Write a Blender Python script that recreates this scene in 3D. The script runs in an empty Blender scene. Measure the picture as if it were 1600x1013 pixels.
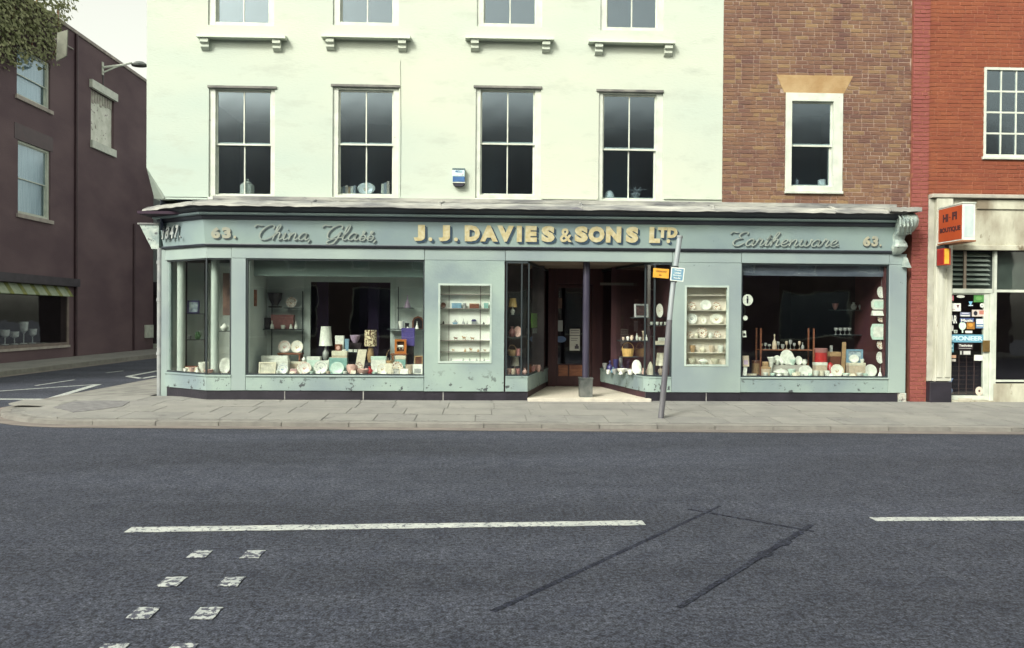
import bpy, bmesh, math, random
from mathutils import Vector, Matrix
random.seed(7)
sc = bpy.context.scene
C = sc.collection
rad = math.radians

# ------------------------------------------------------------------ camera
FPX, CX, CY, HCAM = 1200.0, 800.0, 506.5, 1.65
PSI = math.atan((CX - 757) / FPX); TH = math.atan((CY - 496) / FPX); ROLL = 0.0072
fw = Vector((math.sin(PSI) * math.cos(TH), math.cos(PSI) * math.cos(TH), -math.sin(TH)))
r0 = Vector((math.cos(PSI), -math.sin(PSI), 0)); u0 = r0.cross(fw)
rt = r0 * math.cos(ROLL) + u0 * math.sin(ROLL); up = rt.cross(fw)
cam = bpy.data.objects.new('camera', bpy.data.cameras.new('camera')); C.objects.link(cam)
cam.matrix_world = Matrix((( rt.x, up.x, -fw.x, 0), (rt.y, up.y, -fw.y, 0), (rt.z, up.z, -fw.z, HCAM), (0, 0, 0, 1)))
cam.data.sensor_width = 36; cam.data.lens = 36 * FPX / 1600; cam.data.clip_end = 2000; cam.data.clip_start = 0.05
sc.camera = cam

# ------------------------------------------------------------------ sky, sun, exposure
SUN_EL, SUN_AZ = rad(40), rad(217)
world = bpy.data.worlds.new('World'); sc.world = world; world.use_nodes = True
wn = world.node_tree.nodes; wl = world.node_tree.links
for n in list(wn): wn.remove(n)
sky = wn.new('ShaderNodeTexSky'); sky.sky_type = 'NISHITA'; sky.sun_disc = False
sky.sun_elevation = SUN_EL; sky.sun_rotation = SUN_AZ; sky.dust_density = 4.0; sky.air_density = 1.2; sky.ozone_density = 0.6
hs = wn.new('ShaderNodeHueSaturation'); hs.inputs['Saturation'].default_value = 0.15
tint = wn.new('ShaderNodeMix'); tint.data_type = 'RGBA'; tint.blend_type = 'MULTIPLY'; tint.inputs[0].default_value = 1
tint.inputs[7].default_value = (1.0, 0.995, 0.86, 1)
bg = wn.new('ShaderNodeBackground'); bg.inputs[1].default_value = 0.15
wo = wn.new('ShaderNodeOutputWorld')
wl.new(sky.outputs[0], hs.inputs['Color']); wl.new(hs.outputs[0], tint.inputs[6]); wl.new(tint.outputs[2], bg.inputs[0]); wl.new(bg.outputs[0], wo.inputs[0])
sun = bpy.data.objects.new('sun', bpy.data.lights.new('sun', 'SUN')); C.objects.link(sun)
sun.data.energy = 1.5; sun.data.angle = rad(11); sun.data.color = (1.0, 0.955, 0.90)
sd = Vector((math.sin(SUN_AZ) * math.cos(SUN_EL), math.cos(SUN_AZ) * math.cos(SUN_EL), math.sin(SUN_EL)))
sun.rotation_euler = sd.to_track_quat('Z', 'Y').to_euler(); sun.location = sd * 60
sc.view_settings.view_transform = 'Standard'; sc.view_settings.look = 'None'
sc.view_settings.exposure = 1.0; sc.view_settings.gamma = 1; sc.view_settings.use_curve_mapping = False

# ------------------------------------------------------------------ where a sight line meets a real plane
def ray(px, py): return fw + rt * ((px - CX) / FPX) + up * (-(py - CY) / FPX)
def W(px, py, Y):                       # plane y = Y  -> (x, z)
    d = ray(px, py); t = Y / d.y; return d.x * t, HCAM + d.z * t
def G(px, py, z=0.0):                   # plane z -> (x, y)
    d = ray(px, py); t = (z - HCAM) / d.z; return d.x * t, d.y * t
def S(px, py, X):                       # plane x = X -> (y, z)
    d = ray(px, py); t = X / d.x; return d.y * t, HCAM + d.z * t

# ------------------------------------------------------------------ materials
MATS = {}
def mat(name, c1, c2=None, scale=3.0, rough=0.7, bump=0.0, bscale=60.0, stretch=(1, 1, 1), chips=None, thr=(0.62, 0.68),
        chipscale=6.0, lo=0.35, hi=0.65, spec=0.5, metal=0.0, island=None, rings=None, detail=6, big=0, low=None):
    if name in MATS: return MATS[name]
    m = bpy.data.materials.new(name); m.use_nodes = True; nt = m.node_tree; N = nt.nodes; L = nt.links
    b = N['Principled BSDF']; b.inputs['Roughness'].default_value = rough; b.inputs['Metallic'].default_value = metal
    b.inputs['Specular IOR Level'].default_value = spec
    tc = N.new('ShaderNodeTexCoord'); mp = N.new('ShaderNodeMapping'); mp.inputs['Scale'].default_value = stretch
    gp_ = N.new('ShaderNodeNewGeometry'); L.new(gp_.outputs['Position'], mp.inputs[0])
    def ramp(src, a, bb, p0, p1):
        r = N.new('ShaderNodeValToRGB'); e = r.color_ramp.elements
        e[0].position = p0; e[0].color = (*a, 1); e[1].position = p1; e[1].color = (*bb, 1); L.new(src, r.inputs[0]); return r.outputs[0]
    col = None
    if c2 is not None:
        n = N.new('ShaderNodeTexNoise'); n.inputs['Scale'].default_value = scale; n.inputs['Detail'].default_value = detail
        L.new(mp.outputs[0], n.inputs['Vector']); col = ramp(n.outputs[0], c1, c2, lo, hi)
    if island is not None:              # colour drawn per brick / slab
        oi = N.new('ShaderNodeObjectInfo'); ge = N.new('ShaderNodeNewGeometry')
        ad = N.new('ShaderNodeMath'); ad.operation = 'ADD'; fr = N.new('ShaderNodeMath'); fr.operation = 'FRACT'
        L.new(oi.outputs['Random'], ad.inputs[0]); L.new(ge.outputs['Random Per Island'], ad.inputs[1]); L.new(ad.outputs[0], fr.inputs[0])
        r = N.new('ShaderNodeValToRGB'); r.color_ramp.interpolation = 'CONSTANT' if len(island) > 4 else 'LINEAR'
        e = r.color_ramp.elements
        for i, cc in enumerate(island):
            p = i / len(island)
            el = e[i] if i < 2 else e.new(p)
            el.position = p; el.color = (*cc, 1)
        L.new(fr.outputs[0], r.inputs[0])
        if col is not None:
            mx = N.new('ShaderNodeMix'); mx.data_type = 'RGBA'; mx.inputs[0].default_value = 0.45
            L.new(r.outputs[0], mx.inputs[6]); L.new(col, mx.inputs[7]); col = mx.outputs[2]
        else: col = r.outputs[0]
    if rings is not None:               # printed rings on a plate (object space, radius in x-z)
        sp = N.new('ShaderNodeSeparateXYZ'); L.new(tc.outputs['Object'], sp.inputs[0])
        cb = N.new('ShaderNodeCombineXYZ'); L.new(sp.outputs[0], cb.inputs[0]); L.new(sp.outputs[2], cb.inputs[1])
        ln = N.new('ShaderNodeVectorMath'); ln.operation = 'LENGTH'; L.new(cb.outputs[0], ln.inputs[0])
        r = N.new('ShaderNodeValToRGB'); e = r.color_ramp.elements; r.color_ramp.interpolation = 'CONSTANT'
        R0, cc = rings
        for i, (p, c_) in enumerate(cc):
            el = e[i] if i < 2 else e.new(p)
            el.position = p; el.color = (*c_, 1)
        dv = N.new('ShaderNodeMath'); dv.operation = 'DIVIDE'; dv.inputs[1].default_value = R0
        L.new(ln.outputs['Value'], dv.inputs[0])
        L.new(dv.outputs[0], r.inputs[0]); pat = r.outputs[0]
        n = N.new('ShaderNodeTexNoise'); n.inputs['Scale'].default_value = 55; L.new(tc.outputs['Object'], n.inputs['Vector'])
        th = ramp(n.outputs[0], (0, 0, 0), (1, 1, 1), 0.42, 0.58)
        mx = N.new('ShaderNodeMix'); mx.data_type = 'RGBA'; L.new(th, mx.inputs[0]); mx.inputs[6].default_value = (*c1, 1); L.new(pat, mx.inputs[7]); col = mx.outputs[2]
    if big:                             # broad worn and cleaner areas
        nb = N.new('ShaderNodeTexNoise'); nb.inputs['Scale'].default_value = .55; nb.inputs['Detail'].default_value = 4; mb_ = N.new('ShaderNodeMapping'); mb_.inputs['Scale'].default_value = (.35, 1.6, 1)
        L.new(gp_.outputs['Position'], mb_.inputs[0]); L.new(mb_.outputs[0], nb.inputs['Vector'])
        
        for gs, ga in ((30, .6), (85, .75)):
            ng = N.new('ShaderNodeTexNoise'); ng.inputs['Scale'].default_value = gs; ng.inputs['Detail'].default_value = 3; L.new(gp_.outputs['Position'], ng.inputs['Vector'])
            q_ = ramp(ng.outputs[0], (1 - ga,) * 3, (1 + ga,) * 3, .32, .68); mg = N.new('ShaderNodeMix'); mg.data_type = 'RGBA'; mg.blend_type = 'MULTIPLY'; mg.inputs[0].default_value = 1
            L.new(col, mg.inputs[6]); L.new(q_, mg.inputs[7]); col = mg.outputs[2]
        g_ = ramp(nb.outputs[0], (1 - big,) * 3, (1 + big,) * 3, .35, .65); mx = N.new('ShaderNodeMix'); mx.data_type = 'RGBA'; mx.blend_type = 'MULTIPLY'; mx.inputs[0].default_value = 1
        L.new(col, mx.inputs[6]); L.new(g_, mx.inputs[7]); col = mx.outputs[2]
    if chips is not None:
        n = N.new('ShaderNodeTexNoise'); n.inputs['Scale'].default_value = chipscale; n.inputs['Detail'].default_value = 8; n.inputs['Roughness'].default_value = 0.65
        L.new(mp.outputs[0], n.inputs['Vector']); f = ramp(n.outputs[0], (0, 0, 0), (1, 1, 1), *thr)
        if low:                         # kick and splash wear, only on the foot of the front
            sz_ = N.new('ShaderNodeSeparateXYZ'); L.new(gp_.outputs['Position'], sz_.inputs[0]); ml = N.new('ShaderNodeMapRange'); ml.inputs[1].default_value = low; ml.inputs[2].default_value = low - .35; L.new(sz_.outputs[2], ml.inputs[0])
            mu = N.new('ShaderNodeMath'); mu.operation = 'MULTIPLY'; L.new(f, mu.inputs[0]); L.new(ml.outputs[0], mu.inputs[1]); f = mu.outputs[0]
        mx = N.new('ShaderNodeMix'); mx.data_type = 'RGBA'; L.new(f, mx.inputs[0]); mx.inputs[7].default_value = (*chips, 1)
        if col is not None: L.new(col, mx.inputs[6])
        else: mx.inputs[6].default_value = (*c1, 1)
        col = mx.outputs[2]
    if col is not None: L.new(col, b.inputs['Base Color'])
    else: b.inputs['Base Color'].default_value = (*c1, 1)
    if bump:
        n = N.new('ShaderNodeTexNoise'); n.inputs['Scale'].default_value = bscale; n.inputs['Detail'].default_value = 5
        L.new(mp.outputs[0], n.inputs['Vector']); bp = N.new('ShaderNodeBump'); bp.inputs['Strength'].default_value = bump; bp.inputs['Distance'].default_value = 0.02
        L.new(n.outputs[0], bp.inputs['Height']); L.new(bp.outputs[0], b.inputs['Normal'])
    MATS[name] = m; return m
def glass(name, tintc=(0.9, 0.95, 0.93), refl=1.0, base=0.0, rg=.02, gc=(1, 1, 1)):
    m = bpy.data.materials.new(name); m.use_nodes = True; nt = m.node_tree; N = nt.nodes; L = nt.links
    for n in list(N): N.remove(n)
    o = N.new('ShaderNodeOutputMaterial'); mx = N.new('ShaderNodeMixShader'); t = N.new('ShaderNodeBsdfTransparent'); g = N.new('ShaderNodeBsdfGlossy')
    g.inputs['Roughness'].default_value = rg; g.inputs['Color'].default_value = (*gc, 1); t.inputs[0].default_value = (*tintc, 1)
    fr = N.new('ShaderNodeLayerWeight'); fr.inputs[0].default_value = 0.5     # Schlick reflectance, the same from both sides of the pane
    p5 = N.new('ShaderNodeMath'); p5.operation = 'POWER'; p5.inputs[1].default_value = 5; L.new(fr.outputs['Facing'], p5.inputs[0])
    ma = N.new('ShaderNodeMath'); ma.operation = 'MULTIPLY_ADD'; ma.inputs[1].default_value = 0.9; ma.inputs[2].default_value = 0.04 * refl + base; ma.use_clamp = True
    tc = N.new('ShaderNodeTexCoord'); n = N.new('ShaderNodeTexNoise'); n.inputs['Scale'].default_value = 1.3; bp = N.new('ShaderNodeBump'); bp.inputs['Strength'].default_value = 0.06; bp.inputs['Distance'].default_value = 0.05
    L.new(tc.outputs['Object'], n.inputs['Vector']); L.new(n.outputs[0], bp.inputs['Height']); L.new(bp.outputs[0], g.inputs['Normal'])
    L.new(p5.outputs[0], ma.inputs[0]); L.new(ma.outputs[0], mx.inputs[0]); L.new(t.outputs[0], mx.inputs[1]); L.new(g.outputs[0], mx.inputs[2]); L.new(mx.outputs[0], o.inputs[0])
    MATS[name] = m; return m
GL = glass('shop_glass', (0.95, 0.97, 0.96), 1.7)
GLU = glass('old_sash_glass', (0.80, 0.86, 0.9), 2.2, 0.03, .14, (.80, .92, 1.0))
PAINT = mat('duck_egg_paint', (0.205, 0.258, 0.272), (0.30, 0.38, 0.345), 0.55, 0.5, 0.12, 30, chips=(0.08, 0.11, 0.12), thr=(0.70, 0.72), chipscale=7)
PAINTL = mat('duck_egg_paint_worn', (0.17, 0.225, 0.245), (0.27, 0.355, 0.32), 0.9, 0.55, 0.2, 26, chips=(0.05, 0.06, 0.065), thr=(0.59, 0.62), chipscale=8, low=.75)
FASC = mat('fascia_paint', (0.19, 0.255, 0.28), (0.27, 0.36, 0.33), 0.7, 0.45, 0.08, 25, chips=(0.16, 0.22, 0.24), thr=(0.69, 0.72), chipscale=5)
MOULD_SHADE = mat('moulding_shade_tone', (0.020, 0.022, 0.035), (0.045, 0.055, 0.072), 2, 0.5, 0.15, 30, stretch=(.4, 1, 1))  # shade under cornice and fascia put into the colour of the mouldings
LEAD = mat('weathered_lead', (0.13, 0.135, 0.14), (0.36, 0.365, 0.33), 3.0, 0.75, 0.8, 9, stretch=(0.5, 1, 2.2), chips=(0.12, 0.12, 0.14), thr=(0.63, 0.68), chipscale=4)
CREAM = mat('white_render', (0.385, 0.47, 0.425), (0.50, 0.535, 0.445), 0.33, 0.85, 0.25, 26, stretch=(0.6, 1, 1.6), detail=8, lo=.3, hi=.7, chips=(0.36, 0.395, 0.345), thr=(0.54, 0.84), chipscale=2.0)
WHITE = mat('white_gloss_paint', (0.46, 0.50, 0.44), (0.58, 0.62, 0.54), 5, 0.45, 0.15, 30, chips=(0.36, 0.33, 0.30), thr=(0.66, 0.70), chipscale=9)
BLACK = mat('black_plinth', (0.011, 0.010, 0.016), (0.024, 0.021, 0.031), 3, 0.45, 0.3, 20, chips=(0.22, 0.21, 0.2), thr=(0.70, 0.72), chipscale=4)
DARKFR = mat('dark_window_frame', (0.025, 0.035, 0.04), rough=0.45)
MORTAR = mat('mortar', (0.20, 0.13, 0.105), (0.34, 0.26, 0.21), 4, 0.95, 0.5, 60)
MORTR = mat('red_mortar', (0.20, 0.075, 0.045), (0.28, 0.11, 0.065), 4, 0.95, 0.5, 60)
BRICK = mat('mixed_stock_brick', (0.116, 0.057, 0.044), (0.216, 0.128, 0.068), 2.1, 0.9, 0.6, 45, lo=.36, hi=.64,
            island=[(0.128, 0.062, 0.048), (0.152, 0.077, 0.053), (0.100, 0.050, 0.045), (0.176, 0.097, 0.058), (0.140, 0.068, 0.048), (0.232, 0.154, 0.076), (0.116, 0.056, 0.046), (0.160, 0.084, 0.054), (0.132, 0.064, 0.045), (0.192, 0.114, 0.064)])
BRICKR = mat('red_brick', (0.180, 0.041, 0.018), (0.246, 0.070, 0.025), 2.0, 0.85, 0.4, 45,
             island=[(0.164, 0.041, 0.023), (0.193, 0.052, 0.025), (0.176, 0.044, 0.023), (0.205, 0.061, 0.029)])
BRICKP = mat('red_painted_brick', (0.19, 0.048, 0.042), (0.25, 0.072, 0.058), 2.5, 0.75, 0.4, 45, island=[(0.20, .05, .044), (.23, .062, .05), (.21, .054, .046)])
PURP = mat('maroon_painted_wall', (0.095, 0.060, 0.072), (0.135, 0.090, 0.100), 0.5, 0.85, 0.35, 14, stretch=(1, 1, 2), detail=8)
ASPH = mat('asphalt', (0.024, 0.028, 0.043), (0.063, 0.070, 0.090), 5.0, 0.85, 0.5, 320, spec=.25, lo=.12, hi=.88, chips=(0.2, 0.205, 0.2), thr=(0.64, 0.69), chipscale=60, detail=14, big=0.2)
TAR = mat('tar', (0.019, 0.021, 0.034), (0.040, 0.044, 0.060), 7, 0.6, 0.3, 60)
LINE = mat('road_paint', (0.33, 0.36, 0.35), (0.47, 0.50, 0.47), 9, 0.7, 0.4, 90, chips=(0.08, 0.09, 0.11), thr=(0.54, 0.59), chipscale=30)
SLAB = mat('paving_stone', (0.15, 0.15, 0.145), (0.24, 0.24, 0.22), 2.4, 0.9, 0.5, 55, detail=9,
           island=[(0.185, 0.187, 0.178), (0.215, 0.217, 0.20), (0.20, 0.20, 0.19), (0.23, 0.23, 0.21)], chips=(.11, .11, .105), thr=(.60, .72), chipscale=3.5)
PAVE = mat('pavement_base', (0.13, 0.13, 0.125), (0.22, 0.22, 0.20), 3.0, 0.92, 0.7, 40, detail=9)
KERB = mat('kerb_granite', (0.15, 0.145, 0.135), (0.24, 0.235, 0.21), 6, 0.85, 0.5, 60, island=[(.19, .185, .17), (.225, .22, .2), (.17, .165, .15)])
GUT = mat('gutter_concrete', (0.12, 0.108, 0.10), (0.20, 0.175, 0.155), 5, 0.9, 0.5, 60, stretch=(.3, 1, 1))
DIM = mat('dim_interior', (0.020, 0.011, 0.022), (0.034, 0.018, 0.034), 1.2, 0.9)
ROOMU = mat('upper_room_wall', (0.22, 0.24, 0.36), (0.30, 0.33, 0.45), 0.8, 0.9)
GREYW = mat('display_back_board', (0.46, 0.53, 0.51), (0.58, 0.64, 0.60), 1.6, 0.8)
PORC = mat('white_porcelain', (0.80, 0.83, 0.76), (0.70, 0.75, 0.68), 20, 0.2)
MAHO = mat('dark_red_timber', (0.036, 0.010, 0.015), (0.055, 0.017, 0.019), 3, 0.4, 0.2, 30, stretch=(3, 3, .4))
WOOD = mat('brown_wood', (0.16, 0.055, 0.03), (0.26, 0.10, 0.05), 6, 0.5, 0.1, 40, stretch=(1, 1, 4))
BRASS = mat('old_brass', (0.22, 0.14, 0.05), (0.30, 0.2, 0.08), 6, 0.4, metal=.6)
STEEL = mat('dull_grey_steel', (0.20, 0.22, 0.23), (0.28, 0.30, 0.30), 6, 0.55, 0.1, 40)
def col(name, r, g, b, rough=.5, **k): return mat(name, (r, g, b), (r * .78, g * .78, b * .78), k.pop('scale', 14), rough, **k)

# ------------------------------------------------------------------ mesh helpers
class MB:
    def __init__(s): s.v = []; s.f = []; s.mi = []; s.m = 0
    def add(s, vs, fs):
        o = len(s.v); s.v += [tuple(p) for p in vs]
        for f in fs: s.f.append([o + i for i in f]); s.mi.append(s.m)
        return s
    def box(s, x0, x1, y0, y1, z0, z1, j=0.0):
        vs = [(x, y, z) for x in (x0, x1) for y in (y0, y1) for z in (z0, z1)]
        if j: vs = [tuple(c + random.uniform(-j, j) for c in p) for p in vs]
        return s.add(vs, [(0, 1, 3, 2), (4, 6, 7, 5), (0, 4, 5, 1), (2, 3, 7, 6), (0, 2, 6, 4), (1, 5, 7, 3)])
    def bbox(s, x0, x1, y0, y1, z0, z1, b=0.004):      # box with chamfered front edges
        return s.add([(x0, y1, z0), (x1, y1, z0), (x1, y1, z1), (x0, y1, z1), (x0, y0 + b, z0), (x1, y0 + b, z0), (x1, y0 + b, z1), (x0, y0 + b, z1),
                      (x0 + b, y0, z0 + b), (x1 - b, y0, z0 + b), (x1 - b, y0, z1 - b), (x0 + b, y0, z1 - b)],
                     [(3, 2, 1, 0), (0, 1, 5, 4), (1, 2, 6, 5), (2, 3, 7, 6), (3, 0, 4, 7), (4, 5, 9, 8), (5, 6, 10, 9), (6, 7, 11, 10), (7, 4, 8, 11), (8, 9, 10, 11)])
    def prism(s, pts, axis, a, b):                      # pts 2D polygon, extruded along axis from a to b
        n = len(pts)
        def P(p, t): return {'x': (t, p[0], p[1]), 'y': (p[0], t, p[1]), 'z': (p[0], p[1], t)}[axis]
        return s.add([P(p, a) for p in pts] + [P(p, b) for p in pts],
                     [tuple(range(n))[::-1], tuple(range(n, 2 * n))] + [(i, (i + 1) % n, n + (i + 1) % n, n + i) for i in range(n)])
    def tube(s, pts, r, n=10, caps=True):
        pts = [Vector(p) for p in pts]; rs = r if isinstance(r, (list, tuple)) else [r] * len(pts)
        rings = []
        for i, p in enumerate(pts):
            t = (pts[min(i + 1, len(pts) - 1)] - pts[max(i - 1, 0)]).normalized()
            a = t.cross(Vector((0, 0, 1)) if abs(t.z) < .9 else Vector((1, 0, 0))).normalized(); b = t.cross(a)
            rings.append([p + (a * math.cos(k * 2 * math.pi / n) + b * math.sin(k * 2 * math.pi / n)) * rs[i] for k in range(n)])
        vs = [q for R in rings for q in R]; fs = []
        for i in range(len(pts) - 1):
            for k in range(n): fs.append((i * n + k, i * n + (k + 1) % n, (i + 1) * n + (k + 1) % n, (i + 1) * n + k))
        if caps: fs += [tuple(range(n))[::-1], tuple(range((len(pts) - 1) * n, len(pts) * n))]
        return s.add(vs, fs)
    def lathe(s, prof, n=20, c=(0, 0, 0), sx=1, sy=1, flute=0):
        vs = []; fs = []
        for r, z in prof:
            for k in range(n):
                a = k * 2 * math.pi / n; rr = r * (1 + flute * math.cos(a * n / 2))
                vs.append((c[0] + rr * math.cos(a) * sx, c[1] + rr * math.sin(a) * sy, c[2] + z))
        for i in range(len(prof) - 1):
            for k in range(n): fs.append((i * n + k, i * n + (k + 1) % n, (i + 1) * n + (k + 1) % n, (i + 1) * n + k))
        fs += [tuple(range(n))[::-1], tuple(range((len(prof) - 1) * n, len(prof) * n))]
        return s.add(vs, fs)
    def sweep(s, path, prof, closed=False):             # path: plan points; prof: (outward, z); outward = right-hand side of travel
        P = [Vector(p) for p in path]; n = len(P); m = len(prof); vs = []; fs = []
        for i in range(n):
            def nrm(a, b):
                d = (b - a).normalized(); return Vector((d.y, -d.x))
            if i == 0: o = nrm(P[0], P[1])
            elif i == n - 1: o = nrm(P[-2], P[-1])
            else:
                a, b = nrm(P[i - 1], P[i]), nrm(P[i], P[i + 1]); o = (a + b).normalized(); o = o / max(.3, o.dot(a))
            for (w, z) in prof: vs.append((P[i].x + o.x * w, P[i].y + o.y * w, z))
        for i in range(n - 1):
            for k in range(m): fs.append((i * m + k, (i + 1) * m + k, (i + 1) * m + (k + 1) % m, i * m + (k + 1) % m))
        fs += [tuple(range(m)), tuple(range((n - 1) * m, n * m))[::-1]]
        return s.add(vs, fs)
    def mesh(s, name, mats, smooth=False, off=(0, 0, 0)):
        me = bpy.data.meshes.new(name); me.from_pydata([(p[0] - off[0], p[1] - off[1], p[2] - off[2]) for p in s.v], [], s.f)
        for m in (mats if isinstance(mats, (list, tuple)) else [mats]): me.materials.append(m)
        if any(s.mi): me.polygons.foreach_set('material_index', s.mi)
        bm = bmesh.new(); bm.from_mesh(me); bmesh.ops.recalc_face_normals(bm, faces=bm.faces); bm.to_mesh(me); bm.free()
        if smooth:
            me.polygons.foreach_set('use_smooth', [True] * len(me.polygons)); me.set_sharp_from_angle(angle=rad(38))
        return me
    def build(s, name, mats, parent=None, local=False, smooth=False, loc=None):
        off = (0, 0, 0)
        if not local and loc is None:
            q = parent; o = Vector((0, 0, 0))
            while q: o += q.location; q = q.parent
            off = o
        if loc is not None: off = loc
        ob = bpy.data.objects.new(name, s.mesh(name, mats, smooth, off)); C.objects.link(ob)
        if parent: ob.parent = parent
        if loc is not None: ob.location = loc
        return ob
def box(name, m, parent, *a, **k): return MB().box(*a).build(name, m, parent, **k)
def tag(o, label, cat=None, group=None, kind=None):
    if label: o['label'] = label
    if cat: o['category'] = cat
    if group: o['group'] = group
    if kind: o['kind'] = kind
    return o
def thing(name, loc, label, cat, group=None):
    o = bpy.data.objects.new(name, None); o.empty_display_size = .2; C.objects.link(o); o.location = loc; return tag(o, label, cat, group)
def wall_grid(mb, x0, x1, z0, z1, holes, ya, yb, swap=False):   # wall between planes ya (front) and yb with real openings
    xs = sorted({x0, x1, *[h[0] for h in holes], *[h[1] for h in holes]}); zs = sorted({z0, z1, *[h[2] for h in holes], *[h[3] for h in holes]})
    def P(x, y, z): return (y, x, z) if swap else (x, y, z)
    def q(a, b, c, d): mb.add([P(*a), P(*b), P(*c), P(*d)], [(0, 1, 2, 3)])
    def inh(x, z): return any(h[0] < x < h[1] and h[2] < z < h[3] for h in holes)
    for i in range(len(xs) - 1):
        for j in range(len(zs) - 1):
            a, b, c, d = xs[i], xs[i + 1], zs[j], zs[j + 1]
            if inh((a + b) / 2, (c + d) / 2): continue
            q((a, ya, c), (b, ya, c), (b, ya, d), (a, ya, d)); q((a, yb, c), (b, yb, c), (b, yb, d), (a, yb, d))
    for a, b, c, d in holes + [(x0, x1, z0, z1)]:
        q((a, ya, c), (a, yb, c), (a, yb, d), (a, ya, d)); q((b, ya, c), (b, yb, c), (b, yb, d), (b, ya, d))
        q((a, ya, c), (b, ya, c), (b, yb, c), (a, yb, c)); q((a, ya, d), (b, ya, d), (b, yb, d), (a, yb, d))
    return mb
GLY = {}
def glyph(ch, bold=0.035, shear=0):
    k = (ch, bold, shear)
    if k in GLY: return GLY[k]
    cu = bpy.data.curves.new('glyph', 'FONT'); cu.body = ch; cu.size = 1; cu.offset = bold; cu.extrude = 0.5; cu.resolution_u = 3; cu.shear = shear
    ob = bpy.data.objects.new('glyph', cu); me = bpy.data.meshes.new_from_object(ob)
    v = [tuple(p.co) for p in me.vertices]; f = [tuple(p.vertices) for p in me.polygons]
    bpy.data.objects.remove(ob); bpy.data.curves.remove(cu); bpy.data.meshes.remove(me)
    GLY[k] = (v, f); return GLY[k]
def put_text(mb, txt, xl, xr, zb, zt, y0, y1, bold=.03, shear=0, fit=None):      # whole text fitted into a box on plane y
    v, f = glyph(txt, bold, shear)
    xa = min(p[0] for p in v); xb = max(p[0] for p in v); za = min(p[1] for p in v); zz = max(p[1] for p in v)
    return mb.add([(xl + (p[0] - xa) / (xb - xa) * (xr - xl), y0 if p[2] > 0 else y1, zb + (p[1] - za) / (zz - za) * (zt - zb)) for p in v], f)

F = 13.8                                # shopfront face plane
GZ = 0.15                               # ground level at the shopfront
FL = 0.20                               # lobby floor
def ykerb(x): return 11.38 - 0.036 * x
ZK = 0.065                              # pavement level at the kerb
def pz(x, y): return ZK + (GZ - ZK) * max(0, min(1, (y - 11.3) / 2.5))

# ================================================================== GROUND
road = MB().box(-120, 120, -40, 160, -0.5, 0).build('road', ASPH); tag(road, 'dark blue-grey asphalt road', None, None, 'structure')
def line(name, pts, m, z0=0.004, z1=0.008, label=None):
    o = MB().prism(pts, 'z', z0, z1).build(name, m); return tag(o, label, None, None, 'structure')
def strip(pts, w):
    L_, R_ = [], []
    for i, p in enumerate(pts):
        a = Vector(pts[max(0, i - 1)]); b = Vector(pts[min(len(pts) - 1, i + 1)]); d = (b - a).normalized(); n = Vector((-d.y, d.x)); ww = w[i] if isinstance(w, list) else w
        L_.append(tuple(Vector(p) + n * ww / 2)); R_.append(tuple(Vector(p) - n * ww / 2))
    return L_ + R_[::-1]
def ribbon(name, pts, w, m, z=0.004, t=.003, label=None):
    mb = MB(); q = strip(pts, w); n = len(pts)
    for i in range(n - 1):
        a, b, c, d = q[i], q[i + 1], q[2 * n - 2 - i], q[2 * n - 1 - i]
        mb.add([(*a, z), (*b, z), (*c, z), (*d, z), (*a, z + t), (*b, z + t), (*c, z + t), (*d, z + t)], [(4, 5, 6, 7), (0, 1, 5, 4), (2, 3, 7, 6)] + ([(0, 3, 7, 4)] if i == 0 else []) + ([(1, 2, 6, 5)] if i == n - 2 else []))
    o = mb.build(name, m); return tag(o, label, None, None, 'structure')
def jit(a, b, n, j):
    return [(a[0] + (b[0] - a[0]) * i / n + (random.uniform(-j, j) if 0 < i < n else 0), a[1] + (b[1] - a[1]) * i / n + (random.uniform(-j, j) if 0 < i < n else 0)) for i in range(n + 1)]
ribbon('centre_line', jit(G(200, 829), G(1006, 818), 30, .004), [0.135 + random.uniform(-.012, .012) for _ in range(31)], LINE, label='long worn white centre line on the road')
ribbon('centre_line', jit(G(1364, 812.5), (7.2, G(1553, 812)[1] + .04), 20, .004), [0.12 + random.uniform(-.012, .012) for _ in range(21)], LINE, label='white centre line dash at the right')
# worn square crossing studs
for i, (px, py) in enumerate([(312, 867.5), (395, 867.5), (268.5, 910.5), (361.5, 910.5), (223.5, 960), (323, 960), (172, 1019), (281, 1019)]):
    x, y = G(px, py); mb = []
    for (u0, v0, u1, v1) in ((-1, -1, 1, -1), (1, -1, 1, 1), (1, 1, -1, 1), (-1, 1, -1, -1)):
        for k in range(4): t = k / 4; mb.append((x + .062 * (u0 + (u1 - u0) * t) + random.uniform(-.004, .004), y + .082 * (v0 + (v1 - v0) * t) + random.uniform(-.006, .006)))
    line('painted_stud_mark', mb, mat('worn_stud_paint', (0.30, 0.33, 0.33), (0.44, 0.47, 0.45), 9, 0.7, 0.4, 90, chips=(0.05, 0.055, 0.08), thr=(0.48, 0.53), chipscale=26))
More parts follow.
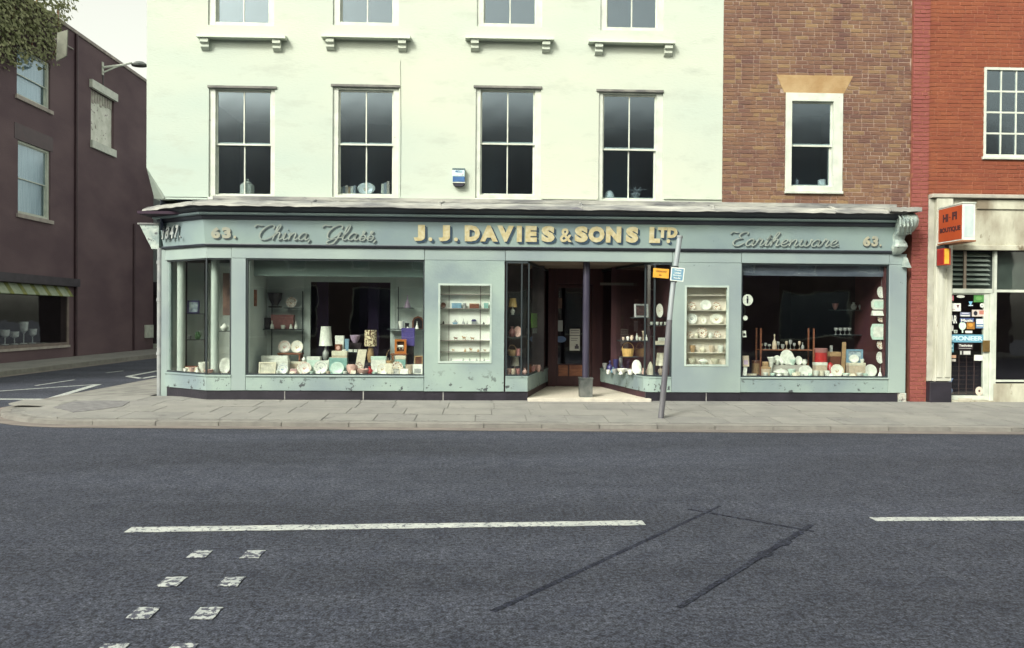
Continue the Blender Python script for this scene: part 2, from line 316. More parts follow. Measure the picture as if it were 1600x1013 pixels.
# tar seams: three straight cuts in the surface, sealed with tar, with drips
P1, P2, P3, P4 = G(770, 956), G(1125, 791), G(1262, 825), G(1060, 950)
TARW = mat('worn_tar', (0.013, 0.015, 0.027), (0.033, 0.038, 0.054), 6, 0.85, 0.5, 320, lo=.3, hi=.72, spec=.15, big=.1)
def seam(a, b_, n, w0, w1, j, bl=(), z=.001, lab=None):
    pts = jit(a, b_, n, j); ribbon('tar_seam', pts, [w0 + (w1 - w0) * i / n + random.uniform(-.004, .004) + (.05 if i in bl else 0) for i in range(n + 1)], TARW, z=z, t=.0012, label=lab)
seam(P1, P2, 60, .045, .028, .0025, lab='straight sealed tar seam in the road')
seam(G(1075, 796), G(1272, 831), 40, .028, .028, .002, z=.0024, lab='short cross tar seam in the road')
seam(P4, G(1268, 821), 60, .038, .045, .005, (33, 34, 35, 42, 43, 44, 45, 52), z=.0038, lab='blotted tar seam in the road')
yj = G(800, 776)[1]
# side-street markings
def M_(pts, w, lab=None): return ribbon('side_street_marking', pts, w, LINE, label=lab)
M_([G(-20, 613), G(153, 601)], .10); M_([G(153, 601), G(77, 624)], .16, 'white give way triangle on the side street'); M_([G(80, 624.5), (-10.2, G(80, 624.5)[1])], .16)
M_([G(56, 603), G(116, 594)], .07, 'thin white dash on the side street'); M_([G(166, 583), G(192, 580)], .07)
M_([G(200, 588.5), G(262, 577)], .14, 'white arrow marking on the side street'); M_([G(200, 588.5), G(221, 592)], .16); M_([G(221, 592), G(244, 588)], .14)
# pavement of the corner shop
K0, K1 = -5.6, 26.0
arc = [(-5.8 + 2.4 * math.cos(t), ykerb(-5.8) + 2.4 + 2.4 * math.sin(t)) for t in [rad(-90 - 9 * k) for k in range(11)]]
kl = [(K1, ykerb(K1))] + [(x, ykerb(x)) for x in (14, 6, 0, -3)] + arc + [(-8.2, 60.0)]
pave = thing('pavement', (0, 0, 0), 'pale stone-flagged pavement along the shop', None); pave['kind'] = 'structure'
mb = MB(); inner = kl + [(-2, 60), (K1, 60)]
base = bmesh.new()
vsb = [base.verts.new((x, y, pz(x, y))) for x, y in inner]; vbb = [base.verts.new((x, y, -.1)) for x, y in inner]
pv = [(p.co.x, p.co.y, p.co.z) for p in vsb]; base.free()
# strips between kerb line and a line at y=F+0.4, then behind
kk = kl[:-1]
for i in range(len(kk) - 1):
    (xa, ya), (xb, yb) = kk[i], kk[i + 1]
    ta = (xa, max(ya, F)) if xa > -6.2 else (-6.2, max(F, ya)); tb = (xb, max(yb, F)) if xb > -6.2 else (-6.2, max(F, yb))
    mb.add([(xa, ya, ZK - .004), (xb, yb, ZK - .004), (*tb, GZ - .004), (*ta, GZ - .004)], [(0, 1, 2, 3)])
mb.add([(-8.2, kk[-1][1], ZK - .004), (-6.2, F, GZ - .004), (-6.2, 60, GZ - .004), (-8.2, 60, ZK - .004)], [(0, 1, 2, 3)])
mb.add([(-6.2, F, GZ), (K1, F, GZ), (K1, F + .6, GZ), (-6.2, F + .6, GZ)], [(0, 1, 2, 3)])
mb.build('pavement_bed', PAVE, pave)
kerbr = thing('kerb', (0, 0, 0), 'worn stone kerb along the main road', None); kerbr['kind'] = 'structure'
def kerb_run(pts, parent, L0=0.9, w=.14):
    acc = []; P = [Vector(p) for p in pts]
    for a, b in zip(P[:-1], P[1:]):
        n = max(1, round((b - a).length / L0)); d = (b - a) / n; nn = Vector((d.y, -d.x)).normalized()
        for k in range(n):
            s_ = a + d * (k + .006); e = a + d * (k + .994); h = random.uniform(-.004, .004)
            q = [s_, e, e - nn * -w, s_ - nn * -w]
            mb = MB(); z = ZK + .004 + h
            q2 = [s_ + nn * .018, e + nn * .018, e + nn * w, s_ + nn * w]
            mb.add([(*p, -.03) for p in q] + [(*p, z - .02) for p in q[:2]] + [(*p, z) for p in q2] + [(*p, z - .02) for p in q[2:]],
                   [(0, 1, 5, 4), (4, 5, 7, 6), (6, 7, 8, 9), (0, 4, 6, 9, 11, 3)[:4], (1, 2, 8, 7, 5)])
            mb.build('kerb_stone', KERB, parent)
kerb_run([(-9.0 + .0, 0)] and ([(x, ykerb(x)) for x in (16, 6, 0, -3, -5.8)] + arc[1:] + [(-8.2, 34)])[::1], kerbr)
# flagstones
ns = 0
for r in range(4):
    x = -8.4 + random.uniform(0, .4)
    while x < 13 and ns < 290:
        w = random.choice([.62, .78, .92]); a0 = .20 + r * .62; a1 = a0 + .61
        xa, xb = x + .007, x + w - .007
        def cl(xx, aa):
            lo = ykerb(xx)
            if xx < -5.8:
                dx = -5.8 - xx
                if dx > 2.3: return None
                lo = ykerb(-5.8) + 2.4 - math.sqrt(max(0, 2.4 ** 2 - dx ** 2))
            return max(ykerb(xx) + aa, lo + .17)
        ys = [cl(xa, a0), cl(xb, a0), cl(xb, a1), cl(xa, a1)]
        x += w
        if None in ys or ys[2] - ys[1] < .12 or ys[3] - ys[0] < .12: continue
        ys[2] = min(ys[2], F - .03); ys[3] = min(ys[3], F - .03)
        if r == 3: ys[2] = ys[3] = F - .02
        if xa < -5.05 and r == 3: ys[2] = ys[3] = ykerb(xa) + a1
        q = [(xa, ys[0] + .005), (xb, ys[1] + .005), (xb, ys[2] - .005), (xa, ys[3] - .005)]; h = random.uniform(-.002, .002)
        m_ = MB().add([(p[0], p[1], pz(*p) + .006 + h) for p in q] + [(p[0], p[1], pz(*p) - .02) for p in q], [(0, 1, 2, 3), (0, 1, 5, 4), (1, 2, 6, 5), (2, 3, 7, 6), (3, 0, 4, 7)])
        m_.build('paving_slab', SLAB, pave); ns += 1
patch = [G(95 + dx, 636 + dy, .11) for dx, dy in ((-12, 2), (20, -5), (70, -6), (108, -5), (96, 1), (60, 5), (20, 8))]
ptm = MB(); ptm.add([(p[0], p[1], pz(*p) + .012) for p in patch] + [(p[0], p[1], pz(*p) - .01) for p in patch], [tuple(range(7))] + [(k, (k + 1) % 7, 7 + (k + 1) % 7, 7 + k) for k in range(7)])
tag(ptm.build('pavement_repair_patch', mat('patch_tarmac', (.12, .12, .125), (.18, .18, .18), 8, .9, .5, 60)), 'darker tarmac repair patch on the corner pavement', None, None, 'structure')
# gutter
gp = [(x, ykerb(x) - .13) for x in (20, 6, 0, -3, -5.8)] + [(-5.8 + 2.53 * math.cos(t), ykerb(-5.8) + 2.4 + 2.53 * math.sin(t)) for t in [rad(-90 - 9 * k) for k in range(1, 11)]] + [(-8.33, 34)]
ribbon('gutter', gp, .25, GUT, label='pale stone gutter channel along the kerb')
# far pavement of the side street
fp = thing('far_pavement', (0, 0, 0), 'grey pavement across the side street', None); fp['kind'] = 'structure'
MB().box(-16, -12.84, 12.5, 60, -.05, .12).build('pavement_bed', PAVE, fp)
for k in range(50):
    y = 12.5 + k * .9
    MB().bbox(-12.84, -12.7, y + .004, y + .896, -.05, .124, .01).build('kerb_stone', KERB, fp)
for k in range(60):
    y = 16 + k * .62
    if y > 48: break
    MB().box(-14.8, -13.86, y + .004, y + .616, .121, .125 + random.uniform(0, .002)).build('paving_slab', SLAB, fp)
    MB().box(-13.85, -12.85, y + .004, y + .616, .121, .125 + random.uniform(0, .002)).build('paving_slab', SLAB, fp)
ribbon('gutter', [(-12.56, 12.5), (-12.56, 60)], .24, GUT)

# ================================================================== WINDOWS (built in local space, facing -Y)
def sash_window(parent, name, x, z, y, w, h, glaze, rail, bars=True, sill=True, rotz=0, wf=WHITE, fw_=None, proud=0.0, gm=None):
    # glaze=(left margin, right margin, bottom margin, top margin) in metres; rail = height of the meeting rail
    gm = gm or GLU
    l, r, b, t = glaze; st = .03
    mb = MB(); d0 = -proud
    mb.box(-w / 2, -w / 2 + l - st, d0, .14, 0, h); mb.box(w / 2 - r + st, w / 2, d0, .14, 0, h)
    mb.box(-w / 2 + l - st, w / 2 - r + st, d0, .14, h - t + st, h); mb.box(-w / 2 + l - st, w / 2 - r + st, d0 + .004, .14, 0, b - st)
    wd = mb.build(name, wf, parent, local=True); wd.location = Vector((x, y, z)) - parent.location; wd.rotation_euler = (0, 0, rotz)
    gx0, gx1 = -w / 2 + l, w / 2 - r
    for (a, c, yy) in ((rail, h - t, .045), (b, rail, .085)):
        s_ = MB(); s_.box(gx0 - st, gx0, yy, yy + .035, a - st, c + st); s_.box(gx1, gx1 + st, yy, yy + .035, a - st, c + st)
        s_.box(gx0, gx1, yy, yy + .035, c, c + st); s_.box(gx0, gx1, yy, yy + .035, a - st, a)
        s_.build('sash', wf, wd, local=True)
        if bars:
            MB().box(-.011 + (gx0 + gx1) / 2, .011 + (gx0 + gx1) / 2, yy + .002, yy + .033, a, c).build('glazing_bar', wf, wd, local=True)
            for u, v in ((gx0, (gx0 + gx1) / 2 - .011), ((gx0 + gx1) / 2 + .011, gx1)): MB().box(u, v, yy + .015, yy + .018, a, c).build('pane', gm, wd, local=True)
        else: MB().box(gx0, gx1, yy + .015, yy + .018, a, c).build('pane', gm, wd, local=True)
    if sill: MB().bbox(-w / 2 - .01, w / 2 + .01, -.05, .02, -.05, 0.0, .006).build('sill', wf, wd, local=True)
    return wd
def px_window(parent, pl, pr, pt, pb, gl, gr, gt, gb, rail, y, **k):
    xm = (pl + pr) / 2; ym = (pt + pb) / 2
    x0, x1 = W(pl, ym, y)[0], W(pr, ym, y)[0]; z0, z1 = W(xm, pb, y)[1], W(xm, pt, y)[1]
    a, b_ = W(gl, ym, y)[0], W(gr, ym, y)[0]; c, d = W(xm, gb, y)[1], W(xm, gt, y)[1]; rl = W(xm, rail, y)[1]
    return sash_window(parent, 'window', (x0 + x1) / 2, z0, y, x1 - x0, z1 - z0, (a - x0, x1 - b_, c - z0, z1 - d), rl - z0, **k), (x0, x1, z0, z1)

UF = F + .12                            # upper wall face
# ================================================================== WHITE CORNER BUILDING
wb = thing('corner_building', (-6.0, UF, 0), 'cream-white rendered upper storeys of the corner china shop with four tall sash windows', 'building')
spec = [(326, 431, 136, 309, 339, 421, 143, 302, 224), (519, 624, 134, 309, 531, 612, 143, 302, 224), (742, 846, 136, 311, 753, 833, 143, 302, 223), (934, 1036, 142, 317, 944, 1023, 150, 309, 232)]
holes = []
WIN1 = []
for s_ in spec:
    pl, pr, pt, pb, gl, gr, gt, gb, rail = s_
    wd, h = px_window(wb, pl + 1, pr - 1, pt + 1, pb, gl, gr, gt, gb, rail, UF + .03, sill=True); holes.append(h); WIN1.append(h)
XL = W(229, 200, UF)[0]; XR = W(1129, 200, UF)[0]; ZB = W(700, 313, UF)[1]; ZT = 10.4
ledges = [(307, 446, 58), (502, 641, 58), (727, 865, 60), (920, 1055, 66)]
for (a, b_, yy) in ledges:
    xa, xb = W(a + 18, yy, UF)[0], W(b_ - 18, yy, UF)[0]; zs = W((a + b_) / 2, yy - 18, UF)[1]
    w = xb - xa
    sash_window(wb, 'window', (xa + xb) / 2, zs, UF + .03, w, 2.0, (.15, .13, .10, .1), .98, sill=False); holes.append((xa, xb, zs, zs + 2.0))
wm = MB(); zc = W(229, 262, UF)[1]; xc = W(258, 308, UF)[0]
wall_grid(wm, xc, XR, ZB, ZT, holes, UF, UF + .34)
# corner strip with the chamfer stop at its foot
yb2 = UF + .34
wm.add([(XL, UF, ZT), (xc, UF, ZT), (xc, UF, ZB), (XL, UF, zc)], [(0, 1, 2, 3)])
dxc = xc - XL
wm.add([(XL, UF, zc), (xc, UF, ZB), (XL + .16, UF + dxc * 1.0, ZB)], [(0, 1, 2)])
wm.add([(XL, UF, zc), (XL + .16, UF + dxc, ZB), (XL + .16, UF + dxc + .01, ZB), (XL, UF + dxc * .55, zc - .18)], [(0, 1, 3)])
wm.add([(XL, UF, ZT), (XL, UF, zc), (XL, UF + dxc, zc - .5), (XL + .16, UF + dxc, ZB), (XL, UF + dxc + .3, ZB), (XL, 24, ZB), (XL, 24, ZT)], [(0, 1, 2, 5, 6), (1, 3, 2), (2, 3, 4), (2, 4, 5)])
wm.add([(xc, UF, ZB), (XL + .16, UF + dxc, ZB), (XL, UF + dxc + .3, ZB), (xc, UF + 1, ZB)], [(0, 1, 2, 3)])
wm.build('wall', CREAM, wb)
for (a, b_, yy) in ledges:
    xa, z0 = W(a, yy, UF - .12); xb, z1 = W(b_, yy, UF - .12)
    lg = MB(); lg.prism([(UF, z0 + .075), (UF - .13, z0 + .055), (UF - .145, z0), (UF, z0)], 'x', xa, xb); l = lg.build('sill', CREAM, wb)
    for px in (a + 12, b_ - 15):
        xx = W(px + 3, yy, UF)[0]
        MB().prism([(UF, z0), (UF - .11, z0), (UF - .115, z0 - .075), (UF - .07, z0 - .10), (UF - .075, z0 - .15), (UF - .03, z0 - .19), (UF, z0 - .2)], 'x', xx - .07, xx + .07).build('sill_bracket', CREAM, l)
for s_ in spec:                          # dark grey drip strip over each window head
    x0, z0 = W(s_[0] - 2, s_[2] - 1, UF - .02); x1, _ = W(s_[1] + 1, s_[2], UF - .02)
    MB().box(x0, x1, UF - .025, UF - .001, z0 - .02, z0 + .02).build('drip_moulding', mat('dark_grey_drip', (.10, .10, .10), (.2, .2, .18), 5, .8), wb)
# rooms behind, roof and back (closed so that the inside is as dark as a real room)
rm = MB()
for (a, b_, c, d) in ((XL + .1, -3.3, 3.2, 6.3), (-3.3, -.9, 3.2, 6.3), (-.9, 1.6, 3.2, 6.3), (1.6, XR, 3.2, 6.3), (XL + .1, XR, 6.45, 10)):
    rm.add([(a, UF + .345, c), (b_, UF + .345, c), (b_, F + 5, c), (a, F + 5, c), (a, UF + .345, d), (b_, UF + .345, d), (b_, F + 5, d), (a, F + 5, d)], [(0, 1, 2, 3), (4, 5, 6, 7), (2, 3, 7, 6), (0, 3, 7, 4), (1, 2, 6, 5)])
rm.build('room_walls', ROOMU, wb)
MB().box(XL + .05, XR, UF + .3, 24, 10.4, 10.6).build('roof', LEAD, wb)
MB().box(XL + .02, 16, 23.8, 24, 0, 10.4).build('rear_wall', CREAM, wb)
MB().box(XL + .02, XL + .2, F + 1.6, 23.8, 0, ZB + .0).build('side_wall', CREAM, wb)
cb0 = W(625, 95, UF); cb1 = W(625, 312, UF)
MB().tube([(cb0[0], UF - .008, cb0[1]), ((cb0[0] + cb1[0]) / 2 + .01, UF - .01, (cb0[1] + cb1[1]) / 2), (cb1[0], UF - .008, cb1[1])], .006, 6).build('cable', CREAM, wb)

# ================================================================== BRICK BUILDINGS
bmeshes = {}
def brick_mesh(w, h, mt, k):
    key = (round(w, 3), h, mt.name, k)
    if key not in bmeshes:
        random.seed(hash((round(w, 3), k)) % 9999)
        m_ = MB().bbox(0, w, 0, .05, 0, h, .004); m_.v = [(p[0] + random.uniform(-.0025, .0025), p[1] + random.uniform(-.002, .002), p[2] + random.uniform(-.002, .002)) for p in m_.v]
        bmeshes[key] = (m_.mesh('brick', mt), m_)
    return bmeshes[key]
def brickwork(parent, x0, x1, z0, z1, holes, y, mt, bond, seed, nmax=300, course=.075, skip=None):
    rnd = random.Random(seed); L_ = []
    r = 0; z = z0
    while z < z1 - .02:
        x = x0 - (0 if bond == 'x' else rnd.choice([0, .05])) - (.056 if r % 2 else 0); k = 0
        while x < x1 - .01:
            w = (.215 if (k % 2 == r % 2 or rnd.random() < .1) else .102) if bond == 'f' else (.215 if r % 5 else .102)
            a, b_ = max(x, x0), min(x + w, x1)
            segs = [(a, b_)]
            for h in holes:
                if h[2] - .01 < z + .033 < h[3] + .01:
                    ns_ = []
                    for (p, q) in segs:
                        if q <= h[0] or p >= h[1]: ns_.append((p, q)); continue
                        if p < h[0]: ns_.append((p, h[0]))
                        if q > h[1]: ns_.append((h[1], q))
                    segs = ns_
            for (p, q) in segs:
                if q - p > .03 and not (skip and skip((p + q) / 2, z + .03)): L_.append((p, q - p, z))
            x += w + .010; k += 1
        z += course; r += 1
    L_.sort(key=lambda t: (t[0] - .3) ** 2 + (t[2] - 1.65) ** 2)
    for i, (x, w, z) in enumerate(L_[:nmax]):
        me, _ = brick_mesh(w, .065, mt, rnd.randrange(4)); o = bpy.data.objects.new('brick', me); C.objects.link(o); o.parent = parent
        o.location = Vector((x, y - rnd.uniform(0, .004), z)) - parent.location
    if len(L_) > nmax:
        mb = MB()
        for (x, w, z) in L_[nmax:]:
            yo = rnd.uniform(0, .004); mb.bbox(x + rnd.uniform(0, .002), x + w - rnd.uniform(0, .002), y - yo, y + .05, z + rnd.uniform(0, .002), z + .065, .004)
        o = mb.build('brickwork', mt, parent); o['kind'] = 'stuff'
XBR = W(1423, 200, UF)[0]
bb = thing('brick_building', (XR, UF, 0), 'old mottled brown brick upper wall with one white sash window under a sandy lintel', 'building')
bwd, bh = px_window(bb, 1227, 1316, 146, 299, 1239, 1299, 161, 289, 226, UF + .0, bars=False, proud=.02)
ZBB = W(1270, 327, UF)[1]
x5, x6 = bh[0], bh[1]
lz0 = bh[3]
zl1 = W(1270, 118, UF)[1]
def inlint(x, z):
    if not (lz0 - .0 < z < zl1): return False
    t = (z - lz0) / (zl1 - lz0); return x5 - .03 - .15 * t < x < x6 + .02 + .17 * t
brickwork(bb, XR + .003, XBR, ZBB - .05, ZT - 1.5, [(bh[0], bh[1], bh[2] - .02, bh[3])], UF, BRICK, 'f', 3, skip=inlint)
wall_grid(MB(), XR + .003, XBR, ZBB - .3, ZT - 1.5, [(bh[0], bh[1], bh[2], bh[3])], UF + .005, UF + .34).build('mortar_bed', MORTAR, bb)
MB().prism([(x5 - .03, lz0 + .002), (x6 + .02, lz0 + .002), (x6 + .19, zl1), (x5 - .18, zl1)], 'y', UF - .006, UF + .03).build('lintel', mat('sandy_lintel', (.30, .19, .085), (.38, .27, .14), 4, .9, .5, 40), bb)
MB().box(XR + .1, 7.8, UF + .5, UF + 5, 3.25, 3.3).box(XR + .1, 7.8, UF + 3.5, UF + 3.6, 3.3, 8.9).box(XR + .02, XR + .1, UF + .345, UF + 3.6, 3.3, 8.9).box(7.7, 7.8, UF + .345, UF + 3.6, 3.3, 8.9).box(XR, 7.8, UF + .345, UF + 3.6, 6.3, 6.4).build('room_walls', ROOMU, bb)
MB().box(XR + .003, 7.9, UF + .3, 24, 8.9, 9.0).build('roof', LEAD, bb)
# red brick neighbour: projecting painted pier, then orange-red wall over the hi-fi shop
rb = thing('red_brick_building', (XBR, UF, 0), 'bright orange-red brick building over the hi-fi shop with a painted red pier', 'building')
XP1 = W(1453, 320, F)[0]; XE = 13.5
brickwork(rb, XBR + .006, XP1, GZ, ZT - 1.5, [], F + .05, BRICKP, 'e', 5)
MB().box(XBR + .008, XP1 - .002, F + .055, 24, GZ, 8.9).build('pier', MORTR, rb)
rh = (W(1535, 180, UF)[0], W(1535, 180, UF)[0] + 1.25, W(1545, 246, UF)[1], W(1545, 106, UF)[1])
zl = W(1500, 309, F)[1]
brickwork(rb, XP1 + .001, XE, zl + .02, ZT - 1.5, [rh], F + .08, BRICKR, 'e', 6)
wall_grid(MB(), XP1, XE, zl, ZT - 1.5, [rh], F + .084, F + .3).build('mortar_bed', MORTR, rb)
def grid_window(parent, x0, x1, z0, z1, y, nx, nz):
    mb = MB(); f = .05
    mb.box(x0, x0 + f, y - .02, y + .08, z0, z1).box(x1 - f, x1, y - .02, y + .08, z0, z1).box(x0 + f, x1 - f, y - .02, y + .08, z1 - f, z1).box(x0 + f, x1 - f, y - .018, y + .08, z0, z0 + f)
    wd = mb.build('window', WHITE, parent)
    for i in range(1, nx): xx = x0 + f + (x1 - x0 - 2 * f) * i / nx; MB().box(xx - .012, xx + .012, y, y + .03, z0 + f, z1 - f).build('glazing_bar', WHITE, wd)
    for i in range(1, nz): zz = z0 + f + (z1 - z0 - 2 * f) * i / nz; MB().box(x0 + f, x1 - f, y + .002, y + .028, zz - .016, zz + .016).build('glazing_bar', WHITE, wd)
    for i in range(nx):
        for j in range(nz):
            a = x0 + f + (x1 - x0 - 2 * f) * i / nx; b_ = x0 + f + (x1 - x0 - 2 * f) * (i + 1) / nx; c = z0 + f + (z1 - z0 - 2 * f) * j / nz; d = z0 + f + (z1 - z0 - 2 * f) * (j + 1) / nz
            MB().box(a + .012, b_ - .012, y + .012, y + .015, c + .016, d - .016).build('pane', GLU, wd)
    MB().bbox(x0 - .03, x1 + .03, y - .06, y + .02, z0 - .05, z0 - .001, .006).build('sill', WHITE, wd)
grid_window(rb, *rh, F + .10, 4, 4)
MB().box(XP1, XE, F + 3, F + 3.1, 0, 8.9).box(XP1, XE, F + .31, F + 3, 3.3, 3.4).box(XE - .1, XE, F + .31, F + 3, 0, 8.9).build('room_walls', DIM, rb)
MB().box(XP1 - .4, XE, F + .05, 24, 8.9, 9.0).build('roof', LEAD, rb)

# ================================================================== SHOPFRONT
sf = thing('shopfront', (-5.0, F, GZ), 'long duck-egg blue china shop front wrapping the corner with a painted name board', 'shopfront')
X0 = W(322, 500, F)[0]; XR2 = W(1416, 500, F)[0]
C1 = (W(258, 500, F + .72)[0], F + .72)
def WX(px, Y=F, py=500): return W(px, py, Y)[0]
def WZ(py, px=800, Y=F): return W(px, py, Y)[1]
path = [(C1[0] - .05, F + 1.9), C1, (X0, F), (WX(1398), F)]      # travel left to right, outward = right-hand side (-Y)
def zf(py): return W(800, py, F)[1]
z_fb, z_ft, z_cb, z_ct = zf(386), zf(349), zf(341), zf(326)
# fascia board, tilted forward at the top
fas = MB().sweep(path, [(-.05, z_fb), (.03, z_fb), (.09, z_ft + .03), (-.05, z_ft + .03)]).build('fascia', FASC, sf)
MB().sweep(path, [(-.05, z_fb - .054), (.02, z_fb - .054), (.05, z_fb - .03), (.06, z_fb - .012), (.055, z_fb - .001), (-.05, z_fb - .001)]).build('fascia_moulding', MOULD_SHADE, sf)  # made deep and dark to stand for the shadow line below the fascia
MB().sweep(path, [(-.05, z_ft - .002), (.10, z_ft - .002), (.13, z_ft + .03), (.14, z_ft + .07), (-.05, z_ft + .07)]).build('cornice_bed_mould', MOULD_SHADE, sf)
MB().sweep(path, [(-.05, z_ft + .071), (.17, z_ft + .071), (.20, z_ft + .08), (.205, z_ft + .10), (.20, z_ft + .112), (-.05, z_ft + .112)]).build('cornice_bead', FASC, sf)
MB().sweep(path, [(-.05, z_ft + .113), (.18, z_ft + .113), (.20, z_ft + .13), (.235, z_ft + .15), (.29, z_ft + .175), (.32, z_ft + .215), (-.05, z_ft + .215)]).build('cornice', MOULD_SHADE, sf)
# lead weathering over the cornice: uneven, made of lapped sheets, each its own piece
def lead_sheet(p0, p1, o0, o1, seed):
    rnd = random.Random(seed); n = 16; mb = MB(); vs = []
    zt = z_ft + .215
    for i in range(n + 1):
        t = i / n; p = Vector(p0).lerp(Vector(p1), t); o = Vector(o0).lerp(Vector(o1), t)
        wv = lambda a: rnd.uniform(-a, a)
        pr = [(-.15, zt + .16), (.02, zt + .135 + wv(.006)), (.12, zt + .115 + wv(.01)), (.27, zt + .07 + wv(.012)), (.345, zt + .035 + wv(.008)), (.36, zt - .012 + wv(.01)), (.34, zt - .014), (.32, zt + .012), (-.15, zt + .01)]
        for (w, z) in pr: vs.append((p.x + o.x * w, p.y + o.y * w, z))
    m = len(pr); fs = []
    for i in range(n):
        for k in range(m): fs.append((i * m + k, (i + 1) * m + k, (i + 1) * m + (k + 1) % m, i * m + (k + 1) % m))
    fs += [tuple(range(m)), tuple(range(n * m, (n + 1) * m))[::-1]]
    return mb.add(vs, fs).build('lead_flashing', LEAD, sf)
def outn(a, b): d = (Vector(b) - Vector(a)).normalized(); return Vector((d.y, -d.x))
n0, n1, n2 = outn(path[0], path[1]), outn(path[1], path[2]), outn(path[2], path[3])
m01 = (n0 + n1).normalized(); m01 = m01 / m01.dot(n0); m12 = (n1 + n2).normalized(); m12 = m12 / m12.dot(n1)
lead_sheet(path[0], path[1], n0, m01, 1); lead_sheet(path[1], path[2], m01, m12, 2)
cuts = [X0] + [WX(p) for p in (492, 690, 905, 1108, 1290, 1402)]
for i in range(len(cuts) - 1):
    a, b_ = cuts[i], cuts[i + 1]
    lead_sheet((a + (.002 if i else 0), F), (b_ - .002, F), m12 if i == 0 else n2, n2, 10 + i)
    if i:                                # rolled, rucked joint between two sheets
        rr = random.Random(i); pts = [(a + rr.uniform(-.03, .03), F + .04 - o, z_ft + .215 + zz) for o, zz in ((0, .16), (.12, .135), (.26, .09), (.34, .05), (.37, .0))]
        MB().tube(pts, [.018, .022, .026, .022, .014], 7).build('lead_roll', LEAD, sf, smooth=True)
# ragged mortar fillets tucked between the lead and the wall
for (a, b_) in ((259, 325), (433, 519), (625, 741), (847, 933), (1037, 1127)):
    n = 14; xa, xb = WX(a, UF, 311), WX(b_, UF, 311); zz = W((a + b_) / 2, 312, UF)[1]
    mb = MB(); mb.box(xa, xb, UF - .025, UF - .001, zz, zz + .03); mb.build('render_stop', CREAM, wb)
zz0 = z_ft + .37
MB().box(X0 + .1, WX(1400), UF - .1, UF - .003, z_ft + .36, ZB + .012).build('lead_upstand', LEAD, sf)
# head board under the fascia, and the timber zones of the front (each zone its own part)
ztop, zhead = z_fb - .056, zf(408)
path2 = [(C1[0] - .02, F + 1.9), C1, (X0, F), (WX(1416), F)]
fr = -.0
def zone(name, a, b_, z0, z1, m=PAINT, y0=F, y1=F + .10, parent=sf, bev=.006):
    return MB().bbox(a, b_, y0, y1, z0, z1, bev).build(name, m, parent)
MB().sweep([C1, (X0, F), (WX(361), F)], [(-.1, zhead + .002), (0, zhead + .002), (0, ztop), (-.1, ztop)]).build('head_board', PAINT, sf)
for a, b_ in ((361, 663), (663, 789), (789, 1050), (1050, 1158), (1158, 1389), (1389, 1416)):
    zone('head_board', WX(a) + .004, WX(b_) - .003, zhead + .002, ztop, PAINT, F - .004 if b_ - a > 150 else F)
zsill = zf(588); zpl = zf(612)
zplb = GZ - .02
MB().box(C1[0] - .07, C1[0] + .10, C1[1], C1[1] + .12, zplb, ztop + .0).build('corner_post', PAINT, sf)
# left cant + front part of the corner window
MB().sweep([C1, (X0, F), (WX(361), F)], [(-.1, zpl), (0, zpl), (0, zsill - .03), (.015, zsill - .03), (.015, zsill), (-.1, zsill)]).build('stallriser', PAINTL, sf)
MB().sweep([C1, (X0, F), (WX(663), F)], [(-.1, zplb), (-.02, zplb), (-.02, zpl - .002), (-.1, zpl - .002)]).build('plinth', BLACK, sf)
zone('pilaster', WX(361) + .002, WX(384) - .002, zpl, zhead, PAINT)
for a, b_ in ((384, 663), (1158, 1389)):
    zone('stallriser', WX(a) + .002, WX(b_) - .002, zpl, zsill - .03, PAINTL)
    MB().bbox(WX(a) + .002, WX(b_) - .002, F - .02, F + .1, zsill - .029, zsill, .006).build('window_sill', PAINT, sf)
zone('pilaster', WX(1389) + .002, WX(1416), zpl, zhead, PAINT)
for k_, (a, b_) in enumerate(((663, 788), (1050, 1158))):
    cl_, cr_, ct_, cb_ = ((685, 768, 443, 568), (1070, 1138, 446, 573))[k_]
    h = (WX(cl_), WX(cr_), W(cl_, cb_, F)[1], W(cl_, ct_, F)[1])
    wall_grid(MB(), WX(a) + .002, WX(b_) - .002, zpl, zhead, [h], F - .003, F + .06).build('wall_panel', PAINT if k_ else PAINTL, sf)
for a, b_ in ((663, 826), (1010, 1158), (1158, 1405)):
    MB().bbox(WX(a) + .003, WX(b_) - .001, F + .02, F + .1, zplb, zpl - .002, .004).build('plinth', BLACK, sf)
for px in (445, 568, 693, 1105):        # pale cracked joints in the plinth
    MB().box(WX(px) - .008, WX(px) + .008, F + (.014 if px < 600 else .016), F + .019, zplb, zpl - .01).build('plinth_joint', mat('pale_joint', (.38, .38, .36), (.2, .2, .2), 9, .9), sf)
MB().bbox(WX(1405) + .002, WX(1417), F - .02, F + .1, zplb, zpl - .002, .01).build('pilaster_base', mat('chipped_base', (.30, .38, .34), (.45, .42, .36), 8, .8, .5, 30, chips=(.1, .08, .08), thr=(.55, .6), chipscale=12), sf)
# window frames (thin dark) and glass
def frame_rect(a, b_, c, d, y0, y1, t=.025, name='window_frame', m=DARKFR, par=sf):
    return MB().box(a, a + t, y0, y1, c, d).box(b_ - t, b_, y0, y1, c, d).box(a + t, b_ - t, y0, y1, d - t, d).box(a + t, b_ - t, y0, y1, c, c + t).build(name, m, par)
for (a, b_) in ((384, 663), (1158, 1389)):
    p = frame_rect(WX(a) + .002, WX(b_) - .002, zsill + .001, zhead, F + .02, F + .06)
    MB().box(WX(a) + .027, WX(b_) - .027, F + .035, F + .041, zsill + .026, zhead - .025).build('window_pane', GL, p)
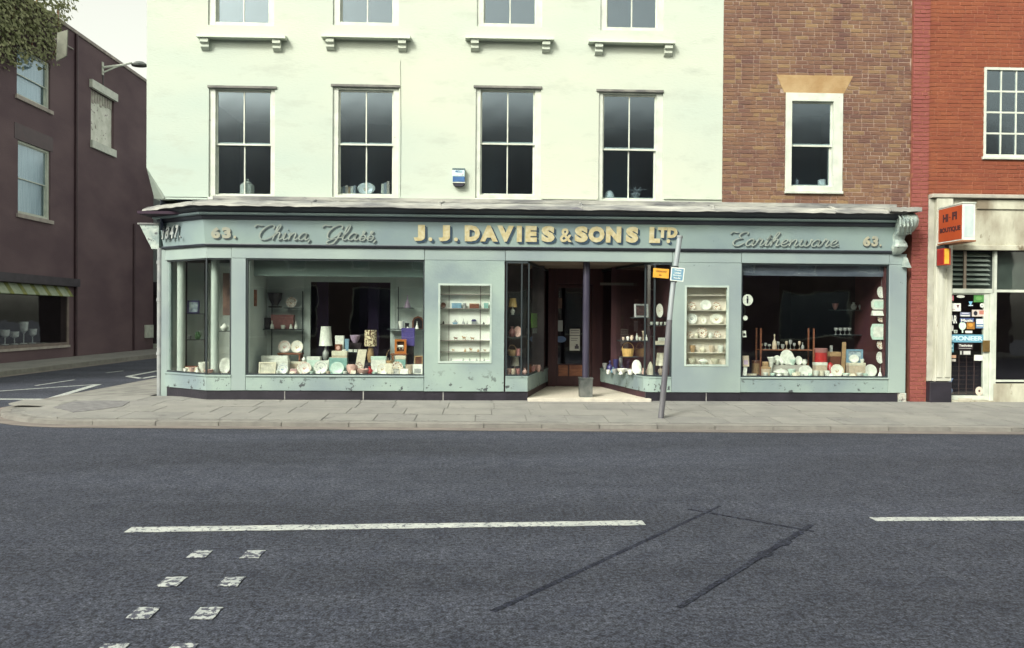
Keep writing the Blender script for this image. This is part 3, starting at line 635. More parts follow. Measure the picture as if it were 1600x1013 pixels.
# corner window frame: cant + front light
cp = MB().sweep([C1, (X0, F), (WX(361) - .002, F)], [(-.06, zsill + .001), (-.02, zsill + .001), (-.02, zsill + .028), (-.06, zsill + .028)])
cp.sweep([C1, (X0, F), (WX(361) - .002, F)], [(-.06, zhead - .025), (-.02, zhead - .025), (-.02, zhead), (-.06, zhead)])
dd = (Vector((X0, F)) - Vector(C1)).normalized(); nn = Vector((dd.y, -dd.x))
def cant(t, o, z): p = Vector(C1) + dd * t - nn * o; return (p.x, p.y, z)
Lc = (Vector((X0, F)) - Vector(C1)).length
cp.add([cant(t, o, z) for t in (.0, .03) for o in (.02, .06) for z in (zsill, zhead)], [(0, 1, 3, 2), (4, 6, 7, 5), (0, 4, 5, 1), (2, 3, 7, 6)])
cp.box(X0 - .012, X0 + .012, F + .004, F + .05, zsill, zhead); cp.box(WX(361) - .03, WX(361) - .003, F + .02, F + .06, zsill + .028, zhead - .025)
cpo = cp.build('window_frame', DARKFR, sf)
MB().add([cant(t, o, z) for t in (.03, Lc - .03) for o in (.035, .041) for z in (zsill + .028, zhead - .025)], [(0, 1, 3, 2), (4, 6, 7, 5), (0, 4, 5, 1), (2, 3, 7, 6), (0, 2, 6, 4), (1, 5, 7, 3)]).build('window_pane', GL, cpo)
MB().box(X0 + .012, WX(361) - .03, F + .035, F + .041, zsill + .028, zhead - .025).build('window_pane', GL, cpo)
# ---- lobby: splayed left light, rounded right light
LZ = zsill
DY = 16.1
lp = [(WX(790) + .003, F), (WX(825), F), (W(856, 582, DY)[0], DY)]
ang = []
c0 = (WX(1050) - .003, F)
rp = [(W(938, 583, DY)[0], DY), (WX(1008) - .06, F + .34), (WX(1008) + .0, F + .12), (WX(1008) + .09, F + .03), (WX(1008) + .2, F), c0]
for nm, pth in (('left', lp), ('right', rp)):
    MB().sweep(pth, [(-.08, zpl - .0), (0, zpl - .0), (0, LZ - .025), (.012, LZ - .025), (.012, LZ), (-.08, LZ)]).build('stallriser', PAINTL, sf)
    MB().sweep(pth, [(-.1, zplb), (-.02, zplb), (-.02, zpl - .002), (-.1, zpl - .002)]).build('plinth', mat('maroon_plinth', (.05, .018, .025), (.03, .012, .02), 4, .5), sf)
    MB().sweep(pth, [(-.05, LZ + .001), (-.01, LZ + .001), (-.01, LZ + .028), (-.05, LZ + .028)]).build('bottom_rail', DARKFR, sf)
    fo = MB().sweep(pth, [(-.05, zhead - .04), (-.01, zhead - .04), (-.01, zhead), (-.05, zhead)]).build('window_frame', DARKFR, sf)
    MB().sweep(pth, [(-.033, LZ + .028), (-.027, LZ + .028), (-.027, zhead - .04), (-.033, zhead - .04)]).build('window_pane', GL, fo)
    bars = ((WX(790) + .015, F + .03), (WX(815), F + .03), (WX(826), F + .03)) if nm == 'left' else ((WX(1050) - .018, F + .03), (WX(1023), F + .03), (WX(1010), F + .12))
    for (bx, by) in bars: MB().box(bx - .012, bx + .012, by - .022, by + .022, LZ + .028, zhead - .04).build('glazing_bar', DARKFR, fo)
MB().prism([(lp[1][0], F - .12), (WX(1016), F - .12), (WX(1016), F + .02), (rp[1][0] + .02, rp[1][1]), (rp[0][0] + .05, DY + .1), (lp[2][0] - .05, DY + .1), (lp[1][0], F + .02)], 'z', GZ - .02, FL).build('lobby_floor', mat('cream_terrazzo', (.50, .47, .38), (.66, .62, .52), 30, .5, .1, 60), sf)
MB().bbox(WX(825), WX(1016) + .0, F - .16, F - .121, GZ - .03, FL + .006, .006).build('step_nosing', mat('worn_step_edge', (.55, .52, .44), (.4, .38, .33), 6, .8), sf)
MB().box(WX(789), WX(1051), F + .105, DY + .5, zhead + .02, zhead + .08).build('lobby_ceiling', mat('lobby_ceiling_paint', (.20, .15, .12), (.28, .22, .18), 2, .8), sf)
# door wall
dl, dr = lp[2][0], rp[0][0]
def DX(px, py=520): return W(px, py, DY)[0]
def DZ(py, px=880): return W(px, py, DY)[1]
door = MB().box(dl, DX(868), DY, DY + .09, FL, zhead + .02).box(DX(925), dr + .05, DY, DY + .09, FL, zhead + .02).box(DX(868), DX(925), DY, DY + .09, DZ(444), zhead + .02).build('door_frame', MAHO, sf)
dlf = MB().box(DX(868) + .004, DX(872), DY + .03, DY + .07, FL + .01, DZ(445)).box(DX(921), DX(925) - .004, DY + .03, DY + .07, FL + .01, DZ(445)).box(DX(872), DX(921), DY + .03, DY + .07, FL + .01, DZ(569)).box(DX(872), DX(921), DY + .03, DY + .07, DZ(450), DZ(445)).build('door', MAHO, sf)
MB().box(DX(872), DX(921), DY + .045, DY + .05, DZ(569), DZ(450)).build('pane', GL, dlf)
MB().bbox(DX(873), DX(888), DY + .015, DY + .03, DZ(588), DZ(571), .004).build('kick_panel', WOOD, dlf)
MB().bbox(DX(890), DX(920), DY + .015, DY + .03, DZ(588), DZ(571), .004).build('kick_panel', WOOD, dlf)
MB().tube([(DX(919), DY, DZ(540)), (DX(919), DY - .03, DZ(538)), (DX(919), DY - .03, DZ(526)), (DX(919), DY, DZ(524))], .009, 8).build('handle', BRASS, dlf)
# free-standing lobby column
cx_ = W(915, 600, F + .25)[0]
clm = thing('lobby_column', (cx_, F + .25, FL), 'slim dark blue-grey column with a square metal foot on the shop step', 'column')
MB().tube([(cx_, F + .25, FL + .3), (cx_, F + .25, zhead + .02)], .063, 16).build('shaft', mat('slate_paint', (.030, .027, .048), (.052, .048, .075), 4, .35, stretch=(2, 2, .3)), clm, smooth=True)
MB().box(cx_ - .115, cx_ + .115, F + .135, F + .365, FL, FL + .33).box(cx_ - .125, cx_ + .125, F + .125, F + .375, FL + .33, FL + .355).build('foot', mat('worn_metal', (.05, .06, .06), (.16, .17, .16), 5, .45, .3, 20, metal=.3), clm)
# interior shell
sh = MB()
XA, XB, YA, YB, ZA, ZC = C1[0] + .05, WX(1412), F + .12, F + 5.2, FL - .01, z_ft + .1
sh.add([(XA, C1[1] + .1, ZA), (XB, YA, ZA), (XB, YB, ZA), (XA, YB, ZA), (XA, C1[1] + .1, ZC), (XB, YA, ZC), (XB, YB, ZC), (XA, YB, ZC)], [(0, 1, 2, 3), (4, 5, 6, 7), (2, 3, 7, 6), (0, 3, 7, 4), (1, 2, 6, 5)])
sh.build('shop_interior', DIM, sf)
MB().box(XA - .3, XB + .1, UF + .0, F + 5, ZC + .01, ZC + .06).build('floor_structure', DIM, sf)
for (x_, zz_) in ((WX(560), 0), (WX(1280), 0)): MB().box(x_ - .5, x_ + .5, F + 3.2, F + 3.3, ZA, ZC).build('inner_partition', mat('aubergine_paint', (.05, .02, .07), (.03, .012, .045), 1.5, .8), sf)

# ---- window beds
def bed(a, b_, y0, y1, z=None, m=None, parent=sf, name='window_bed'):
    z = (LZ if z is None else z); return MB().box(a, b_, y0, y1, z - .035, z).build(name, m or GREYW, parent)
B2 = F + 1.15
bed(WX(384), WX(663), F + .065, B2, LZ - .002, mat('brown_felt', (.05, .025, .02), (.09, .04, .03), 8, .9))
bed(WX(1158), WX(1389), F + .065, F + 1.2, LZ - .002, mat('plum_felt', (.05, .02, .03), (.08, .035, .04), 8, .9))
BD = lambda px, py, Y=B2: W(px, py, Y)
# left big window back: grey boards left and right, dark opening
xa, xb, xc_, xd = WX(384) + .0, BD(485, 500)[0], BD(610, 500)[0], WX(663)
ztb = zhead + .01
MB().box(xa + .05, xb - .12, B2, B2 + .03, LZ, ztb).build('display_back_board', GREYW, sf)
MB().box(xc_ + .1, xd, B2, B2 + .03, LZ, ztb).build('display_back_board', GREYW, sf)
MB().box(xb - .12, xb, B2 - .015, B2 + .04, LZ, ztb).box(xc_, xc_ + .1, B2 - .015, B2 + .04, LZ, ztb).box(xb, xc_, B2 - .01, B2 + .035, BD(540, 441)[1], ztb).build('display_opening_frame', mat('pale_frame_paint', (.42, .5, .47), (.5, .56, .52), 3, .6), sf)
MB().box(xa, xa + .05, F + .065, B2 + .03, LZ, ztb).build('display_side_board', GREYW, sf); MB().box(xd - .03, xd + .02, F + .065, B2 + .03, LZ, ztb).build('display_side_board', GREYW, sf)
MB().box(xa + .05, xd - .03, F + .3, F + .34, BD(500, 432, F + .3)[1], ztb).build('display_pelmet', mat('pelmet_green', (.12, .18, .17), (.2, .27, .25), 2, .7, stretch=(.3, 1, 3)), sf)
for px0, px1 in ((495, 513), (575, 592)): MB().box(BD(px0, 500, B2 + .3)[0], BD(px1, 500, B2 + .3)[0], B2 + .3, B2 + .34, LZ, ztb).build('curtain', mat('purple_curtain', (.022, .010, .045), (.014, .006, .03), 6, .9, stretch=(6, 1, .2)), sf)
def shelf(px0, px1, py, Y, dep=.22, t=.014, m=None, par=sf, name='display_shelf'):
    x0, z = W(px0, py, Y); x1 = W(px1, py, Y)[0]; MB().box(x0, x1, Y - dep / 2, Y + dep / 2, z - t, z).build(name, m or DARKFR, par); return z
SY = B2 - .16
s_l1 = shelf(412, 473, 514, SY); s_l2 = shelf(446, 473, 481, SY); s_r1 = shelf(621, 646, 481, SY); s_r2 = shelf(606, 661, 514, SY)
for px, y0, y1 in ((424, 470, 580), (472, 455, 580), (622, 448, 514)):
    x, z0 = W(px, y1, SY + .1); MB().box(x - .008, x + .008, SY + .115, SY + .13, max(z0, LZ), W(px, y0, SY)[1]).build('shelf_upright', DARKFR, sf)
# stepped stand in the left big window
zst = LZ + .19; MB().box(BD(480, 500, F + .8)[0], BD(606, 500, F + .8)[0], F + .62, F + 1.05, LZ, zst).build('display_step', mat('black_drape', (.02, .015, .02), (.035, .025, .03), 9, .9), sf)
s_m = shelf(520, 561, 550, F + .66, .2)
# right window inner shelves + wooden stand
s_k1 = shelf(1298, 1366, 484, F + 1.0); s_k2 = shelf(1300, 1366, 523, F + 1.0)
MB().box(WX(1389) - .05, WX(1389) + .01, F + .065, F + 1.2, LZ, ztb).build('display_side_board', mat('oxblood_board', (.10, .035, .035), (.07, .02, .03), 2, .7), sf)
MB().box(WX(1158) - .01, WX(1158) + .04, F + .065, F + 1.2, LZ, ztb).build('display_side_board', mat('oxblood_board', (0, 0, 0)), sf)
MB().box(WX(1158) + .04, WX(1389) - .05, F + .12, F + .15, WZ(431, 1270), ztb).build('display_pelmet', mat('slate_pelmet', (.055, .07, .10), (.12, .14, .18), 3, .7, stretch=(.6, 1, 3), chips=(.3, .33, .36), thr=(.66, .70), chipscale=8), sf)
# corner window: pale round columns, boards, shelves
for px, ym, lab in ((283, 500, 'l'), (336, 500, 'r')):
    x = W(px, ym, F + .75 if lab == 'l' else F + .35)[0]; y = F + .75 if lab == 'l' else F + .35
    MB().tube([(x, y, LZ), (x, y, zhead + .01)], .07, 20).build('display_column', mat('pale_column_paint', (.42, .49, .45), (.5, .57, .52), 3, .55), sf, smooth=True)
MB().box(C1[0] + .06, W(392, 500, F + 1.5)[0], F + 1.5, F + 1.53, LZ, ztb).build('display_back_board', GREYW, sf)
MB().prism([(C1[0] + .08, C1[1] + .04), (X0, F + .075), (WX(384), F + .075), (WX(384), F + 1.53), (C1[0] + .08, F + 1.53)], 'z', LZ - .035, LZ - .002).build('window_bed', mat('tan_felt', (.32, .25, .2), (.42, .34, .28), 6, .9), sf)
s_c1 = shelf(291, 318, 490, F + 1.1); s_c2 = shelf(291, 318, 530.5, F + 1.1); s_c3 = shelf(341, 362, 517, F + .7)
for px in (291, 320): x = W(px, 500, F + 1.22)[0]; MB().box(x - .012, x + .012, F + 1.22, F + 1.24, LZ, zhead).build('shelf_upright', DARKFR, sf)
MB().box(C1[0] + .03, C1[0] + .055, C1[1] + .1, F + 1.5, LZ, ztb).build('display_side_board', GREYW, sf)
# lobby side displays
bed(WX(790), dl + .0, F + .065, DY, LZ - .002, mat('rose_felt', (.22, .13, .11), (.3, .2, .17), 8, .9)) if False else MB().prism([(WX(790), F + .065), (lp[1][0] - .04, F + .065), (lp[2][0] - .06, DY), (WX(790), DY)], 'z', LZ - .035, LZ - .002).build('window_bed', mat('rose_felt', (.22, .13, .11), (.3, .2, .17), 8, .9), sf)
MB().prism([(rp[0][0] + .06, DY), (rp[1][0] + .07, rp[1][1]), (rp[2][0] + .07, rp[2][1]), (rp[3][0] + .03, F + .08), (WX(1050), F + .065), (WX(1050), DY)], 'z', LZ - .035, LZ - .002).build('window_bed', mat('navy_felt', (.02, .018, .04), (.04, .035, .07), 8, .9), sf)
MB().box(W(790, 500, F)[0] - .03, W(790, 500, F)[0], F + .07, DY, FL, zhead).build('display_side_board', mat('plum_board', (.05, .018, .025), (.08, .03, .035), 2, .6), sf); MB().box(WX(1050), WX(1050) + .03, F + .07, DY, FL, zhead).build('display_side_board', MATS['plum_board'], sf)
L1Y = F + .28
s_a1 = shelf(791, 815, 492, L1Y); s_a2 = shelf(791, 815, 527, L1Y); s_a3 = shelf(791, 815, 556, L1Y)
MB().box(WX(790), W(850, 500, F + 1.2)[0], F + 1.2, F + 1.22, LZ, zhead).build('display_back_board', mat('smoky_back', (.035, .03, .035), (.1, .09, .09), 1.5, .5), sf)
R1Y = F + .55
s_b1 = shelf(1014, 1047, 508, F + .3); s_b2 = shelf(966, 1012, 532, R1Y, .3); s_b3 = shelf(1023, 1046, 539, F + .3); s_b4 = shelf(986, 1040, 496, R1Y); s_b5 = shelf(968, 996, 557, R1Y, .2)
MB().box(W(955, 500, F + 1.5)[0], WX(1050), F + 1.5, F + 1.53, LZ, zhead).build('display_back_board', mat('plum_board', (0, 0, 0)), sf)
MB().box(W(938, 445, F + 1.3)[0], W(990, 445, F + 1.3)[0], F + 1.3, F + 1.33, W(960, 446, F + 1.3)[1], W(960, 442, F + 1.3)[1]).build('light_fitting', mat('pale_strip', (.12, .11, .10)), sf)

# ---- wall show cases
cases = []
for k_, (l, r, t, b_) in enumerate(((685, 768, 443, 568), (1070, 1138, 446, 573))):
    x0, z1 = W(l, t, F); x1, z0 = W(r, b_, F); x0 += .0; dep = .19
    cs = frame_rect(x0, x1, z0, z1, F - .012, F + .05, .035, 'case_frame', mat('case_paint', (.30, .38, .35), (.42, .5, .45), 3, .6), sf)
    cm = mat('case_lining_white', (.80, .84, .76), (.84, .86, .80), 3, .7) if k_ == 0 else mat('case_lining_cream', (.60, .56, .48), (.70, .66, .57), 3, .7)
    MB().box(x0 - .01, x1 + .01, F + dep, F + dep + .02, z0 - .01, z1 + .01).box(x0 - .02, x0 + .002, F + .06, F + dep, z0 - .01, z1 + .01).box(x1 - .002, x1 + .02, F + .06, F + dep, z0 - .01, z1 + .01).box(x0, x1, F + .06, F + dep, z0 - .01, z0 + .02).box(x0, x1, F + .06, F + dep, z1 - .02, z1 + .01).build('case_lining', cm, cs)
    MB().box(x0 + .035, x1 - .035, F + .01, F + .016, z0 + .035, z1 - .035).build('pane', GL, cs)
    ys = ((460, 482, 507, 532, 550, 566.5), (461, 484.5, 506.5, 528.5, 551, 570.5))[k_]
    zs_ = []
    for yy in ys[:-1]:
        zz = W((l + r) / 2, yy, F + .08)[1]; MB().box(x0 + .003, x1 - .003, F + .08, F + dep - .002, zz - .012, zz).build('shelf', mat('shelf_wood_grey', (.30, .27, .24), (.22, .2, .18), 5, .6) if k_ == 0 else cm, cs); zs_.append(zz)
    zs_.append(z0 + .036)
    if k_ == 0:
        for px in (701.5, 750.5): x = WX(px, F + .18); MB().box(x - .006, x + .006, F + .180, F + .188, z0 + .02, z1 - .02).build('lining_batten', mat('shelf_wood_grey', (0, 0, 0)), cs)
    cases.append(zs_)

# ---- lettering on the fascia (built letters, cream face with a blue drop shade)
GOLD = mat('cream_gilt_letter', (.46, .39, .20), (.56, .52, .34), 14, .5); SHADE = mat('letter_shade_blue', (.022, .050, .085), (.04, .075, .11), 10, .6)
GREYL = mat('script_letter_grey', (.26, .32, .30), (.33, .38, .34), 14, .5); SHADE2 = mat('script_shade', (.06, .09, .10), (.09, .12, .13), 10, .6)
YL = F - .098
def onboard(mb):                        # lay the letters against the leaning face of the board
    k = .06 / (z_ft + .03 - z_fb)
    mb.v = [(p[0], F - .050 - (p[2] - z_fb) * k + (p[1] - YL) * .35, p[2]) for p in mb.v]; return mb
def letter(ch, xl, xr, yt, yb, bold=.045, mats=(GOLD, SHADE), sh=(2.6, 2.6), shear=0):
    x0, zt = W(xl, yt, YL); x1, zb = W(xr, yb, YL); dx = sh[0] / FPX * YL; dz = sh[1] / FPX * YL
    mb = MB(); put_text(mb, ch, x0, x1, zb, zt, YL, YL + .02, bold, shear); mb.m = 1
    put_text(mb, ch, x0 + dx, x1 + dx, zb - dz, zt - dz, YL + .021, YL + .05, bold, shear); put_text(mb, ch, x0 + dx * .5, x1 + dx * .5, zb - dz * .5, zt - dz * .5, YL + .0205, YL + .05, bold, shear)
    return onboard(mb).build('letter', list(mats), fas)
TL = [('J', 647, 663, 0), ('.', 670, 674.5, 1), ('J', 686, 702, 0), ('.', 710, 714.5, 1), ('D', 727, 749, 0), ('A', 751, 777, 0), ('V', 778, 802, 0), ('I', 808.5, 814.5, 0), ('E', 822, 838, 0), ('S', 847, 866, 0),
      ('&', 876, 893, 2), ('S', 899, 918, 0), ('O', 920.5, 944, 0), ('N', 948, 970, 0), ('S', 979, 997, 0), ('L', 1016, 1031, 0), ('T', 1029, 1042, 3), ('D', 1044, 1058, 3), ('.', 1043, 1047, 1)]
for ch, a, b_, md in TL:
    o = (a - 647) * .0085; t, bt = {0: (351.5, 376.5), 1: (370.5, 376.5), 2: (355, 376.5), 3: (352, 368.5)}[md]
    letter(ch, a - .8, b_ + .8, t + o, bt + o, bold=.018 if ch == '&' else .07, sh=(3.4, 3.0))
for ch, a, b_ in (('6', 329, 343), ('3', 346.5, 360), ('.', 364, 368)): letter(ch, a, b_, 355 if ch != '.' else 368, 372.5, .06, (mat('pale_old_gilt', (.42, .40, .28), (.32, .34, .29), 12, .5), SHADE2), (1.6, 1.8))
for ch, a, b_ in (('6', 1350, 1361.5), ('3', 1363.5, 1373.5), ('.', 1376, 1379)): letter(ch, a, b_, 369 if ch != '.' else 381.5, 385, .05, (mat('pale_old_gilt', (0, 0, 0)), SHADE2), (1.4, 1.6))
STR = {
 'C': (1.75, [[(1.6, 1.5), (1.65, 1.85), (1.3, 2.05), (.75, 1.75), (.35, 1.1), (.35, .4), (.75, 0), (1.25, .1), (1.8, .5)], [(-.55, 1.75), (-.3, 2.05), (0, 1.95), (.35, 2.0)]]),
 'G': (1.9, [[(1.6, 1.55), (1.6, 1.95), (1.15, 2.05), (.6, 1.65), (.3, 1.0), (.4, .35), (.85, .2), (1.4, .7), (1.6, 1.15)], [(1.65, 1.2), (1.5, .3), (1.2, -.45), (.7, -.6), (.45, -.3), (.9, .05), (1.9, .35)], [(-.55, 1.75), (-.3, 2.05), (0, 1.95), (.35, 2.0)]]),
 'E': (1.65, [[(1.5, 1.65), (1.45, 2.0), (1.0, 2.0), (.65, 1.6), (.85, 1.2), (1.15, 1.12)], [(1.15, 1.12), (.5, .95), (.25, .5), (.5, .05), (1.0, 0), (1.55, .45)], [(-.45, 1.75), (-.2, 2.05), (.1, 1.95), (.4, 2.0)]]),
 'h': (1.15, [[(-.1, .3), (.35, 1.1), (.6, 1.9), (.42, 2.05), (.25, 1.5), (.15, 0)], [(.18, .5), (.5, 1.0), (.75, .9), (.72, .35), (.85, 0), (1.2, .3)]]),
 'i': (.62, [[(0, .3), (.22, 1.0), (.18, .25), (.35, 0), (.65, .3)], [(.3, 1.4), (.34, 1.5)]]),
 'n': (1.15, [[(-.02, .6), (.2, 1.0), (.17, 0)], [(.2, .5), (.55, 1.0), (.78, .8), (.73, .25), (.9, 0), (1.18, .3)]]),
 'a': (1.2, [[(.85, .85), (.5, 1.02), (.15, .6), (.15, .15), (.42, 0), (.75, .35), (.88, .95)], [(.88, .95), (.82, .25), (.98, 0), (1.24, .3)]]),
 'l': (.66, [[(0, .3), (.4, 1.1), (.55, 1.9), (.36, 2.05), (.2, 1.4), (.16, .3), (.35, 0), (.7, .3)]]),
 's': (.85, [[(0, .2), (.35, .8), (.5, 1.2), (.3, 1.25), (.35, .85), (.7, .5), (.65, .05), (.3, -.02), (.2, .25), (.5, .35), (.88, .3)]]),
 'e': (.95, [[(0, .3), (.5, .45), (.72, .8), (.5, 1.02), (.2, .7), (.16, .25), (.42, 0), (.75, .1), (1.0, .35)]]),
 'r': (.9, [[(0, .3), (.22, 1.15), (.32, .95), (.6, .98), (.52, .3), (.66, 0), (.95, .3)]]),
 't': (.7, [[(0, .3), (.35, 1.1), (.42, 1.65), (.25, .35), (.4, 0), (.72, .3)], [(.08, 1.12), (.7, 1.16)]]),
 'w': (1.4, [[(0, .65), (.2, 1.0), (.15, .3), (.38, 0), (.66, .35), (.74, .95)], [(.74, .95), (.72, .25), (.95, 0), (1.25, .4), (1.22, 1.02), (1.45, .85)]]),
 ',': (.35, [[(.15, .08), (.2, 0), (.05, -.35)]]), '.': (.35, [[(.1, .02), (.16, .1)]]), ' ': (.6, [])}
def spline(p, n=4):
    q = [p[0]] + list(p) + [p[-1]]; o = []
    for i in range(1, len(q) - 2):
        for k in range(n):
            t = k / n; o.append(tuple(.5 * (2 * q[i][c] + (q[i + 1][c] - q[i - 1][c]) * t + (2 * q[i - 1][c] - 5 * q[i][c] + 4 * q[i + 1][c] - q[i + 2][c]) * t * t + (3 * q[i][c] - q[i - 1][c] - 3 * q[i + 1][c] + q[i + 2][c]) * t ** 3) for c in (0, 1)))
    return o + [tuple(p[-1])]
def script(txt, pxl, pxr, pyb, ph, mats):
    tot = sum(STR[c][0] for c in txt); x0, zb = W(pxl, pyb, YL); x1 = W(pxr, pyb, YL)[0]; sx = (x1 - x0) / tot; sz = ph / FPX * YL / 2; cur = 0
    for ch in txt:
        w, strokes = STR[ch]
        if strokes:
            mb = MB()
            for lay, (ox, oz, ya, yb_) in enumerate(((0, 0, YL, YL + .02), (.019, -.020, YL + .021, YL + .045))):
                mb.m = lay
                for s_ in strokes:
                    pts = [((cur + p[0] + .28 * (p[1] - .5)) * sx + x0 + ox, p[1] * sz + zb + oz) for p in spline(s_)]
                    n = len(pts); wd = []
                    for i in range(n):
                        a, b_ = pts[max(0, i - 1)], pts[min(n - 1, i + 1)]; ss = abs(b_[1] - a[1]) / (math.hypot(b_[0] - a[0], b_[1] - a[1]) + 1e-6)
                        wd.append((.011 + .016 * ss) * (.75 if i in (0, n - 1) else 1))
                    q = strip(pts, wd)
                    for i in range(n - 1):
                        a, b_, c, d = q[i], q[i + 1], q[2 * n - 2 - i], q[2 * n - 1 - i]
                        mb.add([(*[a[0]], ya, a[1]), (b_[0], ya, b_[1]), (c[0], ya, c[1]), (d[0], ya, d[1]), (a[0], yb_, a[1]), (b_[0], yb_, b_[1]), (c[0], yb_, c[1]), (d[0], yb_, d[1])], [(0, 1, 2, 3), (0, 1, 5, 4), (2, 3, 7, 6), (0, 3, 7, 4), (1, 2, 6, 5)])
            onboard(mb).build('letter', list(mats), fas)
        cur += w
script('China,', 400, 487, 374, 22, (GREYL, SHADE2)); script('Glass,', 506, 590, 374.5, 22, (GREYL, SHADE2)); script('Earthenware.', 1143, 1316, 383.5, 21, (GREYL, SHADE2))
# date on the canted end of the fascia
def canttxt(ch, t0, t1, z0, z1):
    v, f = glyph(ch, .03, .35); xa = min(p[0] for p in v); xb_ = max(p[0] for p in v); za = min(p[1] for p in v); zz = max(p[1] for p in v)
    mb = MB()
    for lay, (do, ds, dz_) in enumerate(((.0, 0, 0), (-.012, .016, -.016))):
        mb.m = lay; mb.add([cant(t0 + (p[0] - xa) / (xb_ - xa) * (t1 - t0) + ds, -(.105 + do + (.01 if p[2] > 0 else 0)), z0 + (p[1] - za) / (zz - za) * (z1 - z0) + dz_) for p in v], f)
    mb.build('letter', [mat('faded_white_letter', (.46, .50, .48), (.34, .39, .40), 14, .5), SHADE2], fas)
for ch, a, b_ in (('1', .06, .15), ('8', .17, .29), ('4', .31, .44), ('7', .46, .58), ('.', .61, .64)): canttxt(ch, a, b_, z_fb + .13, z_fb + (.36 if ch != '.' else .165))
# ---- consoles
def loft(name, secs, m, parent, n=20, e=.6):          # secs: (z, cx, cy, half w, half d)
    vs = []; fs = []
    for (z, cx, cy, hw, hd) in secs:
        for k in range(n):
            a = 2 * math.pi * k / n; c_, s_ = math.cos(a), math.sin(a); fl = 1 + .035 * math.cos(a * 10)
            vs.append((cx + hw * fl * math.copysign(abs(c_) ** e, c_), cy + hd * fl * math.copysign(abs(s_) ** e, s_), z))
    for i in range(len(secs) - 1):
        for k in range(n): fs.append((i * n + k, i * n + (k + 1) % n, (i + 1) * n + (k + 1) % n, (i + 1) * n + k))
    fs += [tuple(range(n))[::-1], tuple(range((len(secs) - 1) * n, len(secs) * n))]
    return MB().add(vs, fs).build(name, m, parent, smooth=True)
cmx = mat('console_paint', (.22, .29, .28), (.42, .49, .44), 7, .6, .6, 22, chips=(.07, .08, .09), thr=(.58, .64), chipscale=9)
def CS(pl, pr, py, yf):                 # section from silhouette px, front plane yf
    x0, z = W(pl, py, F - .2); x1 = W(pr, py, F - .2)[0]; return (z, (x0 + x1) / 2, (yf + F) / 2, (x1 - x0) / 2, (F - yf) / 2)
con = loft('console', [CS(1403, 1414, 397, F - .05), CS(1400, 1420, 391, F - .12), CS(1399, 1422, 385, F - .17), CS(1401, 1421, 380, F - .16), CS(1402, 1418, 374, F - .12), CS(1401, 1420, 368, F - .14), CS(1402, 1427, 362, F - .26), CS(1402, 1430, 354, F - .36), CS(1402, 1430, 346, F - .40), CS(1403, 1429, 339, F - .38), CS(1404, 1427, 334, F - .30)], cmx, sf, 40)
x0_, zc0 = W(1386, 332, F - .3); x1_ = W(1433, 332, F - .3)[0]
cpm = MB()
for k in range(8):
    t0_, t1_ = k / 8, (k + 1) / 8; rr = random.uniform(-.008, .008); cpm.box(x0_ + (x1_ - x0_) * t0_, x0_ + (x1_ - x0_) * t1_ - .002, F - .46, F + .02, zc0 + rr, zc0 + .075 + rr)
cpm.build('console_cap', LEAD, sf)
MB().prism([(WX(1408), WZ(412)), (WX(1419), WZ(413)), (WX(1415), WZ(404)), (WX(1413), WZ(398)), (WX(1409), WZ(396))], 'y', F - .09, F).build('console_drop', cmx, sf)
# ripples of the scroll
for k, px in enumerate((1406, 1412, 1418, 1424)):
    a = W(px, 336, F - .4); b2 = W(px - 1, 366, F - .3)
    MB().tube([(a[0], F - .36, a[1]), (a[0], F - .425, a[1] - .08), (a[0], F - .42, a[1] - .2), (b2[0], F - .30, b2[1])], [.012, .02, .02, .01], 6).build('scroll_rib', cmx, con, smooth=True)
# left end console seen edge on: on the return towards the side street
xk, zk = W(222, 352, F + .85); x2, z2 = W(241, 390, F + .85); x3 = W(252, 390, F + .85)[0]
MB().prism([(xk, zk), (x3, zk), (x3, z2), (x2, z2), (xk + .10, (zk * 2 + z2) / 3 - .05)], 'y', F + .74, F + 1.1).build('console', cmx, sf)
MB().box(xk - .03, x3, F + .72, F + 1.12, zk, zk + .03).build('console_cap', LEAD, sf)
# downpipe / lead clad post at the corner
pp = thing('drainpipe', (W(249, 600, F + .8)[0], F + .8, GZ), 'grey drainpipe beside the angled corner window', 'drainpipe')
x = W(250.5, 500, F + .8)[0]; MB().tube([(x, F + .78, GZ - .02), (x, F + .78, z_fb - .02)], .05, 14).build('pipe', STEEL, pp, smooth=True)
for zz in (.9, 1.9, 2.6): MB().tube([(x, F + .78, zz), (x, F + .78, zz + .06)], .062, 14).build('collar', STEEL, pp, smooth=True)

# ================================================================== ALARM BOX
ax, az = W(717, 290, UF); at_ = thing('alarm_box', (ax, UF, az), 'blue and white burglar alarm box on the cream wall', 'alarm box')
def az_(py): return W(717, py, UF - .1)[1]
hw = .108
MB().bbox(ax - hw, ax + hw, UF - .10, UF, az_(276), az_(265), .006).build('name_panel', mat('pale_blue_enamel', (.45, .62, .66), (.55, .7, .72), 6, .4), at_)
MB().bbox(ax - hw, ax + hw, UF - .10, UF, az_(284.5), az_(276.2), .006).build('bell_cover', mat('royal_blue_enamel', (.035, .10, .26), (.05, .14, .32), 6, .4), at_)
MB().box(ax - hw - .004, ax + hw + .004, UF - .104, UF, az_(286), az_(284.6)).build('trim', WHITE, at_)
MB().prism([(ax - hw, az_(286.1)), (ax + hw, az_(286.1)), (ax + hw - .01, az_(288.5)), (ax + hw - .05, az_(291)), (ax - hw + .05, az_(291)), (ax - hw + .01, az_(288.5))], 'y', UF - .095, UF).build('sounder', mat('dark_sounder', (.02, .02, .035)), at_)
MB().box(ax - hw - .006, ax + hw + .006, UF - .11, UF, az_(264.9), az_(263.2)).build('lid', mat('lid_grey', (.09, .14, .15)), at_)
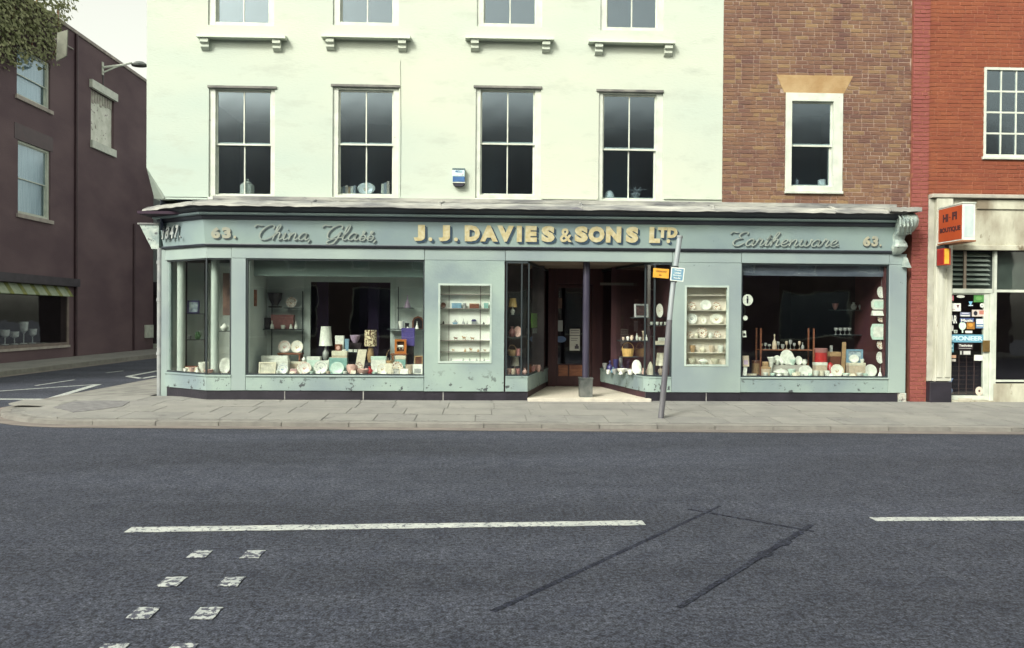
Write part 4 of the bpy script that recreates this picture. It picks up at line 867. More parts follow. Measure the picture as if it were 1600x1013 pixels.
m_ = MB(); put_text(m_, 'ALARM', ax - .085, ax + .085, az_(274.6), az_(270.6), UF - .103, UF - .1005, .03); m_.build('lettering', PORC, at_)
m_ = MB(); put_text(m_, 'BELL', ax - .06, ax + .06, az_(269.6), az_(266.6), UF - .103, UF - .1005, .02); m_.build('lettering', mat('royal_blue_enamel', (0, 0, 0)), at_)

# ================================================================== HI-FI SHOP
hf = thing('hifi_shopfront', (XP1, F, GZ), 'cream and white hi-fi shop entrance with a glazed door covered in stickers', 'shopfront')
def HX(px, py=500): return W(px, py, F)[0]
def HZ(py, px=1500): return W(px, py, F)[1]
STON = mat('weathered_cream_stone', (.20, .17, .12), (.50, .50, .40), 2.3, .85, .5, 25, stretch=(1, 1, .5), chips=(.12, .09, .05), thr=(.62, .70), chipscale=3.0)
WCOL = mat('dirty_white_pilaster', (.36, .36, .29), (.54, .55, .47), 2.2, .7, .3, 30, stretch=(3, 1, .4), chips=(.22, .17, .12), thr=(.66, .7), chipscale=6)
HE = 13.4
MB().bbox(HX(1452), HE, F - .06, F + .3, HZ(310), HZ(304), .01).build('string_course', mat('grey_stone_course', (.30, .29, .25), (.4, .38, .33), 5, .9), hf)
MB().box(HX(1486), HE, F + .03, F + .3, HZ(386), HZ(311)).build('fascia_panel', STON, hf)
MB().box(HX(1525), HE, F - .0, F + .028, HZ(326), HZ(312)).build('fascia_rail', STON, hf)
MB().bbox(HX(1478), HE, F - .03, F + .028, HZ(391), HZ(383), .01).build('lintel_rail', STON, hf)
MB().bbox(XP1 + .002, HX(1460), F + .03, F + .3, HZ(596), HZ(311), .004).build('pier', mat('grey_pier', (.33, .33, .28), (.45, .45, .38), 4, .8, .3), hf)
MB().bbox(HX(1460) + .002, HX(1486) - .002, F - .04, F + .3, HZ(596), HZ(311), .01).bbox(HX(1462), HX(1470), F - .06, F - .041, HZ(590), HZ(420), .008).bbox(HX(1475), HX(1483), F - .06, F - .041, HZ(590), HZ(420), .008).build('pilaster', WCOL, hf)
MB().bbox(XP1 + .002, HX(1485), F - .07, F + .3, GZ - .03, HZ(597), .008).build('pilaster_base', BLACK, hf)
# louvred light
MB().box(HX(1487), HE, F + .22, F + .26, HZ(451), HZ(392)).build('louvre_back', mat('louvre_dark', (.035, .05, .045), (.06, .08, .07), 3, .6), hf)
for k in range(7):
    zz = HZ(400 + k * 7.5); MB().add([(HX(1487), F + .12, zz), (HX(1553), F + .12, zz), (HX(1553), F + .2, zz + .05), (HX(1487), F + .2, zz + .05), (HX(1487), F + .12, zz + .008), (HX(1553), F + .12, zz + .008), (HX(1553), F + .2, zz + .058), (HX(1487), F + .2, zz + .058)], [(0, 1, 2, 3), (4, 5, 6, 7), (0, 1, 5, 4), (2, 3, 7, 6)]).build('louvre_slat', mat('grey_louvre', (.13, .17, .15), (.2, .24, .21), 5, .6), hf)
MB().box(HX(1510), HX(1514), F + .09, F + .115, HZ(451), HZ(392)).build('mullion', mat('brown_mullion', (.25, .2, .16), (.3, .25, .2), 5, .6), hf)
MB().bbox(HX(1486), HX(1554), F + .06, F + .2, HZ(458), HZ(451), .006).build('transom', WHITE, hf)
# door
zb_, zt_ = HZ(619), HZ(460)
hd = MB().bbox(HX(1486), HX(1488), F + .08, F + .14, zb_, zt_, .003).bbox(HX(1542), HX(1550), F + .08, F + .14, zb_, zt_, .006).bbox(HX(1486), HX(1550), F + .08, F + .14, zt_ + .001, HZ(458.2), .004).bbox(HX(1486), HX(1550), F + .08, F + .14, GZ + .03, zb_ - .001, .006).build('door', WHITE, hf)
MB().bbox(HX(1503), HX(1524), F + .055, F + .079, HZ(628), HZ(623), .004).build('letter_plate', mat('pale_old_plate', (.5, .48, .4), (.42, .4, .33), 5, .5), hd)
MB().bbox(HX(1540), HX(1550), F + .045, F + .079, HZ(550), HZ(532), .004).build('handle', BRASS, hd)
MB().box(HX(1488), HX(1542), F + .10, F + .105, zb_, zt_).build('pane', GL, hd)
MB().bbox(HX(1550) + .001, HX(1556), F + .04, F + .2, GZ + .0, HZ(458.2), .006).build('door_post', WHITE, hf)
MB().bbox(HX(1485) + .002, HX(1556), F + .0, F + .3, GZ - .02, GZ + .028, .006).build('doorstep', STON, hf)
# window beyond
x9 = HX(1556) + .002
MB().bbox(x9, HE, F + .05, F + .2, GZ - .02, HZ(600), .01).build('stallriser', STON, hf)
fo = MB().box(x9, x9 + .05, F + .06, F + .12, HZ(600), HZ(392)).box(x9 + .05, HE, F + .06, F + .12, HZ(597), HZ(594)).box(x9 + .05, HE, F + .06, F + .12, HZ(456), HZ(452)).build('window_frame', WHITE, hf)
MB().box(x9 + .05, HE, F + .09, F + .095, HZ(594), HZ(456)).box(x9 + .05, HE, F + .09, F + .095, HZ(452), HZ(392)).build('window_pane', GL, fo)
# vertical dark grille ribs behind the door glass
for k in range(4): x = HX(1498 + k * 12); MB().box(x - .006, x + .006, F + .2, F + .212, zb_, HZ(555)).build('grille_bar', mat('dark_brown_grille', (.06, .03, .03)), hf)
for k in range(9): z = HZ(560 + k * 7); MB().box(HX(1488), HX(1542), F + .213, F + .22, z - .004, z + .004).build('grille_bar', mat('dark_brown_grille', (.06, .03, .03)), hf)
# stickers on the glass (flat, so built flat)
def scol(r, g, b): return mat('sticker_%d_%d_%d' % (r * 100, g * 100, b * 100), (r, g, b), (r * .85, g * .85, b * .85), 30, .5)
YS = F + .094
def sticker(label, shapes, y=YS, par=None):
    xs = shapes[0]; root = None
    for i, sh_ in enumerate(shapes):
        kind, a, b_, t, bt, c_ = sh_[:6]; yy = y - .0022 * i
        mb = MB(); x0, x1 = HX(a), HX(b_); z1, z0 = HZ(t), HZ(bt)
        if kind == 'r': mb.box(x0, x1, yy - .002, yy, z0, z1)
        elif kind == 'o': mb.prism([((x0 + x1) / 2 + (x1 - x0) / 2 * math.cos(k * math.pi / 12), (z0 + z1) / 2 + (z1 - z0) / 2 * math.sin(k * math.pi / 12)) for k in range(24)], 'y', yy - .002, yy)
        elif kind == 't': mb.prism([(x0, z1), (x1, z1), ((x0 + x1) / 2, z0)], 'y', yy - .002, yy)
        else: put_text(mb, sh_[6], x0, x1, z0, z1, yy - .002, yy, .03)
        if i == 0:
            root = mb.build('sticker', scol(*c_), None, loc=((x0 + x1) / 2, yy, z0)); tag(root, label, 'sticker', 'stickers on the hi-fi shop door')
        else: mb.build('print', scol(*c_), root)
W_, BK, BL, RD = (.75, .78, .72), (.02, .02, .03), (.10, .28, .42), (.5, .08, .08)
sticker('pale blue strip sticker reading PIONEER across the shop door', [('r', 1485, 1543, 523, 535.5, (.13, .33, .45)), ('x', 1493, 1541, 525.5, 532.5, (.62, .82, .88), 'PIONEER'), ('o', 1487.5, 1492.5, 525.5, 532.5, (.62, .82, .88))])
sticker('pink square sticker in the top left corner of the shop door', [('r', 1486, 1494.5, 462, 470, (.6, .15, .2)), ('r', 1488, 1492.5, 464, 465.5, W_), ('r', 1487.5, 1493, 467, 468.2, W_)])
sticker('small pale slanted sticker at the top of the shop door', [('o', 1499, 1512, 461, 465.5, (.55, .58, .52))])
sticker('green sticker in the top right corner of the shop door', [('r', 1526, 1542, 461, 472, (.08, .26, .07)), ('o', 1529, 1539, 463, 469, (.16, .4, .12))])
sticker('wide white rectangular sticker with a small dark emblem', [('r', 1485.5, 1506, 474, 486.5, W_), ('t', 1499, 1503.5, 476.5, 481.5, (.15, .05, .08)), ('r', 1487, 1497, 483, 483.8, (.5, .3, .3))])
sticker('small bright blue shield sticker high on the shop door', [('t', 1518, 1524.5, 471, 478, (.2, .5, .7)), ('r', 1518, 1525, 476.5, 478, (.6, .75, .85))])
sticker('small round white sticker below the green one', [('o', 1536, 1542.5, 473.5, 480.5, W_), ('o', 1538, 1540.5, 476, 478, (.3, .4, .35))])
sticker('dark sticker with big pale letters AR', [('r', 1489, 1500.5, 492, 506.5, BK), ('x', 1490, 1500, 493, 505.5, W_, 'AR')])
sticker('pale lilac trapezoid sticker with a white rule', [('r', 1505, 1521, 488, 494.5, (.2, .22, .32)), ('r', 1506, 1520, 492.8, 494.2, W_), ('r', 1508, 1518, 489, 490.6, (.55, .58, .7))])
sticker('cream and red pictorial sticker at the right of the shop door', [('r', 1523.5, 1543, 484, 494.5, (.62, .55, .5)), ('r', 1535, 1542, 485, 491, (.5, .2, .15)), ('o', 1526, 1532, 486, 493, BK)])
sticker('dark blue sticker with a jagged white word on it', [('r', 1505, 1527, 497, 504, (.06, .09, .22)), ('x', 1506.5, 1525, 498.5, 503, W_, 'Music')])
sticker('round pale green sticker on a small stem', [('o', 1503.5, 1514.5, 503, 516, (.6, .8, .66)), ('r', 1508, 1510, 515, 520.5, (.6, .8, .66))])
sticker('orange and brown blurred sticker beside the round green one', [('r', 1515.5, 1528, 503, 514.5, (.35, .16, .03)), ('o', 1518, 1525, 505, 511, (.6, .3, .05))])
sticker('white over blue sticker at the right edge of the shop door', [('r', 1530, 1542, 498, 513, (.15, .25, .4)), ('r', 1530.5, 1541.5, 498.5, 506, W_), ('r', 1531, 1541, 508.5, 510, W_)])
sticker('small square white sticker below the AR letters', [('r', 1486.3, 1494.5, 509, 517.5, W_), ('r', 1490, 1490.6, 509.5, 517, (.4, .5, .4))])
sticker('row of small white printed marks above the blue strip', [('r', 1495.5, 1501, 516, 521, (.5, .56, .5)), ('r', 1497, 1500, 517, 520, (.2, .25, .2))])
sticker('small white bar sticker above the blue strip', [('r', 1513.5, 1524.5, 517, 520.8, W_)])
sticker('pale blue square sticker just under the blue strip', [('r', 1486, 1495.5, 537, 551, (.12, .3, .38)), ('o', 1489, 1494, 539, 543.5, (.55, .75, .8)), ('r', 1486.5, 1495, 546, 548.5, (.3, .5, .58))])
sticker('black sticker with the white word Technics', [('r', 1502, 1526, 536.8, 546.5, (.03, .02, .025)), ('x', 1503.5, 1524.5, 538.5, 542, W_, 'Technics'), ('r', 1504, 1523, 544.6, 545.2, (.5, .5, .48))])
sticker('small black and white barred sticker under the word Technics', [('r', 1504.5, 1522.5, 548, 555.5, (.05, .05, .05)), ('r', 1511, 1521.8, 549, 554.5, (.55, .56, .54)), ('r', 1506, 1507.5, 549, 554.5, W_)])
sticker('white square sticker with ragged edge at the right', [('r', 1528, 1541.5, 555, 564, W_)])
sticker('orange and white strip sticker at the left edge', [('r', 1485.5, 1499.5, 555.5, 560, (.5, .3, .2)), ('r', 1486, 1499, 561.5, 565.5, (.42, .4, .36))], y=YS)
sticker('blue triangular pennant sticker low on the shop door', [('t', 1484.5, 1495.5, 592, 604, (.2, .3, .5)), ('t', 1487, 1493, 594, 601, (.45, .55, .7))])
sticker('blue round sticker below the triangular pennant', [('o', 1485.5, 1494.5, 606, 616.5, (.16, .22, .34)), ('o', 1488, 1492, 608.5, 613, (.45, .52, .62))])
sticker('cream round sticker with a dark centre at the bottom right', [('o', 1530.5, 1542.5, 605, 619, (.68, .6, .5)), ('o', 1535, 1538, 610, 613.5, (.1, .05, .05))])
# illuminated projecting sign (unlit): broad side faces left
def boxsign(name, label, pf, pn, pe, tn, bn, facecol, endcol, txt):
    xf, _ = W(pf, (tn + bn) / 2, F - .08); d = ray(pn, (tn + bn) / 2); yn = xf * d.y / d.x
    x1, zt = W(pe, tn, yn); zb = W(pn, bn, yn)[1]; zt = W(pn, tn, yn)[1]
    r = thing(name, (xf, F - .05, zb), label, 'sign')
    MB().box(xf, x1, yn, F - .10, zb, zt).build('box', endcol, r)
    fc = MB().box(xf - .004, xf - .001, yn + .015, F - .115, zb + .02, zt - .02).build('face', facecol, r)
    return r, xf, x1, yn, zb, zt, fc
ORG = mat('orange_sign_face', (.30, .048, .014), (.37, .065, .018), 2.5, .5)
sg, xf, x1, yn, zb, zt, fc = boxsign('projecting_sign', 'orange hi-fi box sign projecting from the wall with a peeling white end', 1465, 1504, 1524, 318, 375, ORG, mat('peeling_white_sheet', (.50, .55, .52), (.78, .80, .74), 5, .6, .2, 30, chips=(.30, .12, .05), thr=(.68, .72), chipscale=5), None)
def sgtext(t, fa, fb, ga, gb):          # text on the left face: reads from far (wall) to near
    v, f = glyph(t, .05); xa = min(p[0] for p in v); xb_ = max(p[0] for p in v); za = min(p[1] for p in v); zz = max(p[1] for p in v)
    yy0, yy1 = F - .115, yn + .015; a, b_ = yy0 + (yy1 - yy0) * fa, yy0 + (yy1 - yy0) * fb
    MB().add([(xf - (.008 if p[2] > 0 else .0045), a + (p[0] - xa) / (xb_ - xa) * (b_ - a), zb + (zt - zb) * (ga + (p[1] - za) / (zz - za) * (gb - ga))) for p in v], f).build('lettering', mat('dark_maroon_letter', (.05, .012, .015)), fc)
sgtext('HI', .20, .43, .58, .80); sgtext('-', .47, .53, .68, .70); sgtext('FI', .60, .80, .60, .82); sgtext('BOUTIQUE', .07, .95, .26, .42)
MB().box(xf + .03, x1 - .03, yn - .006, yn - .001, zb + .05, zt - .03).build('end_panel', mat('faded_blue_grey', (.40, .50, .50), (.52, .6, .58), 7, .6), sg)
MB().box(xf - .012, x1 + .012, yn - .012, F - .10, zb - .03, zb - .001).build('bottom_rail', mat('rusty_rail', (.16, .06, .03), (.3, .14, .07), 9, .8), sg)
MB().box(xf - .012, x1 + .012, yn - .012, F - .10, zt + .001, zt + .025).build('top_rail', WHITE, sg)
MB().box(xf + .03, xf + .10, F - .10, F - .06, zb - .0, zt).build('wall_bracket', DARKFR, sg)
s2, xf2, x12, yn2, zb2, zt2, fc2 = boxsign('small_box_sign', 'small dark red box with a yellow end under the orange sign', 1463, 1474.5, 1485.5, 388, 414, mat('dark_red_face', (.30, .022, .02), (.24, .015, .015), 3, .5), mat('red_box_body', (.42, .05, .02), (.34, .03, .015), 3, .5), None)
MB().box(xf2 + .012, x12 - .03, yn2 - .006, yn2 - .001, zb2 + .02, zt2 - .01).build('end_panel', mat('yellow_end', (.62, .36, .03), (.7, .45, .06), 5, .5), s2)
MB().box(xf2 + .02, x12 - .02, yn2 + .02, F - .05, zt2 + .001, zt2 + .06).build('wall_bracket', DARKFR, s2)
MB().box(xf2 + .02, x12 - .02, F - .11, F - .05, zb2, zt2).build('wall_bracket', DARKFR, s2)

# ================================================================== SIGN POLE
PB = G(1032.5, 655.5, pz(2.7, 11.5))
pol = thing('sign_pole', (PB[0], PB[1], pz(*PB) - .02), 'bent leaning grey street pole standing in the pavement before the doorway', 'pole')
YP = PB[1]
def PP(px, py, y=YP): x, z = W(px, py, y); return (x, y, z)
MB().tube([(PB[0], YP, .09), PP(1035, 630), PP(1041, 560), PP(1046, 500)], .045, 14).build('lower_shaft', mat('galvanised_dark', (.11, .11, .13), (.16, .16, .17), 5, .5, .1, 30, stretch=(3, 3, .4), metal=.2), pol, smooth=True)
MB().tube([PP(1046, 500.5), PP(1050.5, 455), PP(1056, 415), PP(1062, 372)], .040, 14).build('upper_shaft', mat('galvanised_pale', (.27, .31, .33), (.34, .38, .39), 5, .5, .1, 30, stretch=(3, 3, .4), metal=.15), pol, smooth=True)
MB().tube([PP(1062, 372), PP(1062.6, 368.5)], .047, 14).build('cap', STEEL, pol)
MB().tube([PP(1054.5, 421), PP(1055.2, 416)], .05, 14).build('clip', DARKFR, pol); MB().tube([PP(1052.8, 441), PP(1053.5, 436)], .05, 14).build('clip', DARKFR, pol)
def plate_sign(pts, y, m, name, label, cat, rim=None, lines=()):
    q = [W(px, py, y) for px, py in pts]; cx = sum(p[0] for p in q) / 4; cz = min(p[1] for p in q)
    o = MB().prism(q, 'y', y - .004, y + .004).build(name, rim or m, None, loc=(cx, y, cz)); tag(o, label, cat)
    c = (sum(p[0] for p in q) / 4, sum(p[1] for p in q) / 4); inn = [(c[0] + (p[0] - c[0]) * .86, c[1] + (p[1] - c[1]) * .86) for p in q]
    if rim: MB().prism(inn, 'y', y - .0065, y - .0042).build('panel', m, o)
    def at(u, v):                        # u, v in 0..1 (v up)
        a = Vector(inn[3]).lerp(Vector(inn[2]), u); b_ = Vector(inn[0]).lerp(Vector(inn[1]), u); return a.lerp(b_, v)
    for (t, u0, u1, v0, v1, mm) in lines:
        vv, ff = glyph(t, .03); xa = min(p[0] for p in vv); xb_ = max(p[0] for p in vv); za = min(p[1] for p in vv); zz = max(p[1] for p in vv); L2 = []
        for p in vv:
            k = at(u0 + (p[0] - xa) / (xb_ - xa) * (u1 - u0), v0 + (p[1] - za) / (zz - za) * (v1 - v0)); L2.append((k.x, y - (.0085 if p[2] > 0 else .0068), k.y))
        MB().add(L2, ff).build('lettering', mm, o)
    return o
YB = YP - .055
BLU = mat('parking_sign_blue', (.13, .27, .38), (.18, .34, .44), 8, .5)
plate_sign([(1049, 417.5), (1070, 419.5), (1067.5, 440.5), (1047, 438.5)], YB, BLU, 'waiting_sign', 'small blue waiting-restriction plate with a white rim on the leaning pole', 'sign', PORC,
           [('Waiting', .2, .8, .78, .93, PORC), ('Limited', .24, .78, .56, .70, PORC), ('8am-6pm', .14, .86, .33, .48, PORC), ('Mon-Sat', .2, .8, .12, .26, PORC)])
plate_sign([(1021, 419), (1045.5, 421), (1044.5, 435.5), (1020, 433.5)], F - .03, mat('amber_plate', (.62, .30, .03), (.70, .38, .05), 8, .5), 'yellow_sign', 'small amber plate at the top of the doorway glass beside the pole', 'sign', None,
           [('LOADING', .1, .6, .62, .86, mat('amber_shade', (.30, .12, .02))), ('ONLY', .62, .92, .62, .86, mat('amber_shade', (0, 0, 0))), ('-', .35, .55, .18, .34, mat('amber_shade', (0, 0, 0)))])

# ================================================================== MAROON BUILDING ACROSS THE SIDE STREET
PXX = -14.86
mr = thing('maroon_building', (PXX, 20, .12), 'long maroon-painted building across the side street with a blocked white window', 'building')
ztop_ = S(117, 47, PXX)[1]; yend = S(239.5, 400, PXX)[0]
def SY_(px, py=300): return S(px, py, PXX)[0]
def SZ(px, py): return S(px, py, PXX)[1]
def srect(pl, pr, pt, pb):
    pm = (pl + pr) / 2; pmy = (pt + pb) / 2; return (S(pl, pmy, PXX)[0], S(pr, pmy, PXX)[0], SZ(pm, pb), SZ(pm, pt))
hw1 = srect(47 - 8, 78.5, 92, 168); hw2 = srect(49 - 10, 79, 230, 343); hbl = srect(142, 178, 151, 223)
hshop = srect(-30, 108, 446, 553); hshop = (14.8, hshop[1], .55, SZ(108, 450)); hw1 = (SY_(26), SY_(78.5, 130), SZ(78, 173), SZ(60, 89)); hw2 = (SY_(28), SY_(79, 290), SZ(79, 345), SZ(60, 230))
hbl = (SY_(142, 180), SY_(178, 190), SZ(160, 227), SZ(160, 148))
hs_ = [hw1, hw2, hbl, hshop]
wall_grid(MB(), 14.0, yend, .10, ztop_ - .12, hs_, PXX, PXX - .3, swap=True).build('wall', PURP, mr)
MB().box(-32, PXX - .003, 13.9, 14.0, .1, ztop_ - .12).build('front_wall', PURP, mr)
MB().box(-32, PXX + .05, 13.85, yend + .04, ztop_ - .119, ztop_).build('coping', mat('pale_coping', (.30, .27, .25), (.42, .38, .34), 4, .8), mr)
MB().box(-32, PXX - .02, yend - .3, yend, .1, ztop_ - .12).build('end_wall', PURP, mr)
# slight projecting left bay (the wall steps at the vertical pipe line)
ys_ = SY_(117, 300)
MB().box(PXX + .0, PXX + .0001, 0, 0, 0, 0) if False else None
MB().tube([(PXX + .05, ys_, .14), (PXX + .05, ys_, ztop_ - .15)], .055, 10).build('downpipe', mat('maroon_pipe', (.035, .015, .022), (.05, .022, .03), 5, .5), mr, smooth=True)
yp2 = SY_(208, 450); MB().tube([(PXX + .04, yp2, .14), (PXX + .04, yp2, SZ(208, 350))], .05, 8).build('downpipe', mat('maroon_pipe', (0, 0, 0)), mr, smooth=True)
MB().box(PXX - 3.5, PXX - 3.4, 14.2, yend - .4, .1, ztop_ - .3).box(PXX - 3.4, PXX - .31, 14.2, yend - .4, 3.6, 3.7).build('room_walls', DIM, mr)
for k, h in enumerate((hw1, hw2)):
    y0, y1, z0, z1 = h; w = y1 - y0; hh = z1 - z0
    wd = sash_window(mr, 'window', PXX, z0, (y0 + y1) / 2, w, hh, (.13, .13, .12, .1), hh * (.5 if k else .47), bars=False, rotz=rad(90), gm=GLU)
    wd.location = Vector((PXX - .06, (y0 + y1) / 2, z0)) - mr.location
    MB().box(PXX - .26, PXX - .25, y0, y1, z0, z1).build('net_curtain', mat('net_curtain', (.36, .42, .44), (.55, .62, .62), 2.5, .9, stretch=(1, 8, .5)), mr)
    MB().box(PXX + .001, PXX + .07, y0 - .1, y1 + .1, z0 - .12, z0 - .0).build('window_sill', mat('pale_coping', (0, 0, 0)), mr)
    if k: MB().box(PXX + .001, PXX + .012, y0 - .2, y1 + .12, z1 + .0, z1 + .5).build('window_head', mat('maroon_pipe', (0, 0, 0)), mr)
y0, y1, z0, z1 = hbl
bw = MB(); bw.box(PXX - .2, PXX - .10, y0, y1, z0, z1)
bl = bw.build('blocked_window', mat('peeling_white_boarding', (.62, .65, .56), (.80, .82, .74), 3, .8, .6, 12, chips=(.20, .15, .15), thr=(.61, .64), chipscale=7), mr)
for k in range(9):                      # hanging ragged lath ends at the head
    yy = y0 + (y1 - y0) * (k + .5) / 9; MB().box(PXX - .099, PXX - .07, yy - .06, yy + .06, z1 - random.uniform(.25, .5), z1 - .02).build('slat', mat('weathered_slat', (.5, .5, .44), (.34, .3, .28), 6, .8), bl)
MB().box(PXX + .001, PXX + .12, y0 - .12, y1 + .1, z1 + .0, z1 + .3).build('window_lintel', WHITE, mr)
MB().box(PXX + .001, PXX + .09, y0 - .05, y1 + .05, z0 - .28, z0).build('window_sill', WHITE, mr)
# shop in the maroon building
y0, y1, z0, z1 = hshop
MB().box(PXX + .001, PXX + .22, 14.0, SY_(116, 440), SZ(110, 448), SZ(112, 436)).build('shop_fascia', mat('near_black_fascia', (.02, .016, .025), (.035, .028, .04), 3, .5), mr)
MB().box(PXX - .04, PXX + .0, y1 - .12, y1, z0, z1).box(PXX - .04, PXX + .0, 14.8, y1 - .12, z0, z0 + .1).build('shop_window_frame', mat('brown_grey_frame', (.14, .11, .10), (.2, .16, .14), 5, .6), mr)
MB().box(PXX - .035, PXX - .03, 14.8, y1 - .12, z0 + .1, z1).build('shop_window_pane', GL, mr)
za, zb3 = SZ(100, 463), SZ(100, 448)
nst = 52; ya_ = 16.0
for k in range(nst):
    p0 = ya_ + (y1 - .15 - ya_) * k / nst; p1 = ya_ + (y1 - .15 - ya_) * (k + 1) / nst
    MB().add([(PXX + .02, p0 + .005, zb3), (PXX + .02, p1 - .005, zb3), (PXX + .26, p1 - .04, za), (PXX + .26, p0 - .04, za), (PXX + .0, p0 + .005, zb3), (PXX + .0, p1 - .005, zb3), (PXX + .25, p1 - .04, za - .02), (PXX + .25, p0 - .04, za - .02)], [(0, 1, 2, 3), (4, 5, 6, 7), (0, 3, 7, 4), (1, 2, 6, 5), (2, 3, 7, 6)]).build('awning_strip', mat('awning_pale', (.22, .27, .19), (.3, .34, .25), 5, .8) if k % 3 else mat('awning_olive', (.10, .13, .05), (.2, .2, .05), 9, .8), mr)
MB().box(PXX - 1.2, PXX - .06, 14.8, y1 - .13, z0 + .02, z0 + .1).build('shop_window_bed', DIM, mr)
MB().box(PXX + .001, PXX + .05, 14.8, y1, z0 - .08, z0 - .0).build('shop_sill', mat('pale_coping', (0, 0, 0)), mr)
wbx = S(231, 518, PXX); w_ = thing('wall_cabinet', (PXX, wbx[0], wbx[1]), 'small white meter cabinet low on the far end of the maroon wall', 'cabinet')
MB().bbox(PXX + .001, PXX + .1, wbx[0] - .35, wbx[0] + .35, SZ(231, 528), SZ(231, 508), .01).build('case', WHITE, w_)
MB().box(PXX + .101, PXX + .106, wbx[0] - .3, wbx[0] + .3, SZ(231, 526), SZ(231, 510)).build('door', WHITE, w_)
# glassware in the far shop window
for k in range(11):
    h_ = random.uniform(.35, .75); yy = 21.6 + k * .5; 
    if yy > y1 - .3: break
    o = MB().lathe([(.11, 0), (.11, .02), (.015, .04), (.015, h_ * .45), (.12, h_ * .6), (.14, h_), (.12, h_)], 10).build('glass_vase', mat('cut_glass', (.42, .44, .46), (.65, .67, .68), 9, .15), None, local=True, smooth=True)
    o.location = (PXX - .45, yy, z0 + .1); tag(o, 'tall cut glass vase behind the maroon building shop window, number %s from the left edge' % ['one','two','three','four','five','six','seven','eight','nine','ten','eleven'][k], 'vase', 'glass vases in the maroon building shop window')
# floodlight on a bracket
fy, fz = S(160, 108, PXX); fl = thing('floodlight', (PXX, fy, fz), 'street light on a white bracket high on the maroon wall', 'street light')
e = S(200, 99, PXX); xo = 1.6
MB().box(PXX + .001, PXX + .03, fy - .06, fy + .06, SZ(161, 118), SZ(161, 98)).build('bracket', WHITE, fl)
tip = W(205, 98.5, fy + 1.5)
MB().tube([(PXX + .03, fy, SZ(161, 106)), (PXX + .5, fy + .5, W(180, 102, fy + .5)[1]), (tip[0], fy + 1.5, tip[1])], .045, 8).build('arm', WHITE, fl)
MB().tube([(PXX + .03, fy, SZ(161, 114)), (PXX + .45, fy + .45, W(178, 103, fy + .5)[1])], .03, 8).build('brace', WHITE, fl)
t2 = W(223, 101, fy + 1.7)
MB().lathe([(.02, 0), (.30, .02), (.34, .08), (.16, .2), (.05, .22)], 14, (0, 0, 0), 1, .6).build('lamp_head', mat('dark_lamp_head', (.05, .06, .06), (.12, .13, .12), 6, .5), fl, local=True, smooth=True).location = Vector(((tip[0] + t2[0]) / 2 + .1, fy + 1.6, tip[1] - .12)) - fl.location
MB().tube([(PXX + .03, fy, SZ(161, 118)), (PXX + .03, fy, SZ(161, 138))], .015, 6).build('cable', DARKFR, fl)
# hanging sign near the top left, on a rod
hy, hz = S(113, 77, PXX); hg = thing('hanging_sign', (PXX, hy, hz), 'weathered grey hanging sign board on a rod at the top left of the maroon wall', 'sign')
q = [W(90, 52, 24.5), W(106, 47, 24.5), W(104, 88, 24.5), W(88, 96, 24.5)]
MB().prism(q, 'y', 24.48, 24.53).build('board', mat('faded_grey_board', (.14, .15, .12), (.24, .25, .2), 3, .8, .3, 20), hg)
a = W(88, 62, 24.6)
MB().tube([(PXX + .02, hy, hz), (a[0], 24.55, a[1])], .03, 8).build('rod', mat('grey_rod', (.22, .2, .18), (.3, .28, .25), 5, .6), hg)
# creeper
rnd = random.Random(4)
cr = thing('creeper', (PXX, 24.0, 9.5), 'olive green creeper hanging over the top left of the maroon wall', 'plant')
mb = MB()
for k in range(5200):
    px = rnd.uniform(-40, 112); py = rnd.uniform(-40, 128)
    lim = 100 - max(0, (px - 60)) * .5 + 9 * math.sin(px * .35) + 6 * math.sin(px * .11)
    if px > 84: lim = 52 - (px - 84) * 1.5
    if py > lim or (py > lim - 18 and rnd.random() < .5): continue
    y, z = S(px, py, PXX); y = max(14.2, y); x = PXX + rnd.uniform(.06, .38); s_ = rnd.uniform(.05, .10)
    n = Vector((1, rnd.uniform(-.8, .8), rnd.uniform(-.3, 1))).normalized(); a = n.orthogonal().normalized(); a.rotate(Matrix.Rotation(rnd.uniform(0, 6.28), 3, n)); b_ = n.cross(a); c = Vector((x, y, z))
    mb.add([c - a * s_, c - b_ * s_ * .6, c + a * s_, c + b_ * s_ * .6], [(0, 1, 2, 3)])
o = mb.build('foliage', mat('olive_leaf', (.13, .15, .06), (.28, .29, .15), 5, .7), cr); o['kind'] = 'stuff'
for k in range(5): MB().tube([(PXX + .05, 22 + k * 1.3, 12.3), (PXX + .08, 22.2 + k * 1.25, 11.2), (PXX + .06, 22 + k * 1.2, 10.3)], .02, 6).build('stem', WOOD, cr)

# building closing the side street
ey = yend + 1.2
eb = thing('grey_building', (-14, ey, .12), 'narrow grey clad building with a dark doorway closing the side street', 'building')
def E_(px, py): return W(px, py, ey)
MB().box(-20, -9.2, ey, ey + .3, E_(245, 441)[1], 12.0 - 3.4).build('cladding', mat('grey_cladding', (.26, .29, .30), (.32, .35, .36), 3, .8), eb)
for k in range(24): MB().box(-14.6 + k * .22, -14.5 + k * .22, ey - .03, ey - .001, E_(245, 440)[1], 8.5).build('cladding_rib', mat('grey_cladding', (0, 0, 0)), eb)
MB().box(-20, -9.2, ey - .12, ey + .3, E_(245, 460)[1], E_(245, 441)[1] - .002).build('fascia', mat('near_black_fascia', (0, 0, 0)), eb)
MB().box(-20, -9.2, ey + .1, ey + .3, .1, E_(245, 460)[1] - .002).build('wall', mat('dark_shop_wall', (.03, .022, .03), (.045, .03, .04), 3, .7), eb)
MB().box(-13.45, -13.38, ey + .03, ey + .099, .14, 3.0).box(-12.6, -12.53, ey + .03, ey + .099, .14, 3.0).build('door_post', mat('grey_rod', (0, 0, 0)), eb)
